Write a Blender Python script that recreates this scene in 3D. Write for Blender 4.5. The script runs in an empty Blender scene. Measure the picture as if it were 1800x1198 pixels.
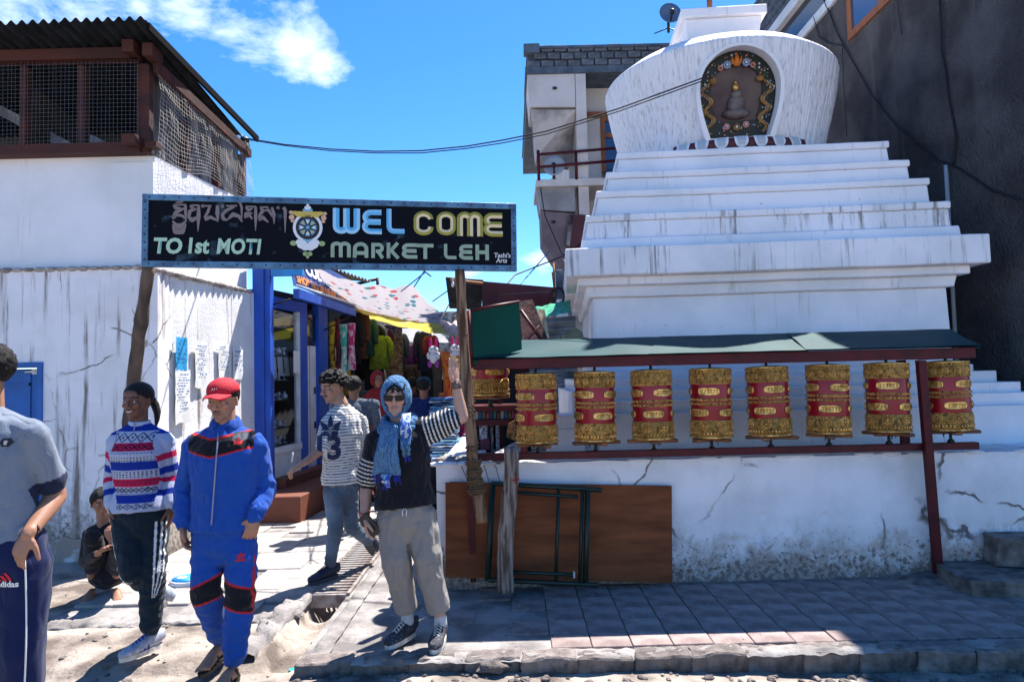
import bpy, bmesh, math, random
import numpy as np
from mathutils import Vector, Matrix, noise
from mathutils.bvhtree import BVHTree
random.seed(7)
V = Vector
PI = math.pi
R = math.radians
SC = bpy.context.scene
COL = SC.collection

# ---------------- camera ----------------
CAMZ = 1.69
PITCH, ROLL = R(2.67), R(1.35)
cam_d = bpy.data.cameras.new('camera')
cam_d.sensor_width = 36.0
cam_d.lens = 24.0
cam_d.clip_start = 0.05
cam_d.clip_end = 3000
cam = bpy.data.objects.new('camera', cam_d)
COL.objects.link(cam)
CM = Matrix.Rotation(R(90) + PITCH, 4, 'X') @ Matrix.Rotation(-ROLL, 4, 'Z')
cam.matrix_world = Matrix.Translation((0, 0, CAMZ)) @ CM
SC.camera = cam
C3 = CM.to_3x3()
CP = V((0, 0, CAMZ))


def ray(px, py):
    return C3 @ V(((px - 900) / 1200, -(py - 599) / 1200, -1))


def W(px, py, Y):
    """point of the place at distance Y ahead"""
    d = ray(px, py)
    return CP + d * (Y / d.y)


def G(px, py, z=0.0):
    d = ray(px, py)
    return CP + d * ((z - CAMZ) / d.z)


# ---------------- light ----------------
SUN_SHIFT = V((-0.325, -0.470, -1.0))          # way the light travels
EXPOSURE = 1.44
SUN_E = math.atan2(1.0, math.hypot(SUN_SHIFT.x, SUN_SHIFT.y))
sun_d = bpy.data.lights.new('sun', 'SUN')
sun_d.energy = 5.0
sun_d.angle = R(0.53)
sun_d.color = (1.0, 0.955, 0.90)
sun = bpy.data.objects.new('sun', sun_d)
COL.objects.link(sun)
sun.rotation_euler = SUN_SHIFT.to_track_quat('-Z', 'Y').to_euler()
sun.location = (6, 6, 20)

world = bpy.data.worlds.new('World')
SC.world = world
world.use_nodes = True
wn, wl = world.node_tree.nodes, world.node_tree.links
wn.clear()
w_out = wn.new('ShaderNodeOutputWorld')
w_bg = wn.new('ShaderNodeBackground')
sky = wn.new('ShaderNodeTexSky')
sky.sky_type = 'NISHITA'
sky.sun_disc = False
sky.sun_elevation = SUN_E
sky.sun_rotation = math.atan2(-SUN_SHIFT.x, -SUN_SHIFT.y)
sky.altitude = 3500
sky.air_density = 1.15
sky.dust_density = 1.7
sky.ozone_density = 3.0
hsv = wn.new('ShaderNodeHueSaturation')
hsv.inputs['Saturation'].default_value = 1.30
hsv.inputs['Hue'].default_value = 0.502
hsv.inputs['Value'].default_value = 1.0
wl.new(sky.outputs[0], hsv.inputs['Color'])
tcn = wn.new('ShaderNodeTexCoord')
mp = wn.new('ShaderNodeMapping')
mp.inputs['Scale'].default_value = (1.0, 1.0, 2.2)
mp.inputs['Rotation'].default_value = (0.0, R(18), 0.0)
wl.new(tcn.outputs['Generated'], mp.inputs['Vector'])
nz = wn.new('ShaderNodeTexNoise')
nz.inputs['Scale'].default_value = 7.5
nz.inputs['Detail'].default_value = 15
nz.inputs['Roughness'].default_value = 0.62
nz.inputs['Distortion'].default_value = 0.25
wl.new(mp.outputs[0], nz.inputs['Vector'])
# where the few clouds of this sky stand: directions and angular sizes
prev = None
for (cx, cy, rad) in ((425, 50, .11), (520, 90, .085), (330, 20, .09), (560, 112, .05), (240, 8, .05), (950, 468, .045), (820, 470, .05), (150, -60, .2), (1250, -500, .35), (-600, 200, .3), (2500, 150, .3)):
    d = ray(cx, cy).normalized()
    vm = wn.new('ShaderNodeVectorMath'); vm.operation = 'DISTANCE'
    nv = wn.new('ShaderNodeVectorMath'); nv.operation = 'NORMALIZE'
    wl.new(tcn.outputs['Generated'], nv.inputs[0])
    wl.new(nv.outputs[0], vm.inputs[0]); vm.inputs[1].default_value = d
    mr = wn.new('ShaderNodeMapRange'); mr.inputs[1].default_value = rad; mr.inputs[2].default_value = 0.0
    mr.inputs[3].default_value = 0.0; mr.inputs[4].default_value = 1.0
    wl.new(vm.outputs['Value'], mr.inputs[0])
    if prev is None:
        prev = mr.outputs[0]
    else:
        mx = wn.new('ShaderNodeMath'); mx.operation = 'MAXIMUM'
        wl.new(prev, mx.inputs[0]); wl.new(mr.outputs[0], mx.inputs[1]); prev = mx.outputs[0]
ad = wn.new('ShaderNodeMath'); ad.operation = 'MULTIPLY_ADD'
wl.new(prev, ad.inputs[0]); ad.inputs[1].default_value = 0.38; wl.new(nz.outputs['Fac'], ad.inputs[2])
mr2 = wn.new('ShaderNodeMapRange'); mr2.inputs[1].default_value = 0.69; mr2.inputs[2].default_value = 1.02; mr2.inputs[4].default_value = 0.9
wl.new(ad.outputs[0], mr2.inputs[0])
mixc = wn.new('ShaderNodeMixRGB')
wl.new(mr2.outputs[0], mixc.inputs[0]); wl.new(hsv.outputs[0], mixc.inputs[1])
mixc.inputs[2].default_value = (6.0, 6.6, 7.4, 1)
wl.new(mixc.outputs[0], w_bg.inputs['Color'])
w_bg.inputs['Strength'].default_value = 0.108
wl.new(w_bg.outputs[0], w_out.inputs[0])
SC.view_settings.view_transform = 'Standard'
SC.view_settings.look = 'None'
SC.view_settings.exposure = EXPOSURE
SC.view_settings.gamma = 1.0
SC.view_settings.use_curve_mapping = False
SC.cycles.max_bounces = 6
SC.cycles.diffuse_bounces = 3
SC.cycles.glossy_bounces = 3
SC.cycles.transparent_max_bounces = 12


# ---------------- materials ----------------
MATS = {}


def lin(c):
    """accepts '#rrggbb' or a linear triple"""
    if isinstance(c, str):
        v = [int(c[i:i + 2], 16) / 255 for i in (1, 3, 5)]
        return tuple(x / 12.92 if x <= .04045 else ((x + .055) / 1.055) ** 2.4 for x in v)
    return tuple(c)


def M(name, col=(.5, .5, .5), rough=.75, metal=0.0, col2=None, scale=6, detail=6, lo=.4, hi=.62, stretch=(1, 1, 1),
      bump=0.0, bscale=60, bstretch=(1, 1, 1), spec=.4, attr=None, crack=None, trans=0.0, streak=None, dirt=None, sheen=0.0, rnd=0.0, spots=None, voro=0):
    """procedural surface: base colour, second colour by noise, optional vertical streaks, dirt near the ground, spots"""
    if name in MATS:
        return MATS[name]
    m = bpy.data.materials.new(name)
    m.use_nodes = True
    n, l = m.node_tree.nodes, m.node_tree.links
    b = n['Principled BSDF']
    b.inputs['Roughness'].default_value = rough
    b.inputs['Metallic'].default_value = metal
    b.inputs['Specular IOR Level'].default_value = spec
    if trans:
        b.inputs['Transmission Weight'].default_value = trans
        b.inputs['IOR'].default_value = 1.3
    if sheen:
        b.inputs['Sheen Weight'].default_value = sheen
    tc = n.new('ShaderNodeTexCoord')

    def noi(sc, st, det=6, rg=.55):
        mpn = n.new('ShaderNodeMapping')
        mpn.inputs['Scale'].default_value = st
        l.new(tc.outputs['Object'], mpn.inputs['Vector'])
        x = n.new('ShaderNodeTexNoise')
        x.inputs['Scale'].default_value = sc
        x.inputs['Detail'].default_value = det
        x.inputs['Roughness'].default_value = rg
        l.new(mpn.outputs[0], x.inputs['Vector'])
        return x.outputs['Fac']

    def rmp(src, a, c):
        x = n.new('ShaderNodeMapRange')
        x.inputs[1].default_value = a
        x.inputs[2].default_value = c
        l.new(src, x.inputs[0])
        return x.outputs[0]

    def mix(fac, c1, c2, mode='MIX'):
        x = n.new('ShaderNodeMixRGB')
        x.blend_type = mode
        if isinstance(fac, float): x.inputs[0].default_value = fac
        else: l.new(fac, x.inputs[0])
        for i, c in ((1, c1), (2, c2)):
            if isinstance(c, tuple): x.inputs[i].default_value = (*c[:3], 1)
            else: l.new(c, x.inputs[i])
        return x.outputs[0]

    def mul(a_, b_):
        x = n.new('ShaderNodeMath'); x.operation = 'MULTIPLY'
        for i, c in ((0, a_), (1, b_)):
            if isinstance(c, float): x.inputs[i].default_value = c
            else: l.new(c, x.inputs[i])
        return x.outputs[0]

    base = lin(col)
    if attr:
        at = n.new('ShaderNodeAttribute')
        at.attribute_name = attr
        base = at.outputs['Color']
    if col2 is not None:
        base = mix(rmp(noi(scale, stretch, detail), lo, hi), base, lin(col2))
    if streak:      # (colour, scale, threshold low, high)
        sc_, s0, s1 = streak[1], streak[2], streak[3]
        f = mul(rmp(noi(sc_, (1, 1, .05), 8, .7), s0, s1), rmp(noi(1.3, (1, 1, 1), 3), .34, .52))
        base = mix(f, base, lin(streak[0]))
    if crack:       # (colour, scale, mask low, mask high)
        vt_ = n.new('ShaderNodeTexVoronoi'); vt_.feature = 'DISTANCE_TO_EDGE'; vt_.inputs['Scale'].default_value = crack[1]
        wv = n.new('ShaderNodeMixRGB'); wv.inputs[0].default_value = .12
        nn_ = n.new('ShaderNodeTexNoise'); nn_.inputs['Scale'].default_value = 5; nn_.inputs['Detail'].default_value = 6
        l.new(tc.outputs['Object'], nn_.inputs['Vector']); l.new(tc.outputs['Object'], wv.inputs[1]); l.new(nn_.outputs['Color'], wv.inputs[2]); l.new(wv.outputs[0], vt_.inputs['Vector'])
        f = mul(rmp(vt_.outputs['Distance'], .014, .004), rmp(noi(1.7, (1, 1, 1), 4), crack[2], crack[3]))
        base = mix(f, base, lin(crack[0]))
    if spots:       # (colour, scale, threshold)
        base = mix(rmp(noi(spots[1], (1, 1, 1), 3, .5), spots[2], spots[2] + .04), base, lin(spots[0]))
    if dirt:        # (colour, z low, z high): splashed dirt above the ground
        sx = n.new('ShaderNodeSeparateXYZ')
        ge = n.new('ShaderNodeNewGeometry')
        l.new(ge.outputs['Position'], sx.inputs[0])
        f1 = n.new('ShaderNodeMapRange')
        f1.inputs[1].default_value = dirt[2]
        f1.inputs[2].default_value = dirt[1]
        l.new(sx.outputs['Z'], f1.inputs[0])
        a2 = n.new('ShaderNodeMath'); a2.operation = 'MULTIPLY_ADD'
        l.new(f1.outputs[0], a2.inputs[0]); a2.inputs[1].default_value = .50
        l.new(noi(4.5, (1, 1, .8), 14, .75), a2.inputs[2])
        base = mix(rmp(a2.outputs[0], .66, .90), base, lin(dirt[0]))
        a3 = n.new('ShaderNodeMath'); a3.operation = 'MULTIPLY_ADD'
        l.new(f1.outputs[0], a3.inputs[0]); a3.inputs[1].default_value = .30
        l.new(noi(26, (1, 1, 1), 8, .7), a3.inputs[2])
        base = mix(rmp(a3.outputs[0], .70, .80), base, tuple(.45 * q_ for q_ in lin(dirt[0])))
    if rnd:
        oi = n.new('ShaderNodeObjectInfo')
        mr_ = n.new('ShaderNodeMapRange')
        mr_.inputs[3].default_value = 1 - rnd
        mr_.inputs[4].default_value = 1 + rnd * .4
        l.new(oi.outputs['Random'], mr_.inputs[0])
        cmb = n.new('ShaderNodeCombineColor')
        for i in range(3): l.new(mr_.outputs[0], cmb.inputs[i])
        base = mix(1.0, base, cmb.outputs[0], 'MULTIPLY')
    if isinstance(base, tuple): b.inputs['Base Color'].default_value = (*base[:3], 1)
    else: l.new(base, b.inputs['Base Color'])
    if bump:
        bp = n.new('ShaderNodeBump')
        bp.inputs['Strength'].default_value = min(1.0, bump)
        bp.inputs['Distance'].default_value = .02 * max(1, bump)
        if voro:
            vt = n.new('ShaderNodeTexVoronoi')
            vt.inputs['Scale'].default_value = voro
            l.new(tc.outputs['Object'], vt.inputs['Vector'])
            mm = n.new('ShaderNodeMath'); mm.operation = 'ADD'
            l.new(vt.outputs['Distance'], mm.inputs[0])
            l.new(noi(bscale, bstretch, 5, .6), mm.inputs[1])
            l.new(mm.outputs[0], bp.inputs['Height'])
        else:
            l.new(noi(bscale, bstretch, 6, .65), bp.inputs['Height'])
        l.new(bp.outputs[0], b.inputs['Normal'])
    MATS[name] = m
    return m


# ---------------- mesh builder ----------------
class MB:
    def __init__(s):
        s.v, s.f, s.m, s.sm = [], [], [], []

    def add(s, vs, fs, mi=0, smooth=False):
        o = len(s.v)
        s.v.extend([tuple(x) for x in vs])
        for f in fs:
            s.f.append(tuple(i + o for i in f)); s.m.append(mi); s.sm.append(smooth)
        return s

    def box(s, a, b, mi=0, mat=None):
        x0, y0, z0 = a; x1, y1, z1 = b
        vs = [V((x, y, z)) for x in (x0, x1) for y in (y0, y1) for z in (z0, z1)]
        if mat is not None: vs = [mat @ v for v in vs]
        return s.add(vs, [(0, 1, 3, 2), (4, 6, 7, 5), (0, 4, 5, 1), (2, 3, 7, 6), (0, 2, 6, 4), (1, 5, 7, 3)], mi)

    def cbox(s, c, size, mi=0, mat=None, bev=0.0):
        h = V(size) / 2
        if bev <= 0: return s.box(V(c) - h, V(c) + h, mi, mat)
        bm = bmesh.new()
        bmesh.ops.create_cube(bm, size=1.0)
        bmesh.ops.scale(bm, vec=size, verts=bm.verts)
        bmesh.ops.bevel(bm, geom=list(bm.edges), offset=bev, segments=1, affect='EDGES')
        bmesh.ops.translate(bm, vec=c, verts=bm.verts)
        vs = [v.co.copy() for v in bm.verts]
        if mat is not None: vs = [mat @ v for v in vs]
        fs = [[v.index for v in f.verts] for f in bm.faces]
        bm.free()
        return s.add(vs, fs, mi)

    def hexa(s, p, mi=0):
        """8 corners: bottom 4 round, top 4 round"""
        return s.add(p, [(3, 2, 1, 0), (4, 5, 6, 7), (0, 1, 5, 4), (1, 2, 6, 5), (2, 3, 7, 6), (3, 0, 4, 7)], mi)

    def slab(s, quad, t, mi=0):
        """quad with thickness t along its normal (away from it)"""
        q = [V(x) for x in quad]
        nn = (q[1] - q[0]).cross(q[3] - q[0]).normalized() * t
        return s.hexa(q + [x + nn for x in q], mi)

    def poly(s, pts, t, mi=0):
        """flat polygon extruded by vector t"""
        k = len(pts); t = V(t)
        a = [V(p) for p in pts]
        vs = a + [p + t for p in a]
        fs = [tuple(range(k - 1, -1, -1)), tuple(range(k, 2 * k))] + [(i, (i + 1) % k, (i + 1) % k + k, i + k) for i in range(k)]
        return s.add(vs, fs, mi)

    def tube(s, pts, rad, n=10, mi=0, side=None, cap=True, smooth=True, round_=False):
        """swept tube; rad is a number, a list or a list of (half width, half depth)"""
        pts = [V(p) for p in pts]
        k = len(pts)
        if not isinstance(rad, (list, tuple)): rad = [rad] * k
        rad = [(r, r) if not isinstance(r, (list, tuple)) else r for r in rad]
        if round_:
            d0 = (pts[0] - pts[1]).normalized(); d1 = (pts[-1] - pts[-2]).normalized()
            r0, r1 = rad[0], rad[-1]
            m0, m1 = min(r0), min(r1)
            pts = [pts[0] + d0 * m0 * .95, pts[0] + d0 * m0 * .7] + pts + [pts[-1] + d1 * m1 * .7, pts[-1] + d1 * m1 * .95]
            rad = [(r0[0] * .3, r0[1] * .3), (r0[0] * .7, r0[1] * .7)] + rad + [(r1[0] * .7, r1[1] * .7), (r1[0] * .3, r1[1] * .3)]
            k += 4
        vs, fs = [], []
        prevx = V(side) if side is not None else None
        for i in range(k):
            t = (pts[min(i + 1, k - 1)] - pts[max(i - 1, 0)])
            t = t.normalized() if t.length > 1e-9 else V((0, 0, 1))
            if prevx is None:
                prevx = t.cross(V((0, 0, 1)))
                if prevx.length < .1: prevx = t.cross(V((0, 1, 0)))
            if side is not None: prevx = V(side)
            x = prevx - t * prevx.dot(t)
            x.normalize()
            prevx = x
            y = t.cross(x)
            for j in range(n):
                a = 2 * PI * j / n
                vs.append(pts[i] + x * math.cos(a) * rad[i][0] + y * math.sin(a) * rad[i][1])
        for i in range(k - 1):
            for j in range(n):
                fs.append((i * n + j, i * n + (j + 1) % n, (i + 1) * n + (j + 1) % n, (i + 1) * n + j))
        if cap:
            fs.append(tuple(range(n - 1, -1, -1)))
            fs.append(tuple(range((k - 1) * n, k * n)))
        return s.add(vs, fs, mi, smooth)

    def lathe(s, prof, n=32, c=(0, 0, 0), mi=0, smooth=True, closed=False):
        c = V(c)
        vs, fs = [], []
        k = len(prof)
        for (r, z) in prof:
            for j in range(n):
                a = 2 * PI * j / n
                vs.append(c + V((r * math.cos(a), r * math.sin(a), z)))
        for i in range(k - 1):
            for j in range(n):
                fs.append((i * n + j, i * n + (j + 1) % n, (i + 1) * n + (j + 1) % n, (i + 1) * n + j))
        if not closed:
            fs.append(tuple(range(n - 1, -1, -1)))
            fs.append(tuple(range((k - 1) * n, k * n)))
        return s.add(vs, fs, mi, smooth)

    def ell(s, c, r, mi=0, rot=None, nu=14, nv=9):
        vs, fs = [], []
        c = V(c)
        r = V(r) if isinstance(r, (tuple, list, Vector)) else V((r, r, r))
        for i in range(nv + 1):
            th = PI * i / nv
            for j in range(nu):
                a = 2 * PI * j / nu
                p = V((r.x * math.sin(th) * math.cos(a), r.y * math.sin(th) * math.sin(a), r.z * math.cos(th)))
                if rot is not None: p = rot @ p
                vs.append(c + p)
        for i in range(nv):
            for j in range(nu):
                q = (i * nu + j, (i + 1) * nu + j, (i + 1) * nu + (j + 1) % nu, i * nu + (j + 1) % nu)
                fs.append(q)
        return s.add(vs, fs, mi, True)

    def grid(s, fn, nu, nv, mi=0, smooth=True):
        vs = [fn(i / nu, j / nv) for i in range(nu + 1) for j in range(nv + 1)]
        fs = [(i * (nv + 1) + j, (i + 1) * (nv + 1) + j, (i + 1) * (nv + 1) + j + 1, i * (nv + 1) + j + 1) for i in range(nu) for j in range(nv)]
        return s.add(vs, fs, mi, smooth)

    def mesh(s, name='mesh'):
        me = bpy.data.meshes.new(name)
        me.from_pydata(s.v, [], s.f)
        me.polygons.foreach_set('material_index', s.m)
        me.polygons.foreach_set('use_smooth', s.sm)
        me.update()
        return me

    def build(s, name, mats, parent=None, local=False, bevel=0.0, weld=False):
        me = s.mesh(name)
        if weld:
            bm = bmesh.new(); bm.from_mesh(me)
            bmesh.ops.remove_doubles(bm, verts=bm.verts, dist=1e-5)
            bm.to_mesh(me); bm.free()
        return link(name, me, mats, parent, local, bevel)


def link(name, me, mats, parent=None, local=False, bevel=0.0):
    if not isinstance(mats, (list, tuple)): mats = [mats]
    for m in mats: me.materials.append(m)
    if parent is not None and not local:
        me.transform(world_of(parent).inverted())
    o = bpy.data.objects.new(name, me)
    COL.objects.link(o)
    if parent is not None: o.parent = parent
    if bevel:
        bv = o.modifiers.new('bevel', 'BEVEL'); bv.width = bevel; bv.segments = 1; bv.limit_method = 'ANGLE'
    return o


def world_of(o):
    m = Matrix.Identity(4)
    while o is not None:
        m = o.matrix_basis @ m
        o = o.parent
    return m


def thing(name, label, cat, loc=(0, 0, 0), rz=0.0, group=None):
    o = bpy.data.objects.new(name, None)
    COL.objects.link(o)
    o.empty_display_size = .1
    o.location = loc
    o.rotation_euler = (0, 0, rz)
    o['label'] = label; o['category'] = cat
    if group: o['group'] = group
    return o


def tag(o, label, cat, group=None):
    o['label'] = label; o['category'] = cat
    if group: o['group'] = group
    return o


def struct(o):
    o['kind'] = 'structure'
    return o


def stuff(o):
    o['kind'] = 'stuff'
    return o


def copy_tree(o, parent=None):
    c = o.copy(); COL.objects.link(c)
    if parent is not None: c.parent = parent
    for ch in [x for x in COL.objects if x.parent == o]:
        copy_tree(ch, c)
    return c


def text_mesh(s, size=1.0, bold=0.0, shear=0.0, ext=0.0, spacing=1.0, align='CENTER'):
    cu = bpy.data.curves.new('lettering', 'FONT')
    cu.body = s; cu.size = size; cu.offset = bold; cu.shear = shear; cu.extrude = ext
    cu.space_character = spacing
    cu.align_x = align; cu.align_y = 'CENTER'
    cu.resolution_u = 3
    o = bpy.data.objects.new('lettering', cu)
    COL.objects.link(o)
    dg = bpy.context.evaluated_depsgraph_get()
    me = bpy.data.meshes.new_from_object(o.evaluated_get(dg))
    bpy.data.objects.remove(o)
    bpy.data.curves.remove(cu)
    return me


def frame(o, x, y):
    """matrix with origin o and axes x, y (z = x cross y)"""
    x = V(x).normalized(); y = V(y); y = (y - x * y.dot(x)).normalized(); z = x.cross(y)
    m = Matrix((x, y, z)).transposed().to_4x4()
    m.translation = V(o)
    return m


def lerp(a, b, t): return a + (b - a) * t


def nz3(p, s=1.0): return noise.noise(V(p) * s)

# ---------------- palette ----------------
mPLA = M('white_plaster_wall', (.82, .785, .80), .85, col2=(.66, .64, .62), scale=2.2, lo=.45, hi=.75, bump=.25, bscale=35, crack=((.2, .16, .14), 1.6, .50, .60),
         streak=((.20, .165, .15), 9.0, .53, .64), dirt=((.30, .26, .23), -.1, 1.0), spots=((.22, .17, .13), 9, .74))
mPLB = M('clean_white_plaster', (.82, .785, .80), .85, col2=(.70, .69, .69), scale=1.2, bump=.15, bscale=30,
         streak=((.45, .42, .40), 4.0, .60, .72))
mLOW = M('worn_white_plaster', (.82, .785, .80), .85, crack=((.16, .13, .12), 1.3, .47, .56), col2=(.66, .64, .64), scale=2.0, bump=.35, bscale=28,
         dirt=((.36, .29, .25), -.05, .58), spots=((.35, .3, .27), 13, .76))
mSTU = M('stupa_whitewash', (.84, .805, .82), .8, col2=(.70, .70, .72), scale=1.5, bump=.18, bscale=40,
         streak=((.50, .47, .45), 11.0, .58, .70), spots=((.18, .17, .14), 26, .745))
mSTD = M('dripped_whitewash', (.84, .805, .82), .8, col2=(.70, .69, .70), scale=1.5, bump=.25, bscale=30, streak=((.26, .235, .22), 15.0, .54, .66), spots=((.18, .17, .14), 26, .73))
mDOME = M('dome_whitewash', (.84, .805, .82), .8, col2=(.56, .54, .53), scale=42, stretch=(1, 1, .02), lo=.52, hi=.66, bump=1.0, bscale=30, bstretch=(1, 1, .03))  # thin dark streaks put the grooves' shadow lines into the colour
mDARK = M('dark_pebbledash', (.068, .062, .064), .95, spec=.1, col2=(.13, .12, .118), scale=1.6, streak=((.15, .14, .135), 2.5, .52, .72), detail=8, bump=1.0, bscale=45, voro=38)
mCONC = M('concrete_grey', (.30, .275, .26), .9, col2=(.15, .135, .13), scale=4, detail=9, bump=.7, bscale=30, spots=((.08, .07, .06), 18, .70))
mKERB = M('kerb_stone', (.24, .20, .18), .92, col2=(.07, .06, .055), scale=9, detail=9, lo=.36, hi=.66, bump=.9, bscale=28, rnd=.25)
mTILE = M('paving_tile', (.36, .285, .265), .9, spec=.1, col2=(.22, .165, .155), scale=5, detail=9, bump=.3, bscale=50, rnd=.16, spots=((.55, .5, .46), 30, .72))
mTILEL = M('pale_paving_tile', (.40, .37, .34), .9, col2=(.30, .27, .25), scale=4, bump=.4, bscale=45, rnd=.14)
mDIRT = M('dirt_ground', (.37, .315, .27), .97, spec=.1, col2=(.13, .105, .09), scale=3.4, detail=14, lo=.40, hi=.64, bump=1.0, bscale=24, spots=((.12, .1, .09), 26, .70))
mRED = M('dark_red_paint', (.085, .006, .011), .5, spec=.25, col2=(.05, .005, .008), scale=7, spots=((.3, .2, .18), 34, .78))
mREDW = M('maroon_sheet', (.10, .015, .022), .55, col2=(.06, .01, .015), scale=2, bump=.1)
mTEAL = M('teal_roof_sheet', (.011, .058, .060), .6, spec=.12, col2=(.008, .045, .048), scale=2.0, bump=.12, bscale=4, spots=((.4, .4, .4), 30, .80))
mGRN = M('dark_green_sheet', (.004, .050, .034), .6, spec=.1, col2=(.005, .065, .045), scale=1.3, bump=.1, bscale=3)
mBRN = M('brown_painted_wood', (.075, .018, .011), .75, col2=(.04, .011, .008), scale=5, stretch=(.2, 1, 1), bump=.3, bscale=30)
mWOODP = M('weathered_pole_wood', (.30, .185, .115), .9, spec=.1, col2=(.085, .048, .03), scale=38, stretch=(1, 1, .07), lo=.42, hi=.60, bump=1.0, bscale=60, bstretch=(1, 1, .07), spots=((.05, .03, .02), 16, .70))
mWOODG = M('grey_log_wood', (.33, .27, .235), .9, spec=.1, col2=(.10, .075, .06), scale=42, stretch=(1, 1, .05), lo=.42, hi=.6, bump=1.0, bscale=70, bstretch=(1, 1, .05))
mPLY = M('plywood_brown', (.23, .070, .024), .65, spec=.15, col2=(.12, .034, .012), scale=7.0, stretch=(.3, 1, 1.9), detail=9, lo=.35, hi=.68, bump=.12, bscale=40, bstretch=(.2, 1, 2))
mBLACKM = M('black_iron', (.012, .016, .014), .5, bump=.2, bscale=60)
mGREENM = M('dark_green_iron', (.008, .022, .016), .45, bump=.2)
mCORR = M('corrugated_zinc_dark', (.03, .035, .045), .6, .3, spec=.2, col2=(.015, .018, .02), scale=6, bump=.1)
mCORL = M('corrugated_zinc', (.25, .29, .34), .45, .4, col2=(.12, .13, .15), scale=5, bump=.1)
mBLU = M('blue_painted_wood', (.010, .085, .48), .5, col2=(.008, .06, .34), scale=6, stretch=(1, 1, .3), bump=.2, spots=((.2, .22, .3), 30, .80))
mBLUL = M('light_blue_panel', (.02, .25, .62), .55, col2=(.02, .20, .5), scale=3)
mBLUD = M('blue_door_paint', (.010, .12, .42), .5, col2=(.008, .09, .32), scale=5, spots=((.25, .2, .2), 24, .78))
mWHT = M('white_paint', (.72, .72, .73), .6, col2=(.6, .6, .6), scale=5)
mSTEPR = M('red_painted_cement', (.15, .040, .020), .7, col2=(.14, .05, .035), scale=5, bump=.3, spots=((.5, .45, .4), 22, .76))
mROPE = M('coir_rope', (.20, .12, .06), .95, col2=(.10, .06, .03), scale=60, bump=.8, bscale=120)
mWIRE = M('black_cable', (.01, .01, .012), .6)
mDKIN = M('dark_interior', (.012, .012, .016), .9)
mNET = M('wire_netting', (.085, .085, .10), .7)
mCURT = M('shaded_curtain', (.34, .30, .28), .9, col2=(.10, .085, .08), scale=5, stretch=(1, 1, .2), lo=.42, hi=.56, bump=.3)  # dark vertical streaks paint varied shading into the cloth
mGLASS = M('dark_glass', (.01, .02, .04), .08, spec=.6)
mBLUEDISH = M('dish_blue_grey', (.10, .14, .22), .5)
mOCHW = M('ochre_window_wood', (.32, .11, .035), .65, col2=(.2, .07, .03), scale=8, stretch=(1, 1, .2))
mSLATE = M('slate_blue_band', (.10, .13, .17), .85, col2=(.06, .08, .10), scale=6, bump=.4)
mBRICK = M('grey_mud_brick', (.16, .17, .19), .9, col2=(.09, .10, .12), scale=8, bump=.6, bscale=25, rnd=.25)
mCREAM = M('cream_render', (.62, .57, .54), .85, col2=(.50, .45, .42), scale=1.5, bump=.2)
mPATCHED = M('dark_patched_render', (.50, .45, .43), .9, col2=(.03, .022, .02), scale=.8, lo=.46, hi=.62)  # large near-black patches by noise on pale render
mGOLD = M('brass_plate', (.84, .45, .115), .40, .7, rnd=.22, col2=(.30, .15, .04), scale=34, detail=4, lo=.46, hi=.66, bump=1.0, bscale=70, voro=90)
mGOLDP = M('polished_brass', (.98, .58, .19), .36, .7, rnd=.2, col2=(.42, .23, .06), scale=20, bump=.3, bscale=40)
mLACQ = M('red_lacquer', (.30, .004, .014), .30, spec=.4, col2=(.22, .003, .01), scale=4)
mTRAY = M('varnished_wood', (.22, .085, .03), .5, col2=(.08, .03, .012), scale=9, stretch=(.2, 1, 1))


# ---------------- ground ----------------
def ground_z(x, y):
    n1 = nz3((x, y, 0), .9) * .024 + nz3((x, y, 3), 3.1) * .018 + nz3((x, y, 5), 9) * .008
    z = -.055 - .022 * max(0, x)
    if y > 4.2:
        if x < -1.62:
            t = min(1, (y - 4.2) / .5)
            z = lerp(-.055, -.012, t)
            if x > -3.6 and y > 4.86: z = -.03; n1 *= .35
        elif x < -1.33:
            z = -.15 + .03 * math.sin(y * 3) - min(.12, max(0, y - 5.2) * .3) + .05 * nz3((x * 9, y * 9, 2))
            e = min(x + 1.62, -1.33 - x)
            if e < .07: z += (.07 - e) * 1.5
        else:
            z = -.09
            n1 *= .2
    elif y > 3.95:
        z -= .02
    if y > 9: n1 *= .5
    return z + n1


xs = [-14, -10, -8, -7, -6, -5.4] + [-5 + .05 * i for i in range(201)] + [5.4, 6, 7, 9, 14]
ys = [-6, -3, -1, .5, 1.5, 2.0] + [2.4 + .045 * i for i in range(150)] + [9.4 + .3 * i for i in range(60)]
vs = []
for x in xs:
    for y in ys:
        zz = ground_z(x, y)
        if x in (-14, 14) or y in (-6,) or y > 27: zz = -.45
        vs.append((x, y, zz))
ny = len(ys)
fs = [(i * ny + j, (i + 1) * ny + j, (i + 1) * ny + j + 1, i * ny + j + 1) for i in range(len(xs) - 1) for j in range(ny - 1)]
b = MB(); b.add(vs, fs, 0, True)
street = struct(b.build('street', mDIRT))
b = MB(); b.add([(-900, -900, -.40), (900, -900, -.40), (900, 900, -.40), (-900, 900, -.40)], [(0, 1, 2, 3)])
struct(b.build('ground', M('far_dirt', (.32, .28, .24), .97, col2=(.22, .19, .16), scale=.3)))

# right pavement: cement bed, tiles, kerb stones
b = MB()
b.box((-1.33, 4.22, -.25), (6.5, 12.0, -.012))
pav = struct(b.build('pavement', mCONC))
tb = MB(); tb.cbox((0, 0, -.02), (.244, .224, .04), bev=.004)
for q in range(1, 3): pass
tile_me = tb.mesh('paving_tile'); tile_me.materials.append(mTILE)


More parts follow.
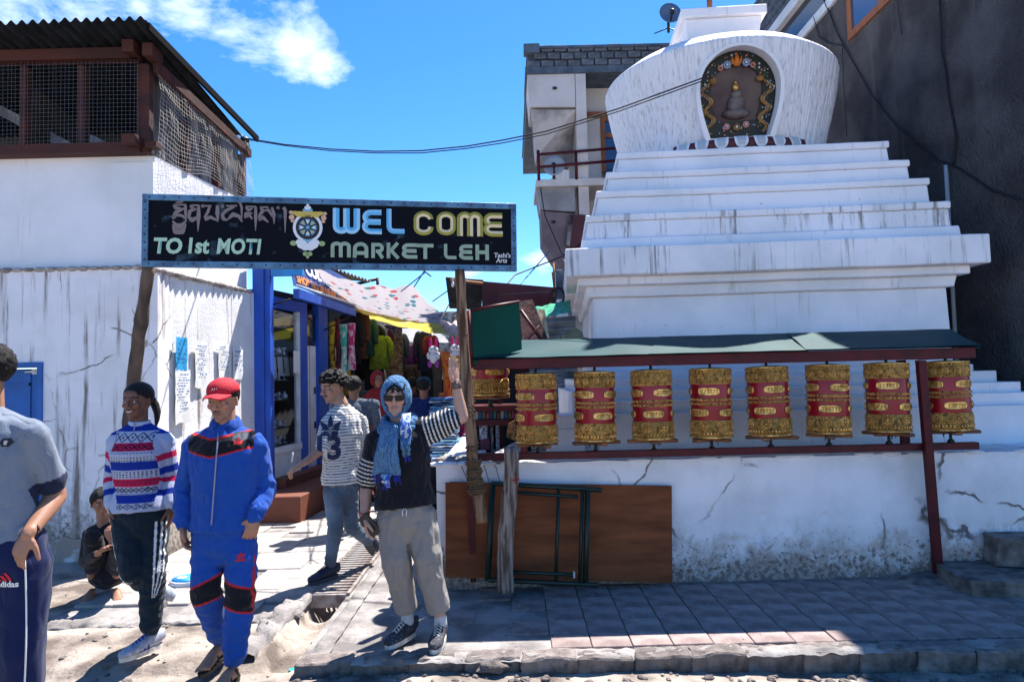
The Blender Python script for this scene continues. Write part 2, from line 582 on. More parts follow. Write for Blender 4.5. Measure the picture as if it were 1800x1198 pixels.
def lay(me, name, parent, loc, rz=0.0, tilt=0.0):
    o = bpy.data.objects.new(name, me)
    COL.objects.link(o); o.parent = parent
    o.location = world_of(parent).inverted() @ V(loc)
    o.rotation_euler = (random.uniform(-tilt, tilt), random.uniform(-tilt, tilt), rz)
    return o


for i in range(21):
    for j in range(6):
        x = -.55 + .25 * i + .125; y = 4.27 + .23 * j + .115
        if x < .1 and random.random() < .55: continue
        lay(tile_me, 'paving_tile', pav, (x, y, .004 + random.uniform(-.0025, .0025)), 0, .006)
x = -1.33
k = 0
kerb_me = []
for q in range(3):
    bm = bmesh.new()
    bmesh.ops.create_cube(bm, size=1.0)
    bmesh.ops.scale(bm, vec=(.3345, .15, .24), verts=bm.verts)
    bmesh.ops.bevel(bm, geom=list(bm.edges), offset=.010, segments=1, affect='EDGES')
    bmesh.ops.subdivide_edges(bm, edges=bm.edges, cuts=6, use_grid_fill=True)
    for v in bm.verts:
        n_ = noise.noise_vector(v.co * 14 + V((q * 9, 0, 0)))
        v.co += n_ * .011; v.co += noise.noise_vector(v.co * 34) * .006
        v.co += noise.noise_vector(v.co * 4 + V((q * 5, 1, 0))) * .014
    me = bpy.data.meshes.new('kerb_stone'); bm.to_mesh(me); bm.free(); me.materials.append(mKERB)
    kerb_me.append(me)
while x < 6:
    o = lay(kerb_me[k % 3], 'kerb_stone', pav, (x + .165, 4.185 + random.uniform(-.008, .008) + .022 * math.sin(k * .9), -.112 - .004 * max(0, x) + random.uniform(-.006, .004)), random.uniform(-.02, .02), .015)
    x += .335; k += 1
b = MB()
def kt(u, v):
    p = V((lerp(-1.33, 6, u), 4.112 + v * .15, 0)); w_ = 1 - (2 * v - 1) ** 4
    return p + V((0, .014 * nz3((p.x * 9, v, 3)) + .02 * nz3((p.x * 2.3, 0, 7)), -.012 + w_ * .016 + .014 * nz3((p.x * 16, v * 4, 1)) + .010 * nz3((p.x * 5, v * 2, 4))))
b.grid(kt, 620, 7)
b.build('worn_cement_top', mCONC, pav)
# edge strip beside the drain
b = MB()
b.grid(lambda u, v: V((-1.335 + .17 * v + .012 * nz3((u * 30, v, 0)), 4.25 + u * 4.2, .006 + .008 * nz3((u * 40, v * 3, 2)) - (.10 if v == 0 else 0))), 90, 3)
b.build('cement_edge', mCONC, pav)

# left pavement
b = MB()
for i in range(1):
    b.box((-3.4, 4.95, -.25), (-1.62, 30, -.016))
pavl = struct(b.build('alley_floor', mCONC))
b = MB(); b.box((-1.25, 12.0, -.25), (6, 30, -.016)); b.build('back_floor', mCONC, pavl)
b = MB(); b.box((-1.62, 8.2, -.25), (-1.25, 30, -.02)); b.build('drain_cover_slab', mCONC, pavl)
tb = MB(); tb.cbox((0, 0, -.02), (.285, .285, .04), bev=.005)
tl_me = tb.mesh('floor_tile'); tl_me.materials.append(mTILEL)
for i in range(6):
    for j in range(22):
        if j == 0 and random.random() < .5: continue
        if random.random() < .05: continue
        lay(tl_me, 'floor_tile', pavl, (-1.78 - .29 * i, 5.12 + .29 * j, .006 + random.uniform(-.004, .003)), 0, .008)
# broken front edge of left pavement and the cement lip along the drain: lumpy strips
def lumpy(name, p0, p1, w, h, n, seed, m=None):
    p0, p1 = V(p0), V(p1); d = (p1 - p0).normalized(); sd0 = V((-d.y, d.x, 0))
    b = MB()
    def f(u, v):
        p = lerp(p0, p1, u); ang = v * PI
        q = noise.noise_vector(p * 3.1 + V((seed, 0, 0))) * .035
        br = 1 + .5 * nz3(p * 7 + V((seed, v * 3, 0))) + .35 * nz3(p * 19 + V((0, v * 6, seed)))
        sq = lambda t: math.copysign(abs(t) ** .55, t)
        return p + sd0 * (sq(math.cos(ang)) * w * (.75 + .25 * br)) + V((q.x, q.y, -.06 + (sq(math.sin(ang)) * h + .06) * (.45 + .55 * br)))
    b.grid(f, n, 12)
    return b.build(name, m or mCONC, pavl)
lumpy('broken_edge', (-3.5, 4.92, -.035), (-1.70, 4.98, -.035), .10, .035, 150, 2)
lumpy('drain_lip', (-1.72, 4.30, -.05), (-1.69, 5.45, -.03), .09, .055, 110, 7)
lumpy('drain_lip', (-1.70, 5.45, -.04), (-1.69, 8.2, -.03), .03, .035, 110, 9)

# pebbles and scraps
b = MB()
for i in range(900):
    x = random.uniform(-4.6, 4.2); y = random.uniform(2.6, 4.9) if i % 3 else random.uniform(4.9, 6.4)
    if x > -1.33 and y > 4.1: continue
    if -3.4 < x < -1.65 and y > 5: continue
    r = random.choice((.004, .005, .006, .008, .012))
    b.ell((x, y, ground_z(x, y) + r * .3), (r, r * random.uniform(.7, 1.2), r * .6), nu=5, nv=3)
stuff(b.build('pebbles', M('pebble_stone', (.38, .33, .29), .9, col2=(.2, .17, .15), scale=8)))
b = MB()
for i in range(260):
    x = random.uniform(-1.2, 4.4); y = random.uniform(4.28, 5.45)
    r = random.choice((.002, .003, .004))
    b.ell((x, y, .006), (r * 1.6, r, r * .6), nu=5, nv=3)
stuff(b.build('grit', M('grit', (.5, .45, .42), .9)))
b = MB()
for i in range(260):
    x = random.uniform(-4.2, 4.2); y = random.uniform(3.2, 4.1) if random.random() < .6 else random.uniform(3.98, 4.10)
    if x < -1.4 and random.random() < .5: y = random.uniform(3.3, 4.9)
    r = random.choice((.010, .014, .018, .026)); rot = Matrix.Rotation(random.random() * 6, 3, 'Z')
    t_ = MB(); t_.ell((0, 0, 0), (r * 1.3, r, r * .6), rot=rot, nu=8, nv=5)
    b.add([V(v) * (1 + .5 * nz3(V(v) * 60 + V((i, 0, 0)))) + V((x, y, ground_z(x, y) + r * .2)) for v in t_.v], t_.f, 0, False)
stuff(b.build('dirt_clods', mKERB))
# lone stones in front of the kerb, crumpled litter
for (px, py, s, lab, cat, mm) in ((865, 1168, .075, 'flat brown stone lying in the dirt below the kerb under the raised arm man', 'stone', mKERB),
                                  (515, 1085, .05, 'jagged cement lump at the left lip of the drain channel', 'stone', mCONC),
                                  (665, 983, .07, 'cement lump beside the far end of the drain grate', 'stone', mCONC)):
    g = G(px, py, -.04)
    bm = bmesh.new(); bmesh.ops.create_icosphere(bm, subdivisions=3, radius=1)
    for v in bm.verts:
        v.co = V((v.co.x * s * 1.5, v.co.y * s, v.co.z * s * .5)) * (1 + .35 * nz3(v.co * 1.5 + V((px, 0, 0))))
    bmesh.ops.translate(bm, vec=(g.x, g.y, max(ground_z(g.x, g.y), -.06) + s * .3), verts=bm.verts)
    me = bpy.data.meshes.new('stone'); bm.to_mesh(me); bm.free()
    tag(link('stone', me, mm), lab, cat)
for (px, py, c, lab) in ((535, 1172, (.35, .01, .01), 'scrap of red wrapper lying in the drain dirt'), (745, 1166, (.2, .3, .4), 'crumpled pale blue plastic scrap in front of the kerb'),
                         (518, 1150, (.02, .3, .3), 'tiny teal wrapper at the mouth of the drain')):
    g = G(px, py, -.06)
    b = MB(); b.grid(lambda u, v: V((g.x + (u - .5) * .07, g.y + (v - .5) * .05, ground_z(g.x, g.y) + .012 + .014 * nz3((u * 4, v * 4, px)))), 6, 5)
    tag(b.build('litter_scrap', M('scrap' + str(px), c, .5)), lab, 'litter')

# drain grate
gr = thing('drain_grate', 'sloping iron drain grate of many cross bars between striped shirt man and edge strip', 'drain grate', (-1.47, 6.3, 0))
gm = M('rusty_grey_iron', (.32, .30, .29), .6, .3, col2=(.16, .12, .10), scale=12)
b = MB(); b.box((-1.64, 5.40, -.05), (-1.615, 7.35, .012)); b.box((-1.335, 5.40, -.05), (-1.31, 7.35, .012)); b.box((-1.615, 5.37, -.09), (-1.335, 5.40, .008))
b.build('side_rail', gm, gr)
bb = MB(); bb.cbox((0, 0, 0), (.278, .038, .02), bev=.003); bme = bb.mesh('bar'); bme.materials.append(gm)
for i in range(26):
    lay(bme, 'bar', gr, (-1.475, 5.435 + i * .074, .0), 0, .012)


# ---------------- left corner building ----------------
AX, AY = -3.43, 6.60
BX, BY = -3.22, 8.55
sd = V((BX - AX, BY - AY, 0)).normalized()          # along the side wall
sn = V((sd.y, -sd.x, 0))                            # outward normal of the side wall
lb = thing('corner_building', 'white plastered corner house with netted wooden upper storey and corrugated roof', 'building', (-5.5, 7.5, 0))


def wall_box(b, p, q, n, t, z0, z1, mi=0):
    """wall from p to q, thickness t against normal n"""
    p = V((p[0], p[1], 0)); q = V((q[0], q[1], 0)); n = V(n) * t
    pts = [p, q, q - n, p - n]
    b.hexa([V((a.x, a.y, z0)) for a in pts] + [V((a.x, a.y, z1)) for a in pts], mi)


b = MB()   # upper wall, set back from the lower one
wall_box(b, (-9.5, AY + .10), (AX - .10, AY + .10), (0, -1, 0), .3, 2.7, 3.93)
wall_box(b, V((AX, AY, 0)) - sn * .10 + sd * .1, V((BX, BY, 0)) - sn * .10, sn, .3, 2.7, 3.93)
b.build('upper_wall', mPLB, lb)
b = MB()
wall_box(b, (AX - .52, AY + .075), (AX - .085, AY + .075), (0, -1, 0), .1, 2.82, 3.86)
b.build('pilaster', mPLB, lb)
# lower wall with the opening of the blue door
b = MB()
DX = W(75, 800, AY).x; DZ = W(75, 636, AY).z
wall_box(b, (-9.5, AY), (-5.6, AY), (0, -1, 0), .3, -.3, 2.80)
wall_box(b, (-5.6, AY), (DX, AY), (0, -1, 0), .3, DZ, 2.80)
wall_box(b, (DX, AY), (AX, AY), (0, -1, 0), .3, -.3, 2.80)
b.build('lower_wall', mPLA, lb)
b = MB()
wall_box(b, (AX, AY + .302, 0), (BX, BY, 0), sn, .3, -.3, 2.76)
b.build('side_wall', M('sunny_side_plaster', (.80, .79, .78), .85, col2=(.70, .68, .66), scale=2.5, bump=.3, bscale=30, streak=((.2, .17, .14), 8, .56, .64), dirt=((.35, .3, .26), -.1, .7), spots=((.25, .2, .16), 12, .74)), lb)
b = MB()     # broken mud coping on the lower wall
for i in range(56):
    x = -9.4 + i * .107
    b.ell((x, AY + .04, 2.80), (.075, .09, .022 + .012 * random.random()), nu=7, nv=5)
for i in range(18):
    p = V((AX, AY, 0)) + sd * (i * .108) - sn * .04
    b.ell((p.x, p.y, 2.77), (.07, .08, .025 + .02 * random.random()), nu=7, nv=5)
b.build('coping', M('mud_coping', (.45, .40, .36), .95, col2=(.2, .17, .15), scale=9, bump=.6, bscale=25), lb)
b = MB()     # crumbled plaster foot
b.grid(lambda u, v: V((-6.5 + u * (6.5 + AX - .0), AY - .015 - (1 - v) * (.05 + .04 * nz3((u * 22, 0, 1))), -.1 + v * (.33 + .10 * nz3((u * 14, 4, 0))))), 110, 7)
b.build('mud_footing', M('mud_footing', (.34, .27, .22), .95, col2=(.62, .58, .55), scale=7, lo=.5, hi=.6, bump=1.0, bscale=18), lb)
# blue door
dr = MB()
dr.box((-5.6, AY + .12, -.05), (DX - .05, AY + .17, DZ - .06))
door = dr.build('door', mBLUD, lb)
b = MB(); b.box((DX - .05, AY - .02, -.05), (DX, AY + .2, DZ)); b.box((-5.6, AY - .02, DZ - .05), (DX - .05, AY + .2, DZ)); b.build('door_frame', mBLUD, lb)
b = MB(); zz = W(40, 675, AY).z
b.box((-5.6, AY + .108, zz - .012), (DX - .2, AY + .12, zz + .012)); b.box((DX - .22, AY + .108, 0), (DX - .20, AY + .12, DZ - .1)); b.build('door_batten', mBLUD, door)
b = MB(); b.tube([(DX - .24, AY + .09, zz + .12), (DX - .07, AY + .09, zz + .12)], .010); b.cbox((DX - .15, AY + .1, zz + .12), (.05, .02, .05)); b.build('latch', mWHT, door)

# upper storey
ZS = 3.93
b = MB(); b.box((-9.5, AY - .04, ZS), (AX - .16, AY + .12, ZS + .10)); b.build('sill_beam', mBRN, lb)
b = MB(); b.cbox((AX - .20, AY - .09, ZS + .09), (.13, .14, .09)); b.build('beam_end', mBRN, lb)
b = MB(); b.cbox((AX - .03, AY - .02, ZS + .06), (.11, .12, .05)); b.build('beam_end', mBRN, lb)
ZT = 4.82
for px in (40, 142, 250):
    x = W(px, 160, AY).x
    b = MB(); w = .030 if px < 240 else .055
    b.box((x - w, AY + .0, ZS + .1), (x + w, AY + .10, ZT)); b.build('post', mBRN, lb)
b = MB()
b.box((-9.5, AY - .05, ZT + .04), (AX - .18, AY + .08, ZT + .15)); b.build('eave_beam', mBRN, lb)
b = MB(); b.cbox((AX - .20, AY - .10, ZT + .10), (.11, .16, .12)); b.build('beam_end', mBRN, lb)
b = MB(); b.cbox((AX - .02, AY - .06, ZT + .07), (.10, .2, .12)); b.build('beam_end', mBRN, lb)
sA = V((AX - .06, AY + .02, 0)); sB = V((BX - .06, BY - .1, 0))
b = MB()
b.slab([sA + V((0, 0, 4.74)), sB + V((0, 0, 4.46)), sB + V((0, 0, 4.56)), sA + V((0, 0, 4.84))], .07); b.build('side_eave_beam', mBRN, lb)
for t in (.0, .34, .68, 1.0):
    p = lerp(sA, sB, t) - sn * .06
    b = MB(); b.cbox((p.x, p.y, ZS / 2 + lerp(4.8, 4.5, t) / 2), (.08, .08, lerp(4.8, 4.5, t) - ZS)); b.build('post', mBRN, lb)
# netting
b = MB()
def strip(p, q, w, nrm):
    p, q, nrm = V(p), V(q), V(nrm)
    d = (q - p).normalized(); s_ = d.cross(nrm) * w / 2
    b.add([p - s_, q - s_, q + s_, p + s_], [(0, 1, 2, 3)])
x = -9.4
while x < AX - .15:
    wob = random.uniform(-.008, .008)
    strip((x, AY - .045, ZS + .08), (x + wob, AY - .045, ZT + .02), .0030, (0, 1, 0)); x += .040
z = ZS + .12
while z < ZT:
    for i in range(12):
        xa = -9.4 + i * (5.8 / 12)
        strip((xa, AY - .047, z + .006 * math.sin(i * 1.3)), (xa + 5.8 / 12, AY - .047, z + .006 * math.sin(i * 1.3 + 1.3)), .0030, (0, 1, 0))
    z += .040
b.f, b.m, b.sm = b.f, b.m, b.sm
stuff(b.build('wire_mesh', mNET, lb))
b = MB()
def sag(u, v):      # billowing side netting
    top = lerp(4.80, 4.45, u); p = lerp(sA, sB, u)
    z = lerp(ZS - .02 - .06 * math.sin(u * 9), top, v)
    o = .04 + .04 * math.sin(PI * v) * (1 + .8 * nz3((u * 6, v * 2, 0))) + .02 * nz3((u * 20, v * 6, 3))
    return V((p.x, p.y, z)) + sn * o
nu, nv = 42, 20
for i in range(nu + 1):
    for j in range(nv * 2):
        strip(sag(i / nu, j / (nv * 2)), sag(i / nu, (j + 1) / (nv * 2)), .0045, sn)
for j in range(nv + 1):
    for i in range(nu * 2):
        strip(sag(i / nu / 2, j / nv), sag((i + 1) / nu / 2, j / nv), .0045, sn)
stuff(b.build('side_wire_mesh', M('sunlit_netting', (.42, .38, .34), .7, .1), lb))  # lighter copy of the front netting's colour, sunlight painted in
# room behind the nets
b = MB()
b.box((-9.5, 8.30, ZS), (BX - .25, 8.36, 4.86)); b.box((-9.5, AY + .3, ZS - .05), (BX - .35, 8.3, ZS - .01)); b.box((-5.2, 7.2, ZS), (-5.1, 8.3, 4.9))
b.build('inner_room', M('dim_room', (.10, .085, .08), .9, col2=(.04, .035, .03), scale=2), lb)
for (t0, t1, zt) in ((.02, .15, 4.84), (.155, .36, 4.80), (.37, .64, 4.74), (.645, .81, 4.68), (.815, 1.0, 4.64)):
    pa, pb = lerp(sA, sB, t0) - sn * .12, lerp(sA, sB, t1) - sn * .12
    b = MB(); b.grid(lambda u, v: lerp(pa, pb, u) + V((0, 0, lerp(ZS, zt, v))) + sn * .03 * math.sin(u * 16), 20, 6); b.build('curtain', mCURT, lb)
b = MB()
pa, pb = W(150, 250, 7.3), W(215, 250, 7.3)
b.grid(lambda u, v: V((lerp(pa.x, pb.x, u), 7.3 + .03 * math.sin(u * 14), lerp(ZS, ZS + .48 - .2 * u, v))), 14, 5)
b.build('hung_sheet', M('pale_sheet', (.30, .32, .36), .9, col2=(.15, .16, .2), scale=6), lb)
b = MB()
pa, pb = W(0, 150, 7.6), W(115, 225, 7.4)
b.grid(lambda u, v: V((lerp(pa.x - .8, pb.x, u), 7.5, lerp(pa.z + .1, pb.z - .25, u) + v * .12)), 8, 3)
b.build('hung_sheet', M('pale_sheet', (.30, .32, .36)), lb)
# corrugated roof: sheets of their own
rx0, rx1 = -9.6, AX + .12
k = 0; xx = rx0
RF = MB()
while xx < rx1 - .05:
    x2 = min(xx + .78, rx1)
    lift = .012 if k % 2 else 0.0
    b = MB(); n = max(8, int((x2 + .04 - xx) / .0125))
    def fr(u, v):
        X = lerp(xx, x2 + .04, u)
        y = lerp(AY - .42, 8.45, v)
        return V((X, y, lerp(5.04, 4.74, v) + .022 * math.sin(X * 2 * PI / .10) + lift + .01 * nz3((X, 0, 0), 2)))
    b.grid(fr, n, 4)
    top = len(b.v)
    b.grid(lambda u, v: fr(u, v) - V((0, 0, .006)), n, 4)
    b.build('roof_sheet', mCORR, lb)
    xx = x2; k += 1
b = MB()
b.slab([V((AX + .13, AY - .40, 4.95)), V((BX + .10, 8.45, 4.66)), V((BX + .10, 8.45, 4.73)), V((AX + .13, AY - .40, 5.02))], -.03); b.build('barge_board', M('dark_board', (.008, .007, .008), .9, spec=.05), lb)
# lamp at far corner
p = W(430, 258, 8.45)
t = thing('wall_lamp', 'caged bulkhead lamp under the roof corner at the far end of the netted storey', 'lamp', p)
b = MB(); b.lathe([(.03, -.09), (.05, -.06), (.055, .05), (.03, .09)], 16, p); b.build('glass_globe', M('frosted_lamp', (.45, .42, .4), .3), t)
b = MB(); b.lathe([(.058, .05), (.062, .07), (.05, .11), (.02, .13)], 16, p)
for i in range(6):
    a = i * PI / 3; b.tube([p + V((.056 * math.cos(a), .056 * math.sin(a), -.07)), p + V((.062 * math.cos(a), .062 * math.sin(a), .06))], .005, 5)
b.lathe([(.03, -.10), (.06, -.075), (.03, -.065)], 12, p)
b.build('lamp_cage', mBLACKM, t)
b = MB(); b.tube([p + V((0, 0, .1)), p + V((-.06, 0, .16)), p + V((-.14, 0, .17))], .014, 7); b.build('bracket', mBLACKM, t)

# paper notices on the sunny side wall
papers = [(318, 622, 24, 58, (.02, .32, .62), 'torn bright blue poster on the sunlit side wall'),
          (320, 696, 26, 96, (.78, .78, .76), 'long white printed notice below the blue poster'),
          (352, 640, 18, 80, (.76, .76, .74), 'faded narrow notice just right of the blue poster'),
          (392, 634, 15, 60, (.74, .73, .72), 'small torn typed notice above the red cap'),
          (417, 640, 16, 56, (.78, .78, .78), 'curled typed sheet right of the notice above the red cap')]
for (px, py, w, h, c, lab) in papers:
    # where the view ray meets the side wall
    d = ray(px, py); t_ = (V((AX, AY, 0)) - CP).dot(sn) / d.dot(sn); p = CP + d * t_
    hh = h / 1200 * p.y; ww = hh * (.45 if h > 70 else .6)
    root = thing('paper_notice', lab, 'poster', p + sn * .004)
    fm = frame(p + sn * .006, sd, (0, 0, 1))
    b = MB(); nsd = random.random() * 9
    b.grid(lambda u, v: fm @ V(((u - .5) * ww * (1 + .12 * nz3((v * 5, nsd, 0))), (v - .5) * hh * (1 + .1 * nz3((u * 5, nsd, 1))), .003 + .006 * abs(nz3((u * 3, v * 3, nsd))))), 8, 10)
    b.build('sheet', M('notice_paper' + str(px), c, .8, col2=(c[0] * .8, c[1] * .8, c[2] * .8), scale=8), root)
    b = MB()
    rows = 7 if h > 60 else 5
    for r_ in range(rows):
        z0 = (.38 - r_ * .72 / rows) * hh
        xw = -.36 * ww
        while xw < .34 * ww:
            l_ = random.uniform(.05, .16) * ww
            if random.random() > .25: b.add([fm @ V((xw, z0, .0125)), fm @ V((xw + l_, z0, .0125)), fm @ V((xw + l_, z0 + .014, .0125)), fm @ V((xw, z0 + .014, .0125))], [(0, 1, 2, 3)])
            xw += l_ + .012
    b.build('print', M('print_ink', (.05, .06, .12) if px != 318 else (.01, .1, .3), .8), root)

# ---------------- blue shop ----------------
S0 = V((-3.08, 8.68, 0)); S1 = V((-2.74, 10.75, 0))
shd = (S1 - S0).normalized(); shn = V((shd.y, -shd.x, 0))


def onshop(px, off=0.0):
    """point of the shop front line seen at column px"""
    d = ray(px, 660); o = S0 + shn * off
    t_ = (o - CP).dot(shn) / d.dot(shn)
    p = CP + d * t_
    return V((p.x, p.y, 0))


def zat(p, py, px=None):
    px = px if px is not None else 900
    return CAMZ + (ray(px, py).z / ray(px, py).y) * p.y


shop = thing('blue_shop', 'blue painted shop with glass display window at the mouth of the alley', 'shop', (-3.4, 9.4, 0))
b = MB(); p0 = V((BX + .02, BY + .02, 0)); 
b.box((-3.24, 8.52, 0), (-3.10, 8.66, 3.3)); b.build('pillar', mBLU, shop)
b = MB(); b.box((-3.10, 8.545, 0), (-3.03, 8.68, 3.3)); b.build('pillar', mBLU, shop)
b = MB(); b.box((-3.02, 8.55, 2.98), (-2.62, 8.62, 3.35)); b.build('top_panel', mBLUL, shop)
q = [onshop(479), onshop(528), onshop(541), onshop(561), onshop(576)]
def post(pa, pb, z0, z1, m, name, t=.06):
    b = MB(); wall_box(b, pa, pb, shn, t, z0, z1); return b.build(name, m, shop)
ZF = .30
post(onshop(528), onshop(541), 0, 2.75, mBLU, 'door_post', .1)
post(onshop(561), onshop(577), 0, 2.75, mBLU, 'door_post', .1)
post(S0, onshop(528), ZF, .72, mWHT, 'stall_riser')
post(S0 + shn * .02, onshop(528) + shn * .02, .72, .80, mWHT, 'window_sill', .08)
post(S0, onshop(528), 2.60, 2.75, mBLU, 'lintel')
post(onshop(524), onshop(528), .8, 2.6, mWHT, 'window_stile')
dq = post(onshop(541) - shn * .05, onshop(561) - shn * .05, ZF, 2.15, mWHT, 'door', .04)
pm = (onshop(541) + onshop(561)) / 2
for zz in (1.45, .95):
    b = MB(); wall_box(b, onshop(557) - shn * .045, onshop(560) - shn * .045, shn, .01, zz, zz + .10); b.build('hinge', mBLACKM, dq)
b = MB(); wall_box(b, lerp(onshop(541), onshop(561), .42) - shn * .046, lerp(onshop(541), onshop(561), .46) - shn * .046, shn, .008, ZF, 2.15); b.build('seam', M('grey_line', (.3, .3, .3)), dq)
post(onshop(541) - shn * .05, onshop(561) - shn * .05, 2.22, 2.6, mGLASS, 'transom', .04)
b = MB(); wall_box(b, S0 - shn * .03, onshop(524) - shn * .03, shn, .004, .8, 2.6)
gl = M('shop_glass', (.9, .95, 1), .03, trans=1.0, spec=.5)
b.build('window_pane', gl, shop)
b = MB()   # back and roof
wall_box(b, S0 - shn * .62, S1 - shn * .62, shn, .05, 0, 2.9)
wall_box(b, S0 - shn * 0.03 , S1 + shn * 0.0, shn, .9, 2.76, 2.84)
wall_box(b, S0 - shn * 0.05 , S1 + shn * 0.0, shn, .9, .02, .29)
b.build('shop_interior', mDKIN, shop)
# step
b = MB(); s0, s1 = V((-3.0, 8.02, 0)), V((-2.62, 11.0, 0))
b.hexa([V((-3.05, 8.05, -.05)), V((-2.52, 8.05, -.05)), V((-2.25, 10.9, -.05)), V((-2.9, 10.9, -.05)), V((-3.05, 8.05, .31)), V((-2.52, 8.05, .31)), V((-2.25, 10.9, .31)), V((-2.9, 10.9, .31))])
b.build('front_step', mSTEPR, shop, bevel=.01)
b = MB(); wall_box(b, S0 + shn * .2, S1 + shn * .16, shn, .19, .313, .42); b.build('door_step', mSTEPR, shop)
# rolled shutter casing and awning rods
b = MB(); a0, a1 = S0 + shn * .32 + V((0, 0, 2.70)), S0 + shd * 1.9 + shn * .30 + V((0, 0, 2.62))
b.slab([a0, a1, a1 + V((0, 0, .10)), a0 + V((0, 0, .12))], .08); b.build('awning_casing', mBLU, shop)
b = MB(); b.tube([a0 + V((0, 0, .16)) + shn * .05, a1 + V((0, 0, .17)) + shn * .08], .018, 8); b.build('awning_roller', mWHT, shop)
b = MB(); b.tube([S0 + V((0, 0, 2.62)), a0 + V((0, 0, .0))], .012, 6); b.build('awning_bracket', mBLACKM, shop)
b = MB(); b.tube([S0 + shd * 1.6 + V((0, 0, 2.4)), a1], .012, 6); b.build('awning_bracket', mBLACKM, shop)
# shelves and silver goods
silver = M('silver_goods', (.72, .72, .74), .35, .4)
yel = M('yellow_card', (.75, .55, .02), .6)
shelf_z = [zat(onshop(500), y_, 500) for y_ in (778, 752, 703, 668, 622)]
for i, zz in enumerate(shelf_z[1:]):
    b = MB(); wall_box(b, S0 - shn * .10, onshop(524) - shn * .10, shn, .35, zz - .015, zz); b.build('shelf', M('dark_shelf', (.05, .04, .04), .6), shop)
L = (onshop(522) - S0).length
def trinket(kind, p, h):
    b = MB()
    if kind == 0: b.lathe([(.3, 0), (.32, .05), (.12, .25), (.1, .5), (.34, .8), (.36, 1.0), (.2, 1.0)], 12)
    elif kind == 1: b.lathe([(.25, 0), (.45, .3), (.4, .6), (.15, .75), (.2, 1)], 12)
    else: b.lathe([(.4, 0), (.4, .1), (.06, .2), (.06, .6), (.3, .75), (.05, 1)], 12)
    b.v = [tuple(V(v) * h) for v in b.v]
    o = b.build('silver_cup', silver, None); o.location = p
    return o
protos = []
for r_, zz in enumerate(shelf_z):
    zz = zz if r_ else .815
    for i in range(9):
        p = S0 + shd * (.1 + i * (L - .16) / 8) - shn * (.16 + .07 * (i % 2)) + V((0, 0, zz))
        h = random.uniform(.075, .11)
        o = trinket((i + r_) % 3, p, h)
        tag(o, 'small silver cup on the %s of the shop display window' % ('bottom board', 'lowest shelf', 'second lowest shelf', 'second highest shelf', 'highest shelf')[r_], 'cup', 'silver ware on the display shelves')
for i in range(6):
    p = S0 + shd * (.08 + i * .18) - shn * .14 + V((0, 0, 1.98))
    b = MB(); b.slab([p, p + shd * .13, p + shd * .17 - V((0, 0, .26)), p + shd * .04 - V((0, 0, .26))], .006)
    tag(b.build('bracelet_card', M('white_card', (.78, .78, .76), .6)), 'white bracelet card hanging in the upper part of the shop window', 'card', 'cards hung in the shop window')
for k, (y0, dz) in enumerate(((560, 0), (585, .0))):
    p = onshop(486) - shn * .1; z_ = zat(p, y0, 486)
    b = MB(); b.slab([p + V((0, 0, z_ - .1)), p + shd * .55 + V((0, 0, z_ - .04)), p + shd * .6 + V((0, 0, z_ + .1)), p + shd * .05 + V((0, 0, z_))], .01)
    tag(b.build('yellow_sign', yel), ('upper' if k == 0 else 'lower') + ' yellow pennant card inside the display window', 'card')
p = onshop(522) + shn * .012; z_ = zat(p, 655, 522)
b = MB(); b.slab([p + V((0, 0, z_)) - shd * .12, p + V((0, 0, z_)) + shd * .05, p + V((0, 0, z_ + .3)) + shd * .05, p + V((0, 0, z_ + .3)) - shd * .12], .004)
tag(b.build('price_card', M('white_card', (.78, .78, .76))), 'white paper sheet taped on the right edge of the shop window', 'paper')

# banner above shop
B0 = W(518, 502, 8.85); B1 = W(622, 545, 10.9)
ban = thing('shop_banner', 'blue cloth shop banner with white and orange lettering above the blue shop', 'banner', B0)
bd = V((B1.x - B0.x, B1.y - B0.y, 0)); bl = bd.length * 1.25; bd.normalize()
bn = V((bd.y, -bd.x, 0)); rise = (B1.z - B0.z) / ((B1 - B0).length)
bx = (bd + V((0, 0, rise))).normalized()
fmB = frame(B0 - bn * .02, bx, V((0, 0, 1)) - bn * .25)
b = MB(); b.grid(lambda u, v: fmB @ V((u * bl, v * .55, .012 * math.sin(u * 9 + v * 2))), 30, 4)
b.build('cloth', M('banner_blue', (.012, .05, .22), .7, col2=(.01, .04, .16), scale=4), ban)
def put_text(s, fm, x, y, size, mat, parent, name='lettering', bold=.0, shear=0, spacing=1.0, dz=.02, align='LEFT', sx=1.0):
    me = text_mesh(s, size, bold, shear, 0.0, spacing, align)
    me.transform(fm @ Matrix.Translation((x, y, dz)) @ Matrix.Diagonal((sx, 1, 1, 1)))
    return link(name, me, mat, parent)
mTW = M('white_lettering', (.78, .78, .78), .6); mTO = M('orange_lettering', (.75, .25, .03), .6)
put_text('OF CULTURAL &', fmB, .05, .34, .27, mTW, ban, bold=.01)
put_text('SHOP NO.28 NEAR ITBP GATE', fmB, .12, .12, .155, mTO, ban, bold=.006)

# ---------------- alley ends and far walls ----------------
b = MB(); b.box((-3.9, 24, -.1), (5, 24.4, 3.9))
w_ = b.build('far_wall', M('rubble_wall', (.50, .46, .42), .9, col2=(.12, .10, .09), scale=3.5, detail=9, lo=.42, hi=.58, bump=.8, bscale=9))
tag(w_, 'pale rubble wall closing the far end of the alley', 'wall')
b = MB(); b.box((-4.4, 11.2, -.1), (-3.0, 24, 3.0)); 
w_ = b.build('back_shops', M('dim_shopfronts', (.06, .05, .05), .9, col2=(.02, .02, .02), scale=2)); tag(w_, 'dim row of shop fronts behind the hanging clothes on the left of the alley', 'building')
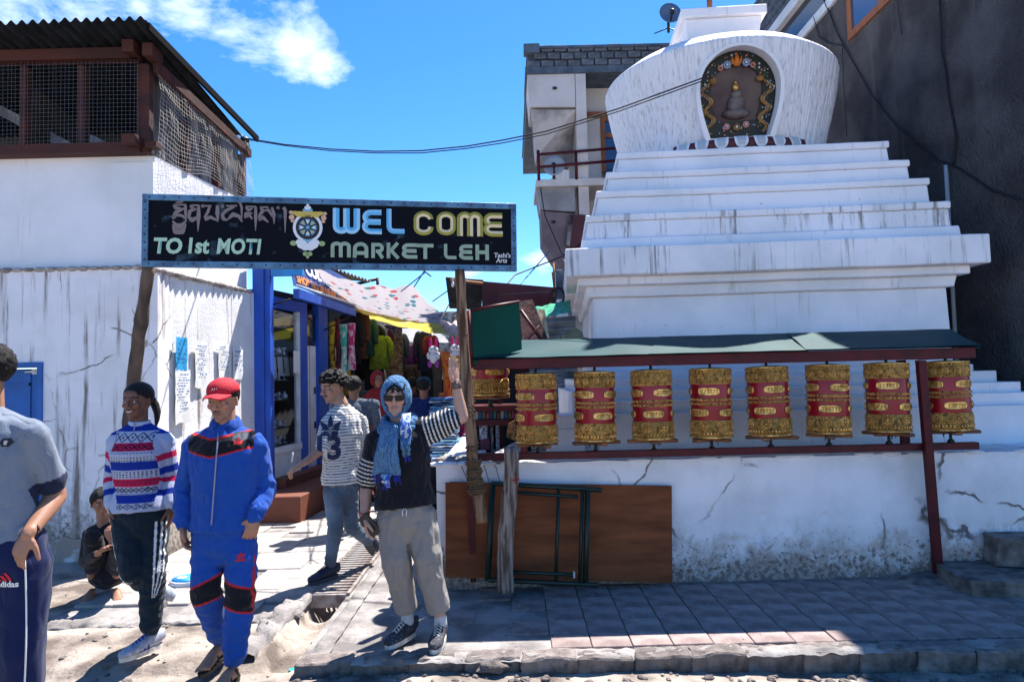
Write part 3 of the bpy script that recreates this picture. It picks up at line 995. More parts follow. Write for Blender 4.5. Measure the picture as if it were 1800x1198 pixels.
# corrugated shop roof over the banner
rf = thing('shop_roof', 'corrugated zinc roof edge above the blue banner', 'roof', W(600, 480, 11))
b = MB(); ra, rb = W(560, 474, 10.2), W(640, 500, 12.5)
b.grid(lambda u, v: V((lerp(ra.x, rb.x + .15, u) - v * 1.3, lerp(ra.y, rb.y, u), lerp(ra.z + .10, rb.z + .05, u) + .02 * math.sin(u * 90) + v * .15)), 120, 3); b.build('roof_sheet', mCORL, rf)
b = MB(); b.tube([rb + V((-.2, 0, 0)), rb + V((.25, 0, .1))], .03, 6); b.tube([rb + V((.25, 0, -.25)), rb + V((.25, 0, .12))], .03, 6); b.build('pole_end', mWIRE, rf)

# ---------------- tarpaulins ----------------
def sheet(name, lab, c, sagz, mat, nu=24, nv=12, wr=.03, cat='tarpaulin'):
    A_, B_, C_, D_ = [W(*q_) for q_ in c]
    def f(u, v):
        p = lerp(lerp(A_, B_, u), lerp(D_, C_, u), v)
        s_ = 4 * u * (1 - u) * .6 + 4 * v * (1 - v) * .4
        return p + V((0, 0, -sagz * s_ + wr * nz3((u * 5, v * 7, sagz * 30)) + wr * .4 * math.sin(u * 22 + v * 9)))
    b = MB(); b.grid(f, nu * 2, nv * 2)
    o = b.build(name, mat); tag(o, lab, cat)
    return o
def cloth_print(name, base, c2, c3, sc):
    m = M(name, base, .85)
    n, l = m.node_tree.nodes, m.node_tree.links
    bs = n['Principled BSDF']
    tc = n.new('ShaderNodeTexCoord'); v = n.new('ShaderNodeTexVoronoi'); v.inputs['Scale'].default_value = sc
    l.new(tc.outputs['Object'], v.inputs['Vector'])
    nn = n.new('ShaderNodeTexNoise'); nn.inputs['Scale'].default_value = sc * 3; l.new(tc.outputs['Object'], nn.inputs['Vector'])
    a = n.new('ShaderNodeMath'); a.operation = 'MULTIPLY_ADD'; l.new(nn.outputs['Fac'], a.inputs[0]); a.inputs[1].default_value = .55; l.new(v.outputs['Distance'], a.inputs[2])
    r_ = n.new('ShaderNodeMapRange'); r_.inputs[1].default_value = .60; r_.inputs[2].default_value = .54; l.new(a.outputs[0], r_.inputs[0])
    mx2 = n.new('ShaderNodeMixRGB'); sep = n.new('ShaderNodeSeparateColor'); l.new(v.outputs['Color'], sep.inputs[0]); gt = n.new('ShaderNodeMath'); gt.operation = 'GREATER_THAN'
    l.new(sep.outputs[0], gt.inputs[0]); gt.inputs[1].default_value = .5; l.new(gt.outputs[0], mx2.inputs[0])
    mx2.inputs[1].default_value = (*c2, 1); mx2.inputs[2].default_value = (*c3, 1)
    mx = n.new('ShaderNodeMixRGB'); l.new(r_.outputs[0], mx.inputs[0]); mx.inputs[1].default_value = (*base, 1); l.new(mx2.outputs[0], mx.inputs[2])
    l.new(mx.outputs[0], bs.inputs['Base Color'])
    # thin cloth lets some sun through
    tr = n.new('ShaderNodeBsdfTranslucent'); l.new(mx.outputs[0], tr.inputs[0]); ms = n.new('ShaderNodeMixShader'); ms.inputs[0].default_value = .45
    out = n['Material Output']; l.new(bs.outputs[0], ms.inputs[1]); l.new(tr.outputs[0], ms.inputs[2]); l.new(ms.outputs[0], out.inputs[0])
    return m
mFLOR = cloth_print('floral_sheet_print', (.42, .39, .41), (.34, .05, .06), (.05, .16, .20), 6.5)
mTW2 = cloth_print('plain_tarp', (.50, .50, .52), (.48, .48, .50), (.46, .46, .48), 2)
mTY = cloth_print('yellow_tarp', (.70, .56, .12), (.66, .52, .10), (.75, .6, .3), 3)
mTP = cloth_print('pink_tarp', (.74, .66, .66), (.5, .2, .25), (.6, .5, .4), 6)
sheet('tarpaulin', 'white sheet with red and teal floral print slung high over the alley', [(553, 472, 9.4), (728, 503, 9.6), (800, 568, 11.2), (612, 538, 11.6)], .16, mFLOR)
sheet('tarpaulin', 'long yellow edged canopy cloth hanging below the floral sheet', [(615, 540, 10.9), (810, 572, 11.4), (812, 592, 12.3), (640, 556, 12.3)], .06, mTY)
sheet('tarpaulin', 'plain white tarpaulin sagging deeper in the alley above purple clothes', [(640, 566, 12.8), (775, 574, 12.8), (790, 600, 15.6), (650, 594, 15.6)], .10, mTW2)
sheet('tarpaulin', 'pale pink patterned cloth over the right hand stalls beside the lashed pole', [(772, 562, 10.6), (816, 562, 10.2), (816, 588, 11.0), (778, 580, 11.5)], .05, mTP)
def cable(name, lab, pts, r=.008, sagz=0.0, mat=None, cat='cable', n=14, group=None, build=True):
    P_ = [W(*p) for p in pts]
    out = []
    for i in range(len(P_) - 1):
        for k in range(n if i < len(P_) - 2 else n + 1):
            t = k / n
            out.append(lerp(P_[i], P_[i + 1], t) - V((0, 0, sagz * 4 * t * (1 - t))))
    b = MB(); b.tube(out, r, 6)
    o = b.build(name, mat or mWIRE)
    return tag(o, lab, cat, group)
cable('rope', 'pair of thin blue ropes tying the floral sheet up to the sign', [(705, 512, 9.5), (748, 478, 7.6)], .008, mat=M('blue_rope', (.05, .15, .5), .8))
cable('rope', 'dark rope from the floral sheet peak up behind the sign', [(728, 504, 9.6), (746, 476, 7.8), (757, 485, 7.6)], .009)
cable('rope', 'slanting rope from the alley sheet towards the dark tin roof', [(760, 530, 10.5), (805, 498, 10.5)], .009)
cable('rope', 'white rope from the tin roof corner down to the pink cloth', [(806, 506, 9.8), (775, 560, 10.6)], .012, mat=M('white_rope', (.7, .7, .7), .8))

# ---------------- hanging goods, left side of the alley ----------------
def garment(lab, px, y0, y1, w, Y, col, col2=None, cat='garment', name='hanging_garment', kind='jacket', group=None):
    """a garment on a hanger: shoulders, body, two sleeves"""
    top = W(px, y0, Y); bot = W(px, y1, Y); ww = w / 1200 * Y / 2; h = top.z - bot.z
    m = M('garment_' + lab.replace(' ', '_')[:40], col, .85, col2=col2 or tuple(c * .6 for c in col), scale=12, lo=.45, hi=.6, bump=.5, bscale=15)
    root = thing(name, lab, cat, top, 0, group)
    sd_ = random.random() * 10
    if kind == 'scarf':
        b = MB()
        def f(u, v):
            a = u * 2 * PI
            p = V((ww * math.cos(a) * (1 - .3 * math.sin(v * PI) + .25 * nz3((u * 3, v * 2, sd_))), .06 * math.sin(a), -h * v))
            return top + p
        b.grid(f, 16, 12)
        b.build('cloth', m, root)
    else:
        b = MB()
        b.tube([top + V((0, 0, -.01)), top + V((0, 0, -.06 * h)), top + V((0, 0, -.18 * h)), top + V((0, .0, -.55 * h)), bot],
               [(ww * .25, .04), (ww * .55, .07), (ww * .78, .10), (ww * .72, .10), (ww * .8, .11)], 18, side=(1, 0, 0))
        for v_ in range(len(b.v)):
            p = V(b.v[v_]); b.v[v_] = tuple(p + noise.noise_vector(p * 7 + V((sd_, 0, 0))) * .03)
        b.build('body', m, root)
        for s_ in (-1, 1):
            b = MB()
            b.tube([top + V((s_ * ww * .6, 0, -.10 * h)), top + V((s_ * ww * .88, -.02, -.25 * h)), top + V((s_ * ww * .95, -.04, -.62 * h))], [(.075, .06), (.07, .055), (.05, .045)], 10, round_=True)
            b.build('sleeve', m, root)
        b = MB(); b.tube([top + V((0, 0, -.02)), top + V((0, 0, .05)), top + V((.02, 0, .08)), top + V((0, 0, .1))], .006, 5); b.build('hanger_hook', mWIRE, root)
    return root
garment('yellow and orange patterned scarf hanging first beside the blue door post', 583, 565, 660, 14, 10.6, (.55, .40, .03), (.1, .02, .02), 'scarf', 'hanging_scarf', 'scarf')
garment('dark red scarf hanging between the yellow and green checked scarves', 594, 560, 655, 10, 10.7, (.22, .02, .03), (.03, .02, .03), 'scarf', 'hanging_scarf', 'scarf')
garment('green and white checked scarf hanging by the shop door', 604, 570, 670, 14, 10.5, (.03, .35, .25), (.6, .6, .55), 'scarf', 'hanging_scarf', 'scarf')
garment('pink and black checked scarf right of the green checked scarf', 617, 568, 650, 16, 10.6, (.45, .02, .14), (.6, .5, .5), 'scarf', 'hanging_scarf', 'scarf')
garment('black jacket hanging high behind the scarves', 615, 548, 640, 46, 11.3, (.012, .011, .014))
garment('orange lined brown jacket hanging behind the striped shirt man', 634, 545, 630, 24, 11.4, (.10, .03, .015))
garment('lime green jacket hanging in the middle of the stall row', 666, 590, 648, 46, 12.0, (.16, .24, .015))
garment('charcoal jacket hanging above the lime green one', 656, 570, 620, 44, 12.4, (.015, .015, .018))
garment('black coat hanging right of the lime green jacket', 686, 590, 668, 40, 12.8, (.01, .01, .012))
garment('purple jacket hanging deeper under the white tarpaulin', 716, 606, 650, 36, 14.0, (.10, .008, .09))
garment('violet blue jacket partly behind the purple one', 733, 608, 650, 30, 14.3, (.05, .02, .16))
garment('black padded coat at the right end of the left stalls', 752, 608, 668, 40, 14.0, (.008, .008, .012))
garment('grey coat high in the dark at the stall back', 638, 590, 668, 40, 12.9, (.02, .02, .026))
for (lab_, a_) in (('mustard yellow jacket hanging low beside the scarves', (600, 640, 720, 24, 11.0, (.35, .22, .02))), ('dark teal jacket right of the orange lined jacket', (648, 560, 625, 26, 11.9, (.01, .06, .07))),
                 ('wine red coat behind the lime green jacket', (672, 575, 640, 34, 12.6, (.10, .01, .02))), ('faded grey green coat under the yellow canopy cloth', (700, 585, 650, 34, 13.2, (.06, .07, .05))),
                 ('black trousers hung below the lime green jacket', (660, 640, 720, 30, 12.1, (.008, .008, .01))), ('brown leather bag like coat under the purple jacket', (722, 640, 700, 30, 13.6, (.06, .03, .015))),
                 ('dark blue coat left of the white bunny dolls', (744, 580, 650, 28, 12.4, (.01, .015, .05))), ('crimson fringed cloth hanging above the navy shirt man', (757, 590, 640, 20, 11.8, (.20, .015, .03)))):
    garment(lab_, *a_)
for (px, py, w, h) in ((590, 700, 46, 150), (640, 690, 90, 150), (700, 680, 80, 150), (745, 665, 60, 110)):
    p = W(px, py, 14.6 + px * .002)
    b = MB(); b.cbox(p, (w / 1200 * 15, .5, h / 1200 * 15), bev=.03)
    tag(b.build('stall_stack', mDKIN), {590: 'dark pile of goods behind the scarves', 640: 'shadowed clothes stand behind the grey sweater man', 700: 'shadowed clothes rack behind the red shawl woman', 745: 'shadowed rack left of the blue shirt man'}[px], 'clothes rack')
p = W(688, 632, 12.6)
b = MB(); b.cbox(p, (.42, .03, 1.3), bev=.01)
for i in range(5): b.cbox(p + V((0, -.02, .5 - i * .25)), (.30, .02, .12))
tag(b.build('display_board', M('brown_board', (.22, .15, .13), .8, col2=(.05, .03, .03), scale=18)), 'grey brown display board with rows of rings beside the lime green jacket', 'display board')
for k, (px, py) in enumerate(((762, 615), (800, 612))):
    p = W(px, py, 9.6)
    root = thing('bunny_toy', 'white bunny doll with pink ears, ' + ('left' if k == 0 else 'right') + ' one of the pair under the pale cloth', 'toy', p)
    mw = M('white_plush', (.72, .68, .68), .95, bump=.5); mp_ = M('pink_plush', (.75, .03, .2), .95)
    b = MB(); b.ell(p, (.07, .05, .06)); b.ell(p + V((0, -.02, -.11)), (.06, .05, .08)); b.build('body', mw, root)
    for s_ in (-1, 1):
        b = MB(); b.ell(p + V((s_ * .04, 0, .10)), (.022, .015, .07)); b.build('ear', mp_, root)
        b = MB(); b.ell(p + V((s_ * .05, -.03, -.20)), (.03, .03, .05)); b.build('foot', mp_ if k else M('mauve_plush', (.3, .05, .3), .9), root)
        b = MB(); b.ell(p + V((s_ * .07, -.02, -.08)), (.025, .025, .05)); b.build('arm', mw, root)
        b = MB(); b.ell(p + V((s_ * .022, -.05, .01)), .008, nu=6, nv=4); b.build('eye', mWIRE, root)
garment('olive brown long dress hanging on the right of the alley', 768, 628, 740, 22, 10.4, (.05, .045, .03), kind='scarf', name='hanging_dress', cat='dress')
garment('orange long shawl hanging beside the lashed pole', 786, 618, 725, 20, 9.6, (.45, .13, .01), (.3, .02, .02), kind='scarf', name='hanging_shawl', cat='shawl')
garment('mustard yellow patterned cloth hanging nearest the lashed pole', 799, 625, 720, 18, 9.2, (.5, .36, .05), (.35, .05, .02), kind='scarf', name='hanging_shawl', cat='shawl')
garment('dark red patterned cloth under the orange shawl', 782, 690, 770, 26, 9.8, (.25, .02, .03), (.5, .4, .1), kind='scarf', name='hanging_shawl', cat='shawl')
garment('magenta cloth bundle hanging low by the lashed pole', 808, 730, 790, 24, 8.6, (.3, .01, .08), kind='scarf', name='hanging_shawl', cat='shawl')
# magazines / scarves in a shiny stack and the green drum
root = thing('cloth_stack', 'tall stack of folded blue and silver cloths beside the man with the scarf', 'cloth stack', W(775, 800, 7.6))
for i in range(24):
    p = W(782 + random.uniform(-4, 4), 700 + i * 4.9, 8.4 - i * .05)
    b = MB(); b.cbox(p, (.30, .34, .028), bev=.008)
    b.build('folded_cloth', M('fold%d' % (i % 4), [(.08, .25, .5), (.45, .5, .55), (.02, .06, .15), (.2, .45, .6)][i % 4], .4, col2=(.02, .03, .06), scale=30, stretch=(.3, 1, 1)), root)
b = MB(); p0 = W(785, 812, 7.6); b.box((p0.x - .1, 7.5, -.02), (p0.x + .2, 8.6, .62)); b.build('base_crate', mDKIN, root)
p = W(806, 808, 7.2); root = thing('metal_drum', 'dark green metal drum behind the low wall by the lashed pole', 'drum', (p.x, p.y, 0))
b = MB(); b.lathe([(.18, 0), (.185, .02), (.18, .04), (.18, .36), (.19, .38), (.18, .40), (.18, .76), (.19, .78), (.185, .8), (.16, .8)], 24, (p.x, 7.2, .05)); b.build('drum_body', mGRN, root)

# ---------------- right side of the alley: stalls behind the shelter ----------------
tin = thing('tin_shed', 'maroon tin shed with dark corrugated roof flap standing behind the green panel', 'shed', W(870, 520, 9))
b = MB(); Q = [W(783, 487, 8.6), W(850, 492, 8.8), W(846, 545, 9.4), (W(790, 542, 9.4))]
def cg(u, v):
    p = lerp(lerp(Q[0], Q[1], u), lerp(Q[3], Q[2], u), v); return p + V((0, 0, .012 * math.sin(v * 70)))
b.grid(cg, 4, 120); b.build('roof_flap', mCORR, tin)
b = MB(); b.poly([W(848, 494, 8.8), W(988, 506, 9.6), W(945, 600, 9.6), W(846, 600, 8.8)], (0, .04, 0)); b.build('maroon_panel', mREDW, tin)
b = MB(); b.poly([W(840, 540, 8.7), W(850, 536, 8.7), W(850, 820, 8.7), W(840, 820, 8.7)], (0, .1, 0)); b.build('frame_post', mRED, tin)
b = MB(); b.tube([W(792, 492, 8.55), W(848, 498, 8.75)], .02, 6); b.build('batten', mOCHW, tin)
b = MB(); pb_ = W(796, 500, 8.5); b.ell(pb_, (.02, .02, .035)); b.tube([pb_, pb_ + V((0, 0, .1))], .006, 5); b.build('bulb', M('bulb_glass', (.7, .7, .7), .2), tin)
b = MB(); b.poly([W(912, 529, 6.6), W(936, 526, 6.7), W(969, 611, 6.6), W(919, 611, 6.4)], (0, .02, 0))
g_ = tag(b.build('folded_panel', M('rusty_brown_tin', (.09, .02, .015), .5, .3, col2=(.03, .01, .01), scale=14, bump=.6, bscale=8)), 'crumpled brown tin panel leaning right of the dark green sheet', 'tin panel')
b = MB(); b.tube([W(915, 545, 6.35), W(962, 612, 6.35)], .018, 6); b.tube([W(921, 606, 6.3), W(948, 572, 6.3)], .008, 6)
tag(b.build('brace_rod', mRED), 'crossed brace rods in front of the crumpled brown tin', 'brace')
b = MB(); A_, B_, C_, D_ = W(940, 540, 8.0), W(1003, 527, 8.0), W(1004, 548, 7.4), W(958, 558, 7.4)
b.grid(lambda u, v: lerp(lerp(A_, B_, u), lerp(D_, C_, u), v) + V((0, 0, .02 * nz3((u * 8, v * 8, 0)))), 14, 8)
tag(b.build('green_tarpaulin', M('green_tarp', (.01, .35, .16), .5, col2=(.005, .12, .06), scale=14)), 'bright green tarpaulin between the brown tin and the stupa', 'tarpaulin')
b = MB(); Q2 = [W(930, 560, 8.2), W(1012, 555, 8.2), W(1012, 830, 8.2), W(930, 830, 8.2)]
b.grid(lambda u, v: lerp(lerp(Q2[0], Q2[1], u), lerp(Q2[3], Q2[2], u), v) + V((0, .02 * math.sin(v * 140), 0)), 3, 180)
tag(b.build('corrugated_fence', mCORL), 'horizontal corrugated zinc wall seen in the gap left of the stupa', 'wall')
for k, (xa, xb) in enumerate(((943, 952), (952, 957))):
    b = MB(); b.slab([W(xa, 545, 7.3), W(xb, 543, 7.3), W(xb + 8, 592, 7.1), W(xa + 8, 592, 7.1)], .03)
    tag(b.build('loose_board', M('pale_board', (.5, .4, .28), .8, col2=(.3, .2, .1), scale=14)), ('wide' if k == 0 else 'narrow') + ' pale loose board standing by the crumpled brown tin', 'board')
b = MB(); b.poly([W(986, 612, 7.0), W(992, 585, 7.0), W(1014, 576, 7.0), W(1024, 584, 7.0), W(1026, 592, 7.0), W(1036, 594, 7.0), W(1036, 640, 7.0), W(986, 640, 7.0)], (0, .2, 0))
tag(b.build('olive_block', M('olive_plaster', (.20, .21, .13), .8, col2=(.12, .12, .08), scale=4)), 'small olive plaster stair block against the left side of the stupa', 'wall')
# antenna box and wires by the stupa
root = thing('meter_box', 'grey electrical box with coiled cables beside the stupa cornice', 'electrical box', W(983, 500, 8.4))
b = MB(); p = W(983, 500, 8.4); b.cbox(p, (.08, .08, .36), bev=.008); b.build('case', mSLATE, root)
b = MB(); b.tube([W(973, 462, 8.4), W(975, 520, 8.4)], .012, 6); b.tube([W(971, 478, 8.4), W(974, 505, 8.4)], .012, 6); b.build('pipe', mOCHW, root)
b = MB()
for i in range(4):
    c = W(978 + i * 2, 520, 8.3); b.tube([c + V((.09 * math.cos(a_ * PI / 8) * (1 - i * .12), 0, .09 * math.sin(a_ * PI / 8) * (1 + i * .1))) for a_ in range(17)], .005, 5)
b.build('coiled_cable', mWIRE, root)
# stall shelves under the shelter: left return
st = thing('souvenir_stall', 'dark red souvenir stall frame behind the left end of the shelter', 'stall', W(870, 760, 6.8))
for (y_, nm) in ((712, 'shelf'), (736, 'shelf'), (800, 'shelf')):
    b = MB(); a_, c_ = W(826, y_, 6.3), W(915, y_ - 1, 6.3); b.box((a_.x, 6.1, a_.z - .05), (c_.x, 6.5, a_.z)); b.build(nm, mRED, st)
for px in (826, 878, 918):
    b = MB(); a_ = W(px, 700, 6.4); b.box((a_.x - .022, 6.4, .9), (a_.x + .022, 6.45, 1.8)); b.build('upright', mRED, st)
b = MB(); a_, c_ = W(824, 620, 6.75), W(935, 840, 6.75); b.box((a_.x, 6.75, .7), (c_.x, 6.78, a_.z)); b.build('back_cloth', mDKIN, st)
cols = [(.4, .05, .05), (.55, .5, .45), (.05, .15, .35), (.3, .18, .05), (.5, .1, .2), (.1, .1, .1), (.02, .25, .2)]
for i in range(13):
    px = 832 + i * 6.4
    p = W(px, 730, 6.28); h = random.uniform(.04, .09)
    b = MB(); b.cbox((0, 0, h / 2), (.028, .05, h), bev=.004); b.cbox((0, 0, h + .008), (.02, .03, .016))
    o = b.build('souvenir', M('souv%d' % (i % 7), cols[i % 7], .5)); o.location = (p.x, p.y, W(px, 736, 6.3).z)
    tag(o, 'tiny %s souvenir in the row on the stall shelf behind the lashed pole' % ('red', 'cream', 'blue', 'brown', 'pink', 'black', 'teal')[i % 7], 'souvenir', 'souvenirs on the stall shelf')
bagl = ['navy woven bag with white zigzag', 'rust red woven pouch', 'dark checked cloth bag', 'pale grey rolled cloth']
for k, (px, y0, y1, w, c, c2) in enumerate(((850, 742, 772, 14, (.05, .06, .12), (.6, .6, .6)), (853, 770, 790, 16, (.2, .03, .03), (.05, .05, .1)), (868, 742, 800, 10, (.03, .03, .04), (.2, .2, .22)), (872, 745, 790, 12, (.3, .32, .35), (.12, .12, .14)))):
    t_, b_ = W(px, y0, 6.3), W(px, y1, 6.3); w2 = w / 1200 * 6.3
    root = thing('cloth_bag', bagl[k] + ' hanging under the stall shelf behind the lashed pole', 'bag', t_)
    b = MB(); b.cbox((t_ + b_) / 2, (w2, .03, t_.z - b_.z), bev=.008); b.build('bag_body', M('bagm%d' % k, c, .9, col2=c2, scale=50), root)
    b = MB(); b.tube([t_ + V((-w2 * .3, 0, 0)), t_ + V((0, 0, .04)), t_ + V((w2 * .3, 0, 0))], .004, 5); b.build('strap', mWIRE, root)
root = thing('carved_mask', 'yellow and brown carved wooden figure leaning by the first prayer wheel', 'carving', W(899, 760, 6.0))
b = MB(); b.poly([W(893, 745, 6.0), W(906, 738, 6.0), W(908, 775, 6.0), W(890, 768, 6.0)], (0, .05, 0)); b.build('panel', M('carving', (.4, .2, .06), .6, col2=(.08, .04, .02), scale=25, bump=.8), root)
b = MB(); A_, B_, C_ = W(858, 806, 5.7), W(915, 775, 6.1), W(915, 806, 5.6); b.poly([A_, C_, B_], (0, 0, .02))
tag(b.build('paper_poster', M('glossy_print', (.7, .7, .7), .4, col2=(.25, .25, .27), scale=20)), 'glossy paper corner lying on the low wall beside the log post', 'paper')

# ---------------- stupa ----------------
SX, SY, SYAW = 2.64, 8.40, R(-4)
stu = thing('stupa', 'large whitewashed stupa with stepped tiers and a bulging dome holding a painted niche', 'stupa', (SX, SY, 0), SYAW)
SM = stu.matrix_basis.copy()
SM = Matrix.Translation((SX, SY, 0)) @ Matrix.Rotation(SYAW, 4, 'Z')
def zc(py, h, px=1335): return W(px, py, SY - h).z
def tier(h, z0, z1, name='tier', lip=0.0, flare=0.0, m=mSTU):
    b = MB()
    h0 = h - flare
    zz1 = z1 - .07 if lip else z1
    b.hexa([V((-h0, -h0, z0)), V((h0, -h0, z0)), V((h0, h0, z0)), V((-h0, h0, z0)), V((-h, -h, zz1)), V((h, -h, zz1)), V((h, h, zz1)), V((-h, h, zz1))])
    if lip: b.box((-h - lip, -h - lip, zz1 + .001), (h + lip, h + lip, z1))
    me_ = b.mesh(name)
    bm = bmesh.new(); bm.from_mesh(me_)
    bmesh.ops.subdivide_edges(bm, edges=[e for e in bm.edges if e.calc_length() > .6], cuts=34, use_grid_fill=True)
    for v in bm.verts:
        p = v.co.copy(); v.co += V((nz3(p * 1.6), nz3(p * 1.6 + V((9, 0, 0))), nz3(p * 1.1 + V((0, 9, 0))) * .9)) * .008 + noise.noise_vector(p * 7) * .0035
    bm.to_mesh(me_); bm.free()
    return link(name, me_, m, stu, True, .010)
H = dict(slab=1.97, t1=1.80, t2=1.74, t3=1.62, t4=1.50, t5=1.37, c1=1.85, c2=1.77, body=1.70)
z_sb = zc(474, H['slab']); z_st = zc(424, H['slab'])
z1 = zc(409, H['t1']); z2 = zc(366, H['t2'] + .02); z3 = zc(324, H['t3'] + .02); z4 = zc(291, H['t4'] + .02); z5 = zc(257, H['t5'] + .02)
zc1 = zc(492, H['c1']); zc2 = zc(513, H['c2'])
tier(H['body'], 0, zc2, 'plinth', flare=-.06)
tier(H['c2'], zc2, zc1, 'cornice', flare=.02)
tier(H['c1'], zc1, z_sb, 'cornice')
tier(H['slab'], z_sb, z_st, 'cornice_slab', m=mSTD)
zb_ = z_st
for hk, zz in (('t1', z1), ('t2', z2), ('t3', z3), ('t4', z4), ('t5', z5)):
    tier(H[hk], zb_, zz, 'tier', lip=.018 if hk != 't1' else 0, flare=-.012, m=mSTD if hk == 't2' else mSTU); zb_ = zz
# dome with the opening of the niche
R0, ZB, ZR = 1.375, z5, 5.17
prof = []
for i in range(33):
    t = i / 32
    r = 1.15 + .10 * t + .15 * math.sin(t * PI / 2) * t ** .3
    prof.append((r * .985, lerp(ZB, ZR - .05, t)))
prof += [(R0 + .006, ZR - .02), (R0 - .01, ZR + .01), (R0 - .06, ZR + .05), (1.18, ZR + .15), (.95, ZR + .26), (.6, ZR + .34), (.3, ZR + .36)]
NA = R(-90 - 3.0)         # heading of the niche in the stupa's frame
tilt = R(11.5)
n_ = V((math.cos(NA), math.sin(NA), 0)); nr = V((-math.sin(NA), math.cos(NA), 0))
nout = (n_ * math.cos(tilt) - V((0, 0, 1)) * math.sin(tilt)); nup = (V((0, 0, 1)) * math.cos(tilt) + n_ * math.sin(tilt))
rmid = 1.27; ZN = ZB + .63
FN = Matrix((nr, nup, nout)).transposed().to_4x4(); FN.translation = n_ * (rmid + .0) + V((0, 0, ZN))
def arch(w, h, t, wb=None, n=18):
    """outline: narrow foot, round top; w half width, h half height"""
    wb = wb or w * .74
    pts = [V((-wb, -h, t)), V((wb, -h, t))]
    for i in range(7): pts.append(V((lerp(wb, w, math.sin((i + 1) / 7 * PI / 2)), lerp(-h, h - w, (i + 1) / 7), t)))
    for i in range(1, n): a = PI * i / n; pts.append(V((w * math.cos(a), h - w + w * math.sin(a), t)))
    for i in range(7): pts.append(V((-lerp(w, wb, 1 - math.cos((i) / 7 * PI / 2)), lerp(h - w, -h, i / 7), t)))
    return pts
AW, AH = .415, .465
Finv = FN.inverted()
def inside(q, w, h):
    if abs(q.y) > h: return False
    if q.y > h - w: return q.x ** 2 + (q.y - h + w) ** 2 < w * w
    t = (q.y + h) / (2 * h - w); return abs(q.x) < lerp(w * .74, w, math.sin(max(0, t) * PI / 2))
b = MB(); NS = 900
for (r, z) in prof:
    for j in range(NS):
        a = 2 * PI * j / NS
        rr = r + (.010 * nz3((a * 42, z * .5, 0)) + .011 * nz3((a * 75, z * .6, 4)) + .006 * nz3((a * 140, z * .5, 8)) if r > 1.1 and z < ZR else 0)
        b.v.append((rr * math.cos(a), rr * math.sin(a), z))
for i in range(len(prof) - 1):
    for j in range(NS):
        f = (i * NS + j, i * NS + (j + 1) % NS, (i + 1) * NS + (j + 1) % NS, (i + 1) * NS + j)
        c = (V(b.v[f[0]]) + V(b.v[f[2]])) / 2
        q = Finv @ c
        if q.z > -.3 and inside(q, AW + .018, AH + .018): continue
        b.f.append(f); b.m.append(0); b.sm.append(True)
b.build('dome', mDOME, stu, local=True)
# niche frame: band round the opening, cheeks going in
outer, inner = arch(AW + .040, AH + .035, .03, (AW + .04) * .78), arch(AW, AH, .035)
b = MB(); k = len(inner)
ob = [V((p.x, p.y, -.10)) for p in outer]; ib = [V((p.x, p.y, -.26)) for p in inner]
vs = outer + inner + ob + ib
fs = []
for i in range(k):
    j = (i + 1) % k
    fs += [(i, j, k + j, k + i), (2 * k + i, 2 * k + j, j, i), (k + i, k + j, 3 * k + j, 3 * k + i)]
b.add([FN @ v for v in vs], fs)
b.build('niche_frame', mPLB, stu, local=True)
b = MB(); b.add([FN @ V((p.x * 1.01, p.y * 1.01, -.20)) for p in inner], [tuple(range(k))]); nb = b.build('niche_back', M('niche_maroon', (.05, .015, .02), .4, col2=(.10, .06, .05), scale=3), stu, local=True)
mBK = M('niche_black', (.008, .012, .010), .5); mOG = M('dragon_ochre', (.34, .17, .035), .5, col2=(.15, .07, .02), scale=30); mPK = M('petal_pink', (.6, .25, .22), .6)
mBL_ = M('petal_blue', (.25, .35, .55), .6); mWC = M('cloud_white', (.7, .68, .62), .6); mOR = M('flame_orange', (.6, .16, .02), .6); mDG = M('leaf_green', (.05, .18, .10), .6)
b = MB()     # dark carved border: ring between outline and inner window
inn2 = [V((p.x * .66, p.y * .70 + (.0), -.175)) for p in arch(AW, AH, 0)]
out2 = [V((p.x * 1.0, p.y * 1.0, -.175)) for p in arch(AW, AH, 0)]
for p in inn2: p.y = p.y * .92 + .03
b.add([FN @ v for v in out2 + inn2] + [FN @ (v - V((0, 0, .03))) for v in inn2], [(i, (i + 1) % k, k + (i + 1) % k, k + i) for i in range(k)] + [(k + i, k + (i + 1) % k, 2 * k + (i + 1) % k, 2 * k + i) for i in range(k)])
b.build('carved_border', mBK, stu, local=True)
for s_ in (-1, 1):
    b = MB(); pts = []
    for i in range(40):
        t = i / 39
        y = lerp(-AH * .86, AH * .30, t)
        xb = lerp(AW * .63, AW * .80, t)
        pts.append(FN @ V((s_ * (xb + .045 * math.sin(t * 17)), y, -.155)))
    b.tube(pts, [.012 + .012 * math.sin(PI * min(1, i / 39 * 1.15)) for i in range(40)], 7)
    e = pts[-1]
    b.ell(e + FN.to_3x3() @ V((-s_ * .04, .02, .0)), (.045, .03, .035), nu=8, nv=6)
    b.tube([e, e + FN.to_3x3() @ V((-s_ * .05, .05, .01)), e + FN.to_3x3() @ V((-s_ * .02, .10, .01))], [.012, .01, .004], 6)
    b.build('carved_dragon', mOG, stu, local=True)
    b = MB()
    for i in range(0, 39, 1):
        p = pts[i]; b.ell(p + FN.to_3x3() @ V((s_ * .026, .0, .004)), .0065, nu=5, nv=4)
    b.build('dragon_spines', mWC, stu, local=True)
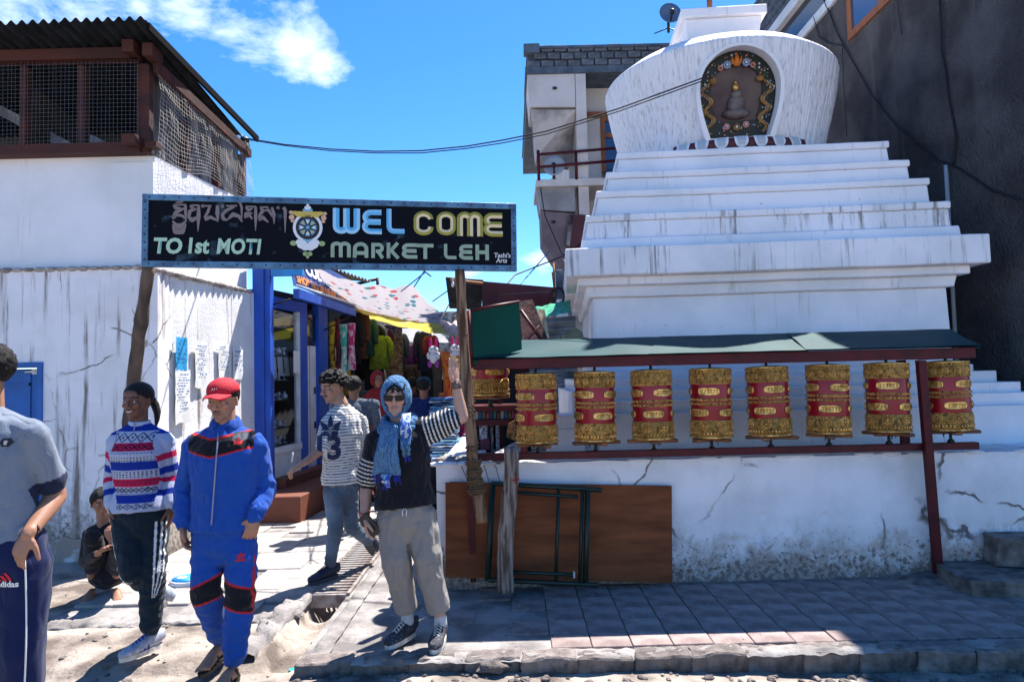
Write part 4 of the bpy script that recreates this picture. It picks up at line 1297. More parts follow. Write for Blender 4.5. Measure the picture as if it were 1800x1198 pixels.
def flower(x, y, r, m, m2, name='carved_flower', np_=8):
    root = MB()
    for i in range(np_):
        a = 2 * PI * i / np_
        root.ell(FN @ V((x + r * .6 * math.cos(a), y + r * .6 * math.sin(a), -.155)), (r * .3,) * 3, nu=6, nv=4)
    o = root.build(name, m, stu, local=True)
    c = MB(); c.ell(FN @ V((x, y, -.145)), (r * .3,) * 3, nu=6, nv=4); c.build('flower_centre', m2, o, local=True)
flower(-.10, .32, .05, mBL_, mWC); flower(.10, .33, .05, mBL_, mWC); flower(-.17, .29, .035, mPK, mOG); flower(.17, .30, .035, mPK, mOG)
flower(-.105, -.325, .042, mPK, mWC); flower(0, -.335, .048, mOG, mWC); flower(.10, -.315, .042, mPK, mWC)
b = MB(); b.tube([FN @ V((0, .30, -.15)), FN @ V((0, .36, -.15)), FN @ V((0, .44, -.15))], [.028, .03, .004], 7)
for s_ in (-1, 1): b.tube([FN @ V((s_ * .02, .31, -.15)), FN @ V((s_ * .045, .36, -.15)), FN @ V((s_ * .05, .40, -.15))], [.014, .014, .003], 6)
b.build('carved_flame', mOR, stu, local=True)
b = MB()
for i in range(150):
    t = random.random(); s_ = random.choice((-1, 1))
    ang = random.uniform(0, 2 * PI); rr = random.uniform(.72, .97)
    p = V((AW * rr * math.cos(ang), AH * rr * math.sin(ang)))
    if abs(p.x) > AW * .9 and p.y < 0: continue
    if not inside(V((p.x, p.y, 0)), AW * .95, AH * .96): continue
    b.ell(FN @ V((p.x, p.y, -.165)), random.choice((.007, .009, .012)), mi=i % 5, nu=5, nv=4)
stuff(b.build('carved_scrollwork', [mWC, mOG, mDG, mBL_, mPK], stu, local=True))
# small seated figure in the niche
b = MB(); b.ell(FN @ V((0, -.10, -.18)), (.10, .045, .12)); b.ell(FN @ V((0, -.19, -.17)), (.15, .06, .06)); b.ell(FN @ V((0, .01, -.18)), (.06, .04, .05)); fg = b.build('seated_statue', M('grey_robe', (.16, .13, .12), .6, col2=(.07, .05, .05), scale=9), stu, local=True)
b = MB(); b.ell(FN @ V((-.01, .085, -.165)), (.034, .034, .045)); b.ell(FN @ V((-.01, .135, -.17)), (.016, .016, .02)); b.build('head', mGOLDP, fg, local=True)
# petal seat peeping out under the niche
b = MB(); b.lathe([(1.20, ZB + .002), (1.275, ZB + .08), (1.255, ZB + .15), (1.12, ZB + .185)], 160)
me_v = b.v
b2 = MB()
for i in range(3):
    for j in range(160):
        a = math.degrees(2 * PI * (j + .5) / 160)
        if abs(((a - (-90 - 3.0) + 180) % 360) - 180) < 34:
            b2.f.append((i * 160 + j, i * 160 + (j + 1) % 160, (i + 1) * 160 + (j + 1) % 160, (i + 1) * 160 + j)); b2.m.append(0); b2.sm.append(True)
used = sorted({i for f in b2.f for i in f}); mp2 = {o_: i for i, o_ in enumerate(used)}; b2.f = [tuple(mp2[i] for i in f) for f in b2.f]
b2.v = [me_v[i] for i in used]
b2.build('lotus_seat', mREDW, stu, local=True)
for i in range(-3, 4):
    a = NA + i * R(9.2)
    def pet(u, v, s=1.0):
        x = (u - .5) * 2; yy = v
        wdt = .072 * math.sqrt(max(0, 1 - (1 - v) ** 3)) * s
        aa = a + x * wdt / 1.25
        z = ZB + .03 + v * .135
        rr = 1.20 + .082 * math.sin(min(1, .15 + (z - ZB) / .24) * PI) + .004
        return V((rr * math.cos(aa), rr * math.sin(aa), z))
    b = MB(); b.grid(pet, 8, 6); b.build('petal', mPLB, stu, local=True)
    b = MB(); b.grid(lambda u, v: pet(u, .25 + v * .75, .62) + V((math.cos(a), math.sin(a), 0)) * .005, 6, 5); b.build('petal_core', M('petal_grey', (.45, .48, .50), .7), stu, local=True)
# harmika
b = MB(); hz = ZR + .33
b.hexa([V((-.40, -.40, hz)), V((.40, -.40, hz)), V((.40, .40, hz)), V((-.40, .40, hz)), V((-.45, -.45, hz + .36)), V((.45, -.45, hz + .36)), V((.45, .45, hz + .36)), V((-.45, .45, hz + .36))])
b.box((-.50, -.50, hz + .361), (.50, .50, hz + .47)); b.build('harmika', mSTU, stu, local=True, bevel=.01)
b = MB(); b.lathe([(.035, hz + .47), (.035, hz + 1.15)], 12, (-.05, 0, 0)); b.lathe([(.20, hz + 1.1), (.22, hz + 1.2), (.20, hz + 1.5), (.1, hz + 2.2), (.02, hz + 2.5)], 20, (-.05, 0, 0)); b.build('spire', mOCHW, stu, local=True)

# ---------------- terrace, low wall, base steps ----------------
WY = 5.50
tz = W(1350, 803, WY).z
lw = thing('low_wall', 'worn white retaining wall carrying the prayer wheel row', 'wall', (1.5, WY, 0))
WXL = W(768, 900, WY).x
b = MB()
n = 90
def wf(u, v):
    x = lerp(WXL, 6.4, u); z = lerp(-.05, tz, v)
    fl = min(1, max(0, (nz3((x * 2.6, z * 4.2, 3)) + .5 * nz3((x * 9, z * 9, 6)) + .30 - z * 1.5) * 9)) * .016
    return V((x, fl + WY + .012 * nz3((x * 1.3, z * 2, 0)) + .006 * nz3((x * 6, z * 6, 1)) - .02 * (1 - v) ** 6, z + (.012 * nz3((x * 5, 0, 0)) if v == 1 else 0)))
b.grid(wf, 460, 46)
b.grid(lambda u, v: V((wf(u, 1).x, lerp(wf(u, 1).y, 6.3, v), wf(u, 1).z if v == 0 else tz - .004)), 260, 2)
b.add([(WXL, WY, -.05), (WXL, 6.3, -.05), (WXL, 6.3, tz), (WXL, WY, tz)], [(0, 1, 2, 3)])
b.build('wall_face', mLOW, lw)
b = MB()
for i in range(46):
    x = lerp(WXL, 4.9, i / 45)
    if random.random() < .55:
        b.ell((x + random.uniform(-.05, .05), WY + .02, tz + .002), (.09, .05, .014 + .01 * random.random()), nu=8, nv=5)
b.build('crumbled_top', mLOW, lw)
b = MB()   # side return going back along the stupa
b.box((WXL, 6.3, -.05), (WXL + .35, 12.0, tz - .03)); b.build('return_wall', mLOW, lw)
b = MB()
for i in range(26):
    x = lerp(WXL, -.1, random.random()); b.ell((x, WY + random.uniform(.02, .4), tz + .01), (.06, .05, .02), nu=7, nv=5)
for i in range(5):
    a_ = V((-.45 + .09 * i, WY + .02, tz + .02)); b.tube([a_, a_ + V((.03, -.04, -.05)), a_ + V((.08, -.05, -.17 - .03 * i))], .004, 5)
b.build('rubble_and_straws', mCONC, lw)
bs = thing('stupa_steps', 'low whitewashed base steps behind the prayer wheels', 'steps', (3, 6.2, 0))
for (yf, zt_, xl, xr) in ((6.08, 1.30, .75, 7), (6.20, W(1750, 690, 6.2).z, .58, 4.84), (6.33, W(1720, 672, 6.33).z, .54, W(1795, 680, 6.33).x), (6.46, W(1700, 652, 6.46).z, .62, W(1752, 655, 6.46).x), (6.58, W(1690, 640, 6.58).z, .8, W(1712, 655, 6.58).x)):
    b = MB(); b.box((xl, yf, .4), (xr, SY, zt_)); b.build('step', mSTU, bs, bevel=.006)
b = MB(); b.box((.3, 6.06, .4), (.62, 6.5, 1.18)); b.box((.40, 6.1, 1.18), (.62, 6.5, 1.30)); b.build('step_end', mSTU, bs)

# ---------------- dark building on the right ----------------
DXW = 4.85
db = thing('dark_building', 'tall dark pebbledashed building rising on the right behind the stupa', 'building', (DXW + 2, 11, 0))
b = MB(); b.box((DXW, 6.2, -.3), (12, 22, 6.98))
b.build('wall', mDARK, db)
b = MB(); b.box((DXW - .03, 6.1, 7.0), (12, 22.1, 7.14)); b.build('white_ledge', mWHT, db)
b = MB(); b.box((DXW + .04, 6.2, 7.14), (12, 22, 7.62)); b.build('glazing_strip', mGLASS, db)
b = MB(); b.box((DXW - .06, 6.05, 7.62), (12, 22.1, 7.80)); b.build('white_ledge', mPLB, db)
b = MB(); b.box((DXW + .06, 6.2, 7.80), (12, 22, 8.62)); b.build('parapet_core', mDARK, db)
bb = MB(); bb.cbox((0, 0, 0), (.12, .30, .15), bev=.012); bme = bb.mesh('brick'); bme.materials.append(mBRICK)
for r_ in range(5):
    for i in range(34):
        y = 9.4 + i * .33 + (.16 if r_ % 2 else 0)
        lay(bme, 'brick', db, (DXW + .05, y, 7.89 + r_ * .165), 0, .01)
b = MB(); b.box((DXW - .02, 6.1, 8.63), (12, 22.1, 8.70)); b.build('coping', mSLATE, db)
wz = W(1520, 72, 9.4).z
wfm = MB(); wfm.box((DXW - .03, 7.3, wz), (DXW + .06, 9.4, wz + .10)); wfm.box((DXW - .03, 9.28, wz + .1), (DXW + .06, 9.4, 6.96)); wfm.box((DXW - .03, 8.45, wz + .1), (DXW + .06, 8.6, 6.96)); wfm.box((DXW - .03, 7.3, wz + .1), (DXW + .06, 7.4, 6.96))
wo = wfm.build('window', mOCHW, db)
for (a_, c_) in ((7.4, 8.45), (8.6, 9.28)):
    b = MB(); b.box((DXW - .012, a_, wz + .1), (DXW + .02, c_, 6.96)); b.build('pane', M('sky_glass', (.02, .06, .16), .12, spec=.7), wo)
cb = MB(); y_ = 7.42; p1 = W(1678, 290, y_); p2 = W(1690, 590, y_)
cb.tube([(DXW - .03, y_, 1.2), (DXW - .03, y_, p1.z)], .022, 10)
tag(cb.build('conduit_pipe', M('grey_pipe', (.45, .46, .48), .5)), 'upright grey conduit pipe fixed to the dark building', 'pipe')
def wall_cable(name, lab, pts, r=.010):
    P_ = []
    for (px, py) in pts:
        d = ray(px, py); t_ = (DXW - .03) / d.x; P_.append(CP + d * t_)
    out = [P_[0]]
    for a_, c_ in zip(P_, P_[1:]):
        for k_ in range(1, 7): out.append(lerp(a_, c_, k_ / 6) + noise.noise_vector(lerp(a_, c_, k_ / 6) * 3) * .012)
    for o_ in out: o_.x = min(o_.x, DXW - .014)
    b = MB(); b.tube(out, r, 6); return tag(b.build(name, mWIRE), lab, 'cable')
wall_cable('wall_cable', 'long black cable sagging across the dark wall from the top towards the right edge', [(1448, 0), (1478, 70), (1530, 165), (1580, 225), (1640, 275), (1690, 298), (1745, 335), (1800, 352)])
wall_cable('wall_cable', 'black cable dropping to the top of the grey conduit pipe', [(1652, 0), (1656, 90), (1672, 190), (1680, 240), (1676, 290)], .013)
wall_cable('wall_cable', 'thin black wire hanging straight down behind the dome', [(1480, 70), (1484, 160), (1489, 240)], .006)
wall_cable('wall_cable', 'looped black wire from the white ledge to the long cable', [(1430, 30), (1440, 65), (1455, 76), (1478, 80)], .008)
wall_cable('wall_cable', 'short dark wire below the wooden window', [(1578, 0), (1585, 62)], .006)

# ---------------- concrete house behind ----------------
cbd = thing('concrete_house', 'tall cream concrete house with balconies and brick parapet behind the stupa', 'building', (3.5, 15, 0))
YB = 13.2
def PX(px, py, Y): return W(px, py, Y)
xl = PX(926, 100, YB).x; 
zr = PX(926, 130, YB).z; ztop = PX(926, 88, YB).z
b = MB(); b.box((1.30, YB + 1.1, 2.0), (9, 20, zr)); b.build('wall', mCREAM, cbd)
# parapet with laid bricks
b = MB(); b.box((xl + .02, YB + .06, zr), (9, 20, ztop)); b.build('parapet_core', mSLATE, cbd)
bb = MB(); bb.cbox((0, 0, 0), (.24, .12, .125), bev=.012); bme = bb.mesh('brick'); bme.materials.append(mBRICK)
for r_ in range(3):
    for i in range(14):
        x = xl + .14 + i * .265 + (.13 if r_ % 2 else 0)
        lay(bme, 'brick', cbd, (x, YB + .04, zr + .20 + r_ * .145 + random.uniform(-.01, .01)), 0, .03)
b = MB(); b.box((xl, YB - .05, ztop), (9, 20, ztop + .05)); b.build('coping', mSLATE, cbd)
b = MB(); b.box((xl - .04, YB - .04, zr - .02), (9, YB + 1.2, zr + .12)); b.box((xl - .06, YB - .1, ztop - .1), (xl + .25, YB + .1, ztop + .08)); b.build('roof_edge', mSLATE, cbd)
# hanging side of each storey: tapering balcony soffits
z_a = PX(945, 262, YB).z
b = MB(); b.poly([V((xl, YB, zr - .02)), V((PX(1010, 130, YB).x, YB, zr - .02)), V((PX(1010, 130, YB).x, YB, PX(1010, 188, YB).z)), V((PX(932, 190, YB).x, YB, PX(932, 188, YB).z))], (0, 1.1, 0)); b.build('gable_panel', mCREAM, cbd)
b = MB(); x0 = PX(934, 190, YB).x; x1 = PX(1012, 190, YB).x
b.poly([V((x0, YB + .02, PX(934, 192, YB).z)), V((x1, YB + .02, PX(1012, 192, YB).z)), V((x1 - .02, YB + .9, PX(1008, 262, YB).z)), V((PX(943, 270, YB).x, YB + .3, PX(943, 270, YB).z))], (0, .5, 0)); b.build('soffit_panel', mPATCHED, cbd)
b = MB(); b.box((PX(1013, 200, YB).x, YB - .02, 4.0), (PX(1031, 200, YB).x, YB + .3, zr - .03)); b.build('column', mCREAM, cbd)
for (px0, px1, py0, py1, m_, nm) in ((1038, 1058, 205, 310, mOCHW, 'window_jamb'),):
    pass
# door/window of ochre wood behind the dome
wroot = MB(); YW = YB + .6
a_, c_ = PX(1056, 205, YW), PX(1100, 300, YW)
wroot.box((a_.x, YW, c_.z), (a_.x + .08, YW + .12, a_.z)); wroot.box((a_.x + .08, YW, a_.z - .09), (c_.x + .1, YW + .12, a_.z)); wroot.box((a_.x + .08, YW, lerp(c_.z, a_.z, .62)), (c_.x + .1, YW + .12, lerp(c_.z, a_.z, .70))); wroot.box((a_.x + .35, YW, c_.z), (a_.x + .42, YW + .12, a_.z - .09))
wo = wroot.build('window', mOCHW, cbd)
b = MB(); b.box((a_.x + .08, YW + .05, c_.z), (c_.x + .1, YW + .08, a_.z - .09)); b.build('pane', M('sky_glass', (.02, .06, .16)), wo)
b = MB(); w0 = PX(1031, 150, YW); b.box((w0.x, YW + .1, PX(1031, 318, YW).z), (a_.x, YW + .5, zr - .03)); b.box((a_.x, YW + .1, a_.z + .0), (a_.x + 3, YW + .5, zr - .03)); b.build('wall_bay', mCREAM, cbd)
b = MB(); b.box((PX(1030, 200, YW).x, YW - .04, PX(1030, 205, YW).z), (a_.x + .2, YW + .12, PX(1030, 198, YW).z)); b.build('lintel', mOCHW, cbd)
# balcony
zb0, zb1 = PX(945, 330, YB).z, PX(945, 318, YB).z
xb0 = PX(942, 325, YB).x
b = MB(); b.box((xb0, YB - .1, zb0), (4, YB + 1.4, zb1)); b.build('balcony_slab', mCREAM, cbd)
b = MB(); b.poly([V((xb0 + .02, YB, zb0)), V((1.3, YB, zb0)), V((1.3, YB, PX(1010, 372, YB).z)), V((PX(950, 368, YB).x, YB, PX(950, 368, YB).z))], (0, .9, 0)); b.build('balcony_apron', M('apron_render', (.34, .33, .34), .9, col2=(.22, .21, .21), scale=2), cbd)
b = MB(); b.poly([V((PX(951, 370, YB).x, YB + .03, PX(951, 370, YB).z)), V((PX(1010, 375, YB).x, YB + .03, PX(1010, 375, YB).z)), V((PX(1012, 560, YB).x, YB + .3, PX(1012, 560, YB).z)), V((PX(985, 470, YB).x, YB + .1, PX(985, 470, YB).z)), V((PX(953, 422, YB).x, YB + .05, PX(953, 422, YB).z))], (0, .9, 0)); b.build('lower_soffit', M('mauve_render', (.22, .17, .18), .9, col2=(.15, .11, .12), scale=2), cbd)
b = MB(); b.poly([PX(1000, 378, YB - .1), PX(1008, 376, YB - .1), PX(1002, 432, YB - .1), PX(996, 428, YB - .1)], (0, .1, 0)); b.build('shutter_edge', mPATCHED, cbd)
b = MB(); b.poly([PX(1008, 376, YB - .12), PX(1030, 378, YB - .12), PX(1030, 440, YB - .12), PX(1002, 432, YB - .12)], (0, .1, 0)); b.build('maroon_shutter', mREDW, cbd)
b = MB()
for py in (268, 290):
    b.tube([PX(944, py + 4, YB - .1), PX(1100, py - 9, YB - .1)], .028, 6)
b.build('handrail', mRED, cbd)
for px, nm in ((946, 0), (1012, 1), (1086, 2)):
    b = MB(); p = PX(px, 268, YB - .1); b.tube([(p.x, p.y, zb1 - .02), (p.x, p.y, p.z + .04)], .03, 6); b.build('baluster', mRED, cbd)
for k_, (px, py) in enumerate(((975, 155), (973, 390))):
    p = PX(px, py, YB - .03); b = MB(); b.ell(p, (.05, .03, .03), nu=7, nv=5); b.build('soffit_lamp', mBLACKM, cbd)
def dish(lab, p, r, face, mt, group=None):
    root = thing('satellite_dish', lab, 'satellite dish', p)
    q_ = V(face).normalized().to_track_quat('Z', 'Y').to_matrix()
    b = MB(); pr = [(r * .02, 0), (r * .4, .03 * r), (r * .75, .12 * r), (r, .24 * r), (r, .26 * r), (r * .75, .15 * r), (r * .02, .03 * r)]
    t_ = MB(); t_.lathe(pr, 32, closed=True); b.add([p + q_ @ V(v) for v in t_.v], t_.f, 0, True); b.build('reflector', mt, root)
    b = MB(); b.tube([p + q_ @ V((0, -r * .8, .1 * r)), p + q_ @ V((0, -r * .3, .75 * r))], .018, 6); b.ell(p + q_ @ V((0, -r * .27, .78 * r)), (.05, .05, .06), nu=8, nv=6); b.build('feed_arm', mBLACKM, root)
    b = MB(); b.tube([p - V(face).normalized() * .04, p + V((0, .12, -.1)), p + V((0, .14, -r * 1.35))], .028, 7)
    for s_ in (-1, 1): b.tube([p + V((0, .14, -r * .9)), p + V((s_ * .28, .14, -r * 1.4))], .012, 5)
    b.build('mast', mBLACKM, root)
dish('blue grey satellite dish standing on the roof above the brick parapet beside the dome', PX(1177, 26, YB - .1), .215, (.05, -1, .15), mBLUEDISH)
dish('pale satellite dish on the balcony behind the handrail', PX(974, 293, YB + .1), .215, (-.1, -1, .2), M('dish_pale', (.35, .38, .42), .5))
cable('overhead_cable', 'twin black cable crossing the sky from the netted corner to the dome niche', [(432, 243, 8.4), (500, 254, 8.2), (580, 262, 7.95), (660, 266, 7.7), (740, 265, 7.55), (820, 257, 7.4), (880, 247, 7.3), (960, 231, 7.2), (1090, 190, 7.1), (1236, 137, 7.0)], .0075, n=3)
cable('overhead_cable', 'second strand of the twin cable just under the first one', [(432, 245, 8.42), (500, 256, 8.2), (580, 265, 7.95), (660, 269, 7.7), (740, 269, 7.55), (820, 261, 7.4), (880, 252, 7.3), (960, 236, 7.2), (1090, 195, 7.1), (1236, 142, 7.0)], .006, n=3)
cable('overhead_cable', 'cable rising from the sign to the cream house over the tin shed', [(860, 535, 9), (905, 483, 10), (985, 452, 12.8), (1022, 428, 13.0)], .012)
cable('overhead_cable', 'thin blue cord slanting over the tin shed towards the cream house', [(910, 505, 10), (965, 442, 12.9)], .010, mat=M('blue_rope', (.05, .15, .5)))
cable('overhead_cable', 'black cable hanging down the balcony corner of the cream house', [(950, 330, 13.0), (958, 380, 12.9), (985, 440, 12.9), (1000, 480, 9)], .012)
cable('overhead_cable', 'dark cable from the lashed pole up to the meter box', [(795, 553, 9.6), (860, 520, 9), (980, 512, 8.3)], .008)

# ---------------- prayer wheel shelter ----------------
sh = thing('prayer_wheel_shelter', 'long dark red steel shelter with teal sheet roof over the row of prayer wheels', 'shelter', (1.7, 5.5, 0))
FY = 5.32
FL, FRt = W(832, 652, FY), W(1716, 627, FY); zf0 = (FL.z + FRt.z) / 2; zf1 = zf0 + .085
b = MB(); b.box((FL.x, FY, zf0), (FRt.x, FY + .05, zf1)); b.build('fascia_beam', mRED, sh, bevel=.004)
BYr = 5.98; zbk = zf1 + .17; xbl = W(916, 612, BYr).x; xbr = W(1672, 582, BYr).x
nseg = 3
xs_ = [FL.x - .02, 1.05, 2.27, FRt.x + .02]; xk = [xbl, 1.3, 2.40, xbr]
for i in range(nseg):
    b = MB()
    A_, B_ = V((xs_[i] + (.003 if i else 0), FY - .04, zf1 + .005 + .004 * i)), V((xs_[i + 1] + .02 * (i < 2), FY - .04, zf1 + .005 + .004 * i))
    C_, D_ = V((xk[i + 1] + .02 * (i < 2), BYr, zbk + .004 * i)), V((xk[i], BYr, zbk + .004 * i))
    b.grid(lambda u, v: lerp(lerp(A_, B_, u), lerp(D_, C_, u), v) + V((0, 0, .010 * math.sin(u * 9 + i) * math.sin(v * PI) + .006 * nz3((u * 4, v * 3, i)))), 30, 8)
    b.grid(lambda u, v: lerp(lerp(A_, B_, u), lerp(D_, C_, u), v) - V((0, 0, .012)), 8, 3)
    b.build('roof_sheet', mTEAL, sh)
b = MB(); e0, e1, e2 = V((FRt.x + .02, FY - .04, zf1)), V((xbr, BYr, zbk)), V((FRt.x + .45, BYr, zf1 + .02))
b.add([e0, e1, e2, e0 - V((0, 0, .01)), e1 - V((0, 0, .01)), e2 - V((0, 0, .01))], [(0, 2, 1), (3, 4, 5)]); b.build('roof_hip', mTEAL, sh)
b = MB(); b.box((FRt.x - .05, FY + .05, zf0), (FRt.x, 6.0, zf1)); b.box((FL.x, FY + .05, zf0), (FL.x + .05, 6.2, zf1)); b.box((FL.x + .05, 5.42, zf0 + .01), (FRt.x - .05, 5.48, zf0 + .05)); b.build('cross_beam', mRED, sh)
b = MB()
for xx_ in (1.05, 2.27): b.box((xx_, FY + .05, zf0 + .02), (xx_ + .04, 5.9, zf0 + .06))
b.build('rafter', mRED, sh)
RY = 5.40
rl, rr_ = W(905, 800, RY), W(1722, 782, RY); rz = (rl.z + rr_.z) / 2
b = MB(); b.box((W(838, 800, RY).x, RY, rz - .035), (rr_.x, RY + .06, rz + .02)); b.build('bottom_rail', mRED, sh, bevel=.003)
b = MB(); ft, tp = W(1653, 1010, 5.40), W(1622, 640, 5.31)
b.slab([ft + V((-.03, 0, -.02)), ft + V((.03, 0, -.02)), tp + V((.03, 0, .03)), tp + V((-.03, 0, .03))], -.05); b.build('post', mRED, sh)
b = MB(); ft, tp = W(832, 1018, 5.36), W(818, 600, 5.36)
b.slab([ft + V((-.022, 0, -.02)), ft + V((.022, 0, -.02)), tp + V((.022, 0, .03)), tp + V((-.022, 0, .03))], -.04); b.build('post', mRED, sh)
b = MB(); p = W(1592, 740, 5.75); b.box((p.x - .03, 5.75, tz), (p.x + .03, 5.8, zf0)); b.build('back_post', mRED, sh)
b = MB(); p = W(920, 740, 5.75); b.box((p.x - .03, 5.75, tz), (p.x + .03, 5.8, zf0)); b.build('back_post', mRED, sh)
b = MB(); b.slab([W(829, 642, 5.31), W(917, 614, 5.44), W(912, 530, 5.47), W(825, 545, 5.33)], .008, 0)
b.build('side_sheet', mGRN, sh)
b = MB(); b.tube([W(823, 547, 5.32), W(870, 537, 5.39), W(913, 530, 5.47)], .012, 6); b.tube([W(824, 545, 5.30), W(829, 645, 5.30)], .014, 6); b.build('sheet_edge', mRED, sh)

# prayer wheels
def wheel(loc, rot, lab):
    root = thing('prayer_wheel', lab, 'prayer wheel', loc, rot, 'brass prayer wheels under the shelter')
    r, h = .157, .53
    b = MB(); b.lathe([(r * .96, 0), (r * .985, .01), (r * .985, h - .01), (r * .96, h)], 40); b.build('drum', mLACQ, root, local=True)
    def band(z0, z1, name='gold_band', ex=.004, m=mGOLD):
        b = MB(); b.lathe([(r + ex - .006, z0), (r + ex, z0 + .003), (r + ex, z1 - .003), (r + ex - .006, z1)], 48); return b.build(name, m, root, local=True)
    def beads(z, n_, s, name='bead_row', r_=r + .004):
        b = MB()
        for i in range(n_):
            a = 2 * PI * i / n_; b.ell((r_ * math.cos(a), r_ * math.sin(a), z), (s, s, s), nu=6, nv=4)
        return stuff(b.build(name, mGOLDP, root, local=True))
    b0 = band(.012, .135, 'gold_band'); b1 = band(h - .118, h - .004)
    band(.250, .272, 'gold_ring'); band(.282, .304, 'gold_ring')
    beads(h - .020, 34, .0062); beads(.261, 34, .0068); beads(.293, 34, .0068); beads(h - .108, 44, .0048)
    b = MB()
    for i in range(40):
        a = 2 * PI * i / 40; b.ell(((r + .006) * math.cos(a), (r + .006) * math.sin(a), .034), (.007, .007, .013), nu=6, nv=4)
    stuff(b.build('petal_row', mGOLDP, root, local=True))
    b = MB(); b.lathe([(r - .01, -.008), (r + .012, -.004), (r + .012, .006), (r + .002, .012)], 40); b.build('bottom_rim', mGOLDP, root, local=True)
    b = MB(); b.lathe([(r + .002, h - .008), (r + .008, h - .003), (r + .006, h + .004), (r * .5, h + .012), (.02, h + .014)], 40); b.build('top_rim', mGOLDP, root, local=True)
    # embossed rosettes on the broad bands
    for (zc_, nn_, sz) in ((.092, 7, .034), (h - .068, 12, .020)):
        b = MB()
        for i in range(nn_):
            a = 2 * PI * (i + .3) / nn_
            c = V(((r + .004) * math.cos(a), (r + .004) * math.sin(a), zc_)); tx = V((-math.sin(a), math.cos(a), 0))
            b.ell(c, (sz * .3,) * 3, nu=7, nv=5)
            for k_ in range(8):
                t_ = k_ * PI / 4; b.ell(c + tx * sz * .75 * math.cos(t_) + V((0, 0, sz * .75 * math.sin(t_))), (sz * .22,) * 3, nu=5, nv=4)
            ring = [c + tx * sz * 1.15 * math.cos(t_ * PI / 9) + V((0, 0, sz * 1.15 * math.sin(t_ * PI / 9))) for t_ in range(19)]
            ring = [V((p.x, p.y, 0)).normalized() * (r + .005) + V((0, 0, p.z)) for p in ring]
            b.tube(ring, .0026, 4, cap=False)
        stuff(b.build('embossed_rosettes', mGOLDP, root, local=True))
    # mantra cartouches: raised plates
    for (zc_, off) in ((.193, .0), (.358, .55)):
        for i in range(4):
            a0 = 2 * PI * i / 4 + off
            L_, Hh = .082, .030
            out = []
            for k_ in range(28):
                t_ = 2 * PI * k_ / 28
                ct, st_ = math.cos(t_), math.sin(t_)
                x = math.copysign(abs(ct) ** .45, ct) * L_; z = math.copysign(abs(st_) ** .6, st_) * Hh
                out.append((x, z))
            b = MB(); vs = []
            for rr2, sc in ((r - .002, 1), (r + .005, 1), (r + .008, .93), (r + .0055, .86)):
                for (x, z) in out:
                    a = a0 + x * sc / r; vs.append((rr2 * math.cos(a), rr2 * math.sin(a), zc_ + z * sc))
            nv_ = len(out); fs = []
            for q_ in range(3):
                for k_ in range(nv_): fs.append((q_ * nv_ + k_, q_ * nv_ + (k_ + 1) % nv_, (q_ + 1) * nv_ + (k_ + 1) % nv_, (q_ + 1) * nv_ + k_))
            # inner face as strips so it follows the drum
            base_ = 3 * nv_
            for k_ in range(nv_ // 2 - 1):
                fs.append((base_ + k_, base_ + k_ + 1, base_ + nv_ - 2 - k_, base_ + nv_ - 1 - k_))
            b.add(vs, fs, 0, False)
            pl = b.build('cartouche', mGOLDP, root, local=True)
            b = MB()    # raised syllable strokes
            for s_ in range(6):
                xx_ = -L_ * .68 + s_ * L_ * .27
                def cyl(x, z, e=.009): a = a0 + x / r; return V(((r + e) * math.cos(a), (r + e) * math.sin(a), zc_ + z))
                b.tube([cyl(xx_, .012), cyl(xx_ + .018, .012)], .0022, 4)
                b.tube([cyl(xx_ + .012, .012), cyl(xx_ + .010, 0), cyl(xx_ + .002, -.006), cyl(xx_ + .012, -.014)], .0022, 4)
            b.build('raised_script', mGOLD, pl, local=True)
    # wooden turning bar, axle, bearing
    b = MB(); b.cbox((.01, 0, -.024), (.40, .06, .026), bev=.006); b.cbox((0, .0, -.024), (.055, .34, .024), bev=.006); b.build('turning_bar', mTRAY, root, local=True)
    b = MB(); b.lathe([(.011, h), (.011, h + .075)], 10); b.build('axle', mBLACKM, root, local=True); b = MB()
    b.lathe([(.012, -.10), (.012, -.03)], 10); b.lathe([(.03, -.105), (.022, -.085), (.013, -.08)], 12); b.build('axle', mBLACKM, root, local=True)
    b = MB()
    for k_ in range(6):
        x = random.uniform(-.06, .06); b.lathe([(.0035, -.065 + .01 * (k_ % 3)), (.0035, -.035)], 6, (x, random.uniform(-.03, .03), 0))
    b.build('nails', mBLACKM, root, local=True)
    return root
wz0 = rz + .105
WY0 = RY + .04
place = ['next to the log post, first of the row', 'second from the log post', 'third, above the right end of the green iron frame', 'fourth, above the right end of the plywood', 'fifth, left of the lit roof patch', 'sixth, under the lit roof patch', 'just left of the leaning red post', 'last in the row, behind the leaning red post']
centres = [943, 1045, 1147, 1249, 1352, 1455, 1560, 1668]
for i, cx in enumerate(centres):
    x = W(cx, 715, WY0).x
    if i == 0: first = wheel((x, WY0, wz0), -1.2, 'gold and red prayer wheel ' + place[i])
    else:
        c = copy_tree(first); c.location = (x, WY0, wz0 + .003 * i); c.rotation_euler = (random.uniform(-.02, .02), random.uniform(-.022, .022), random.uniform(-3, 3)); c['label'] = 'gold and red prayer wheel ' + place[i]
c = copy_tree(first); p = W(862, 700, 5.85); c.location = (p.x, 5.85, W(862, 693, 5.85).z); c.rotation_euler = (0, 0, 1.9)
c['label'] = 'prayer wheel set deeper at the side, half hidden by the lashed pole'

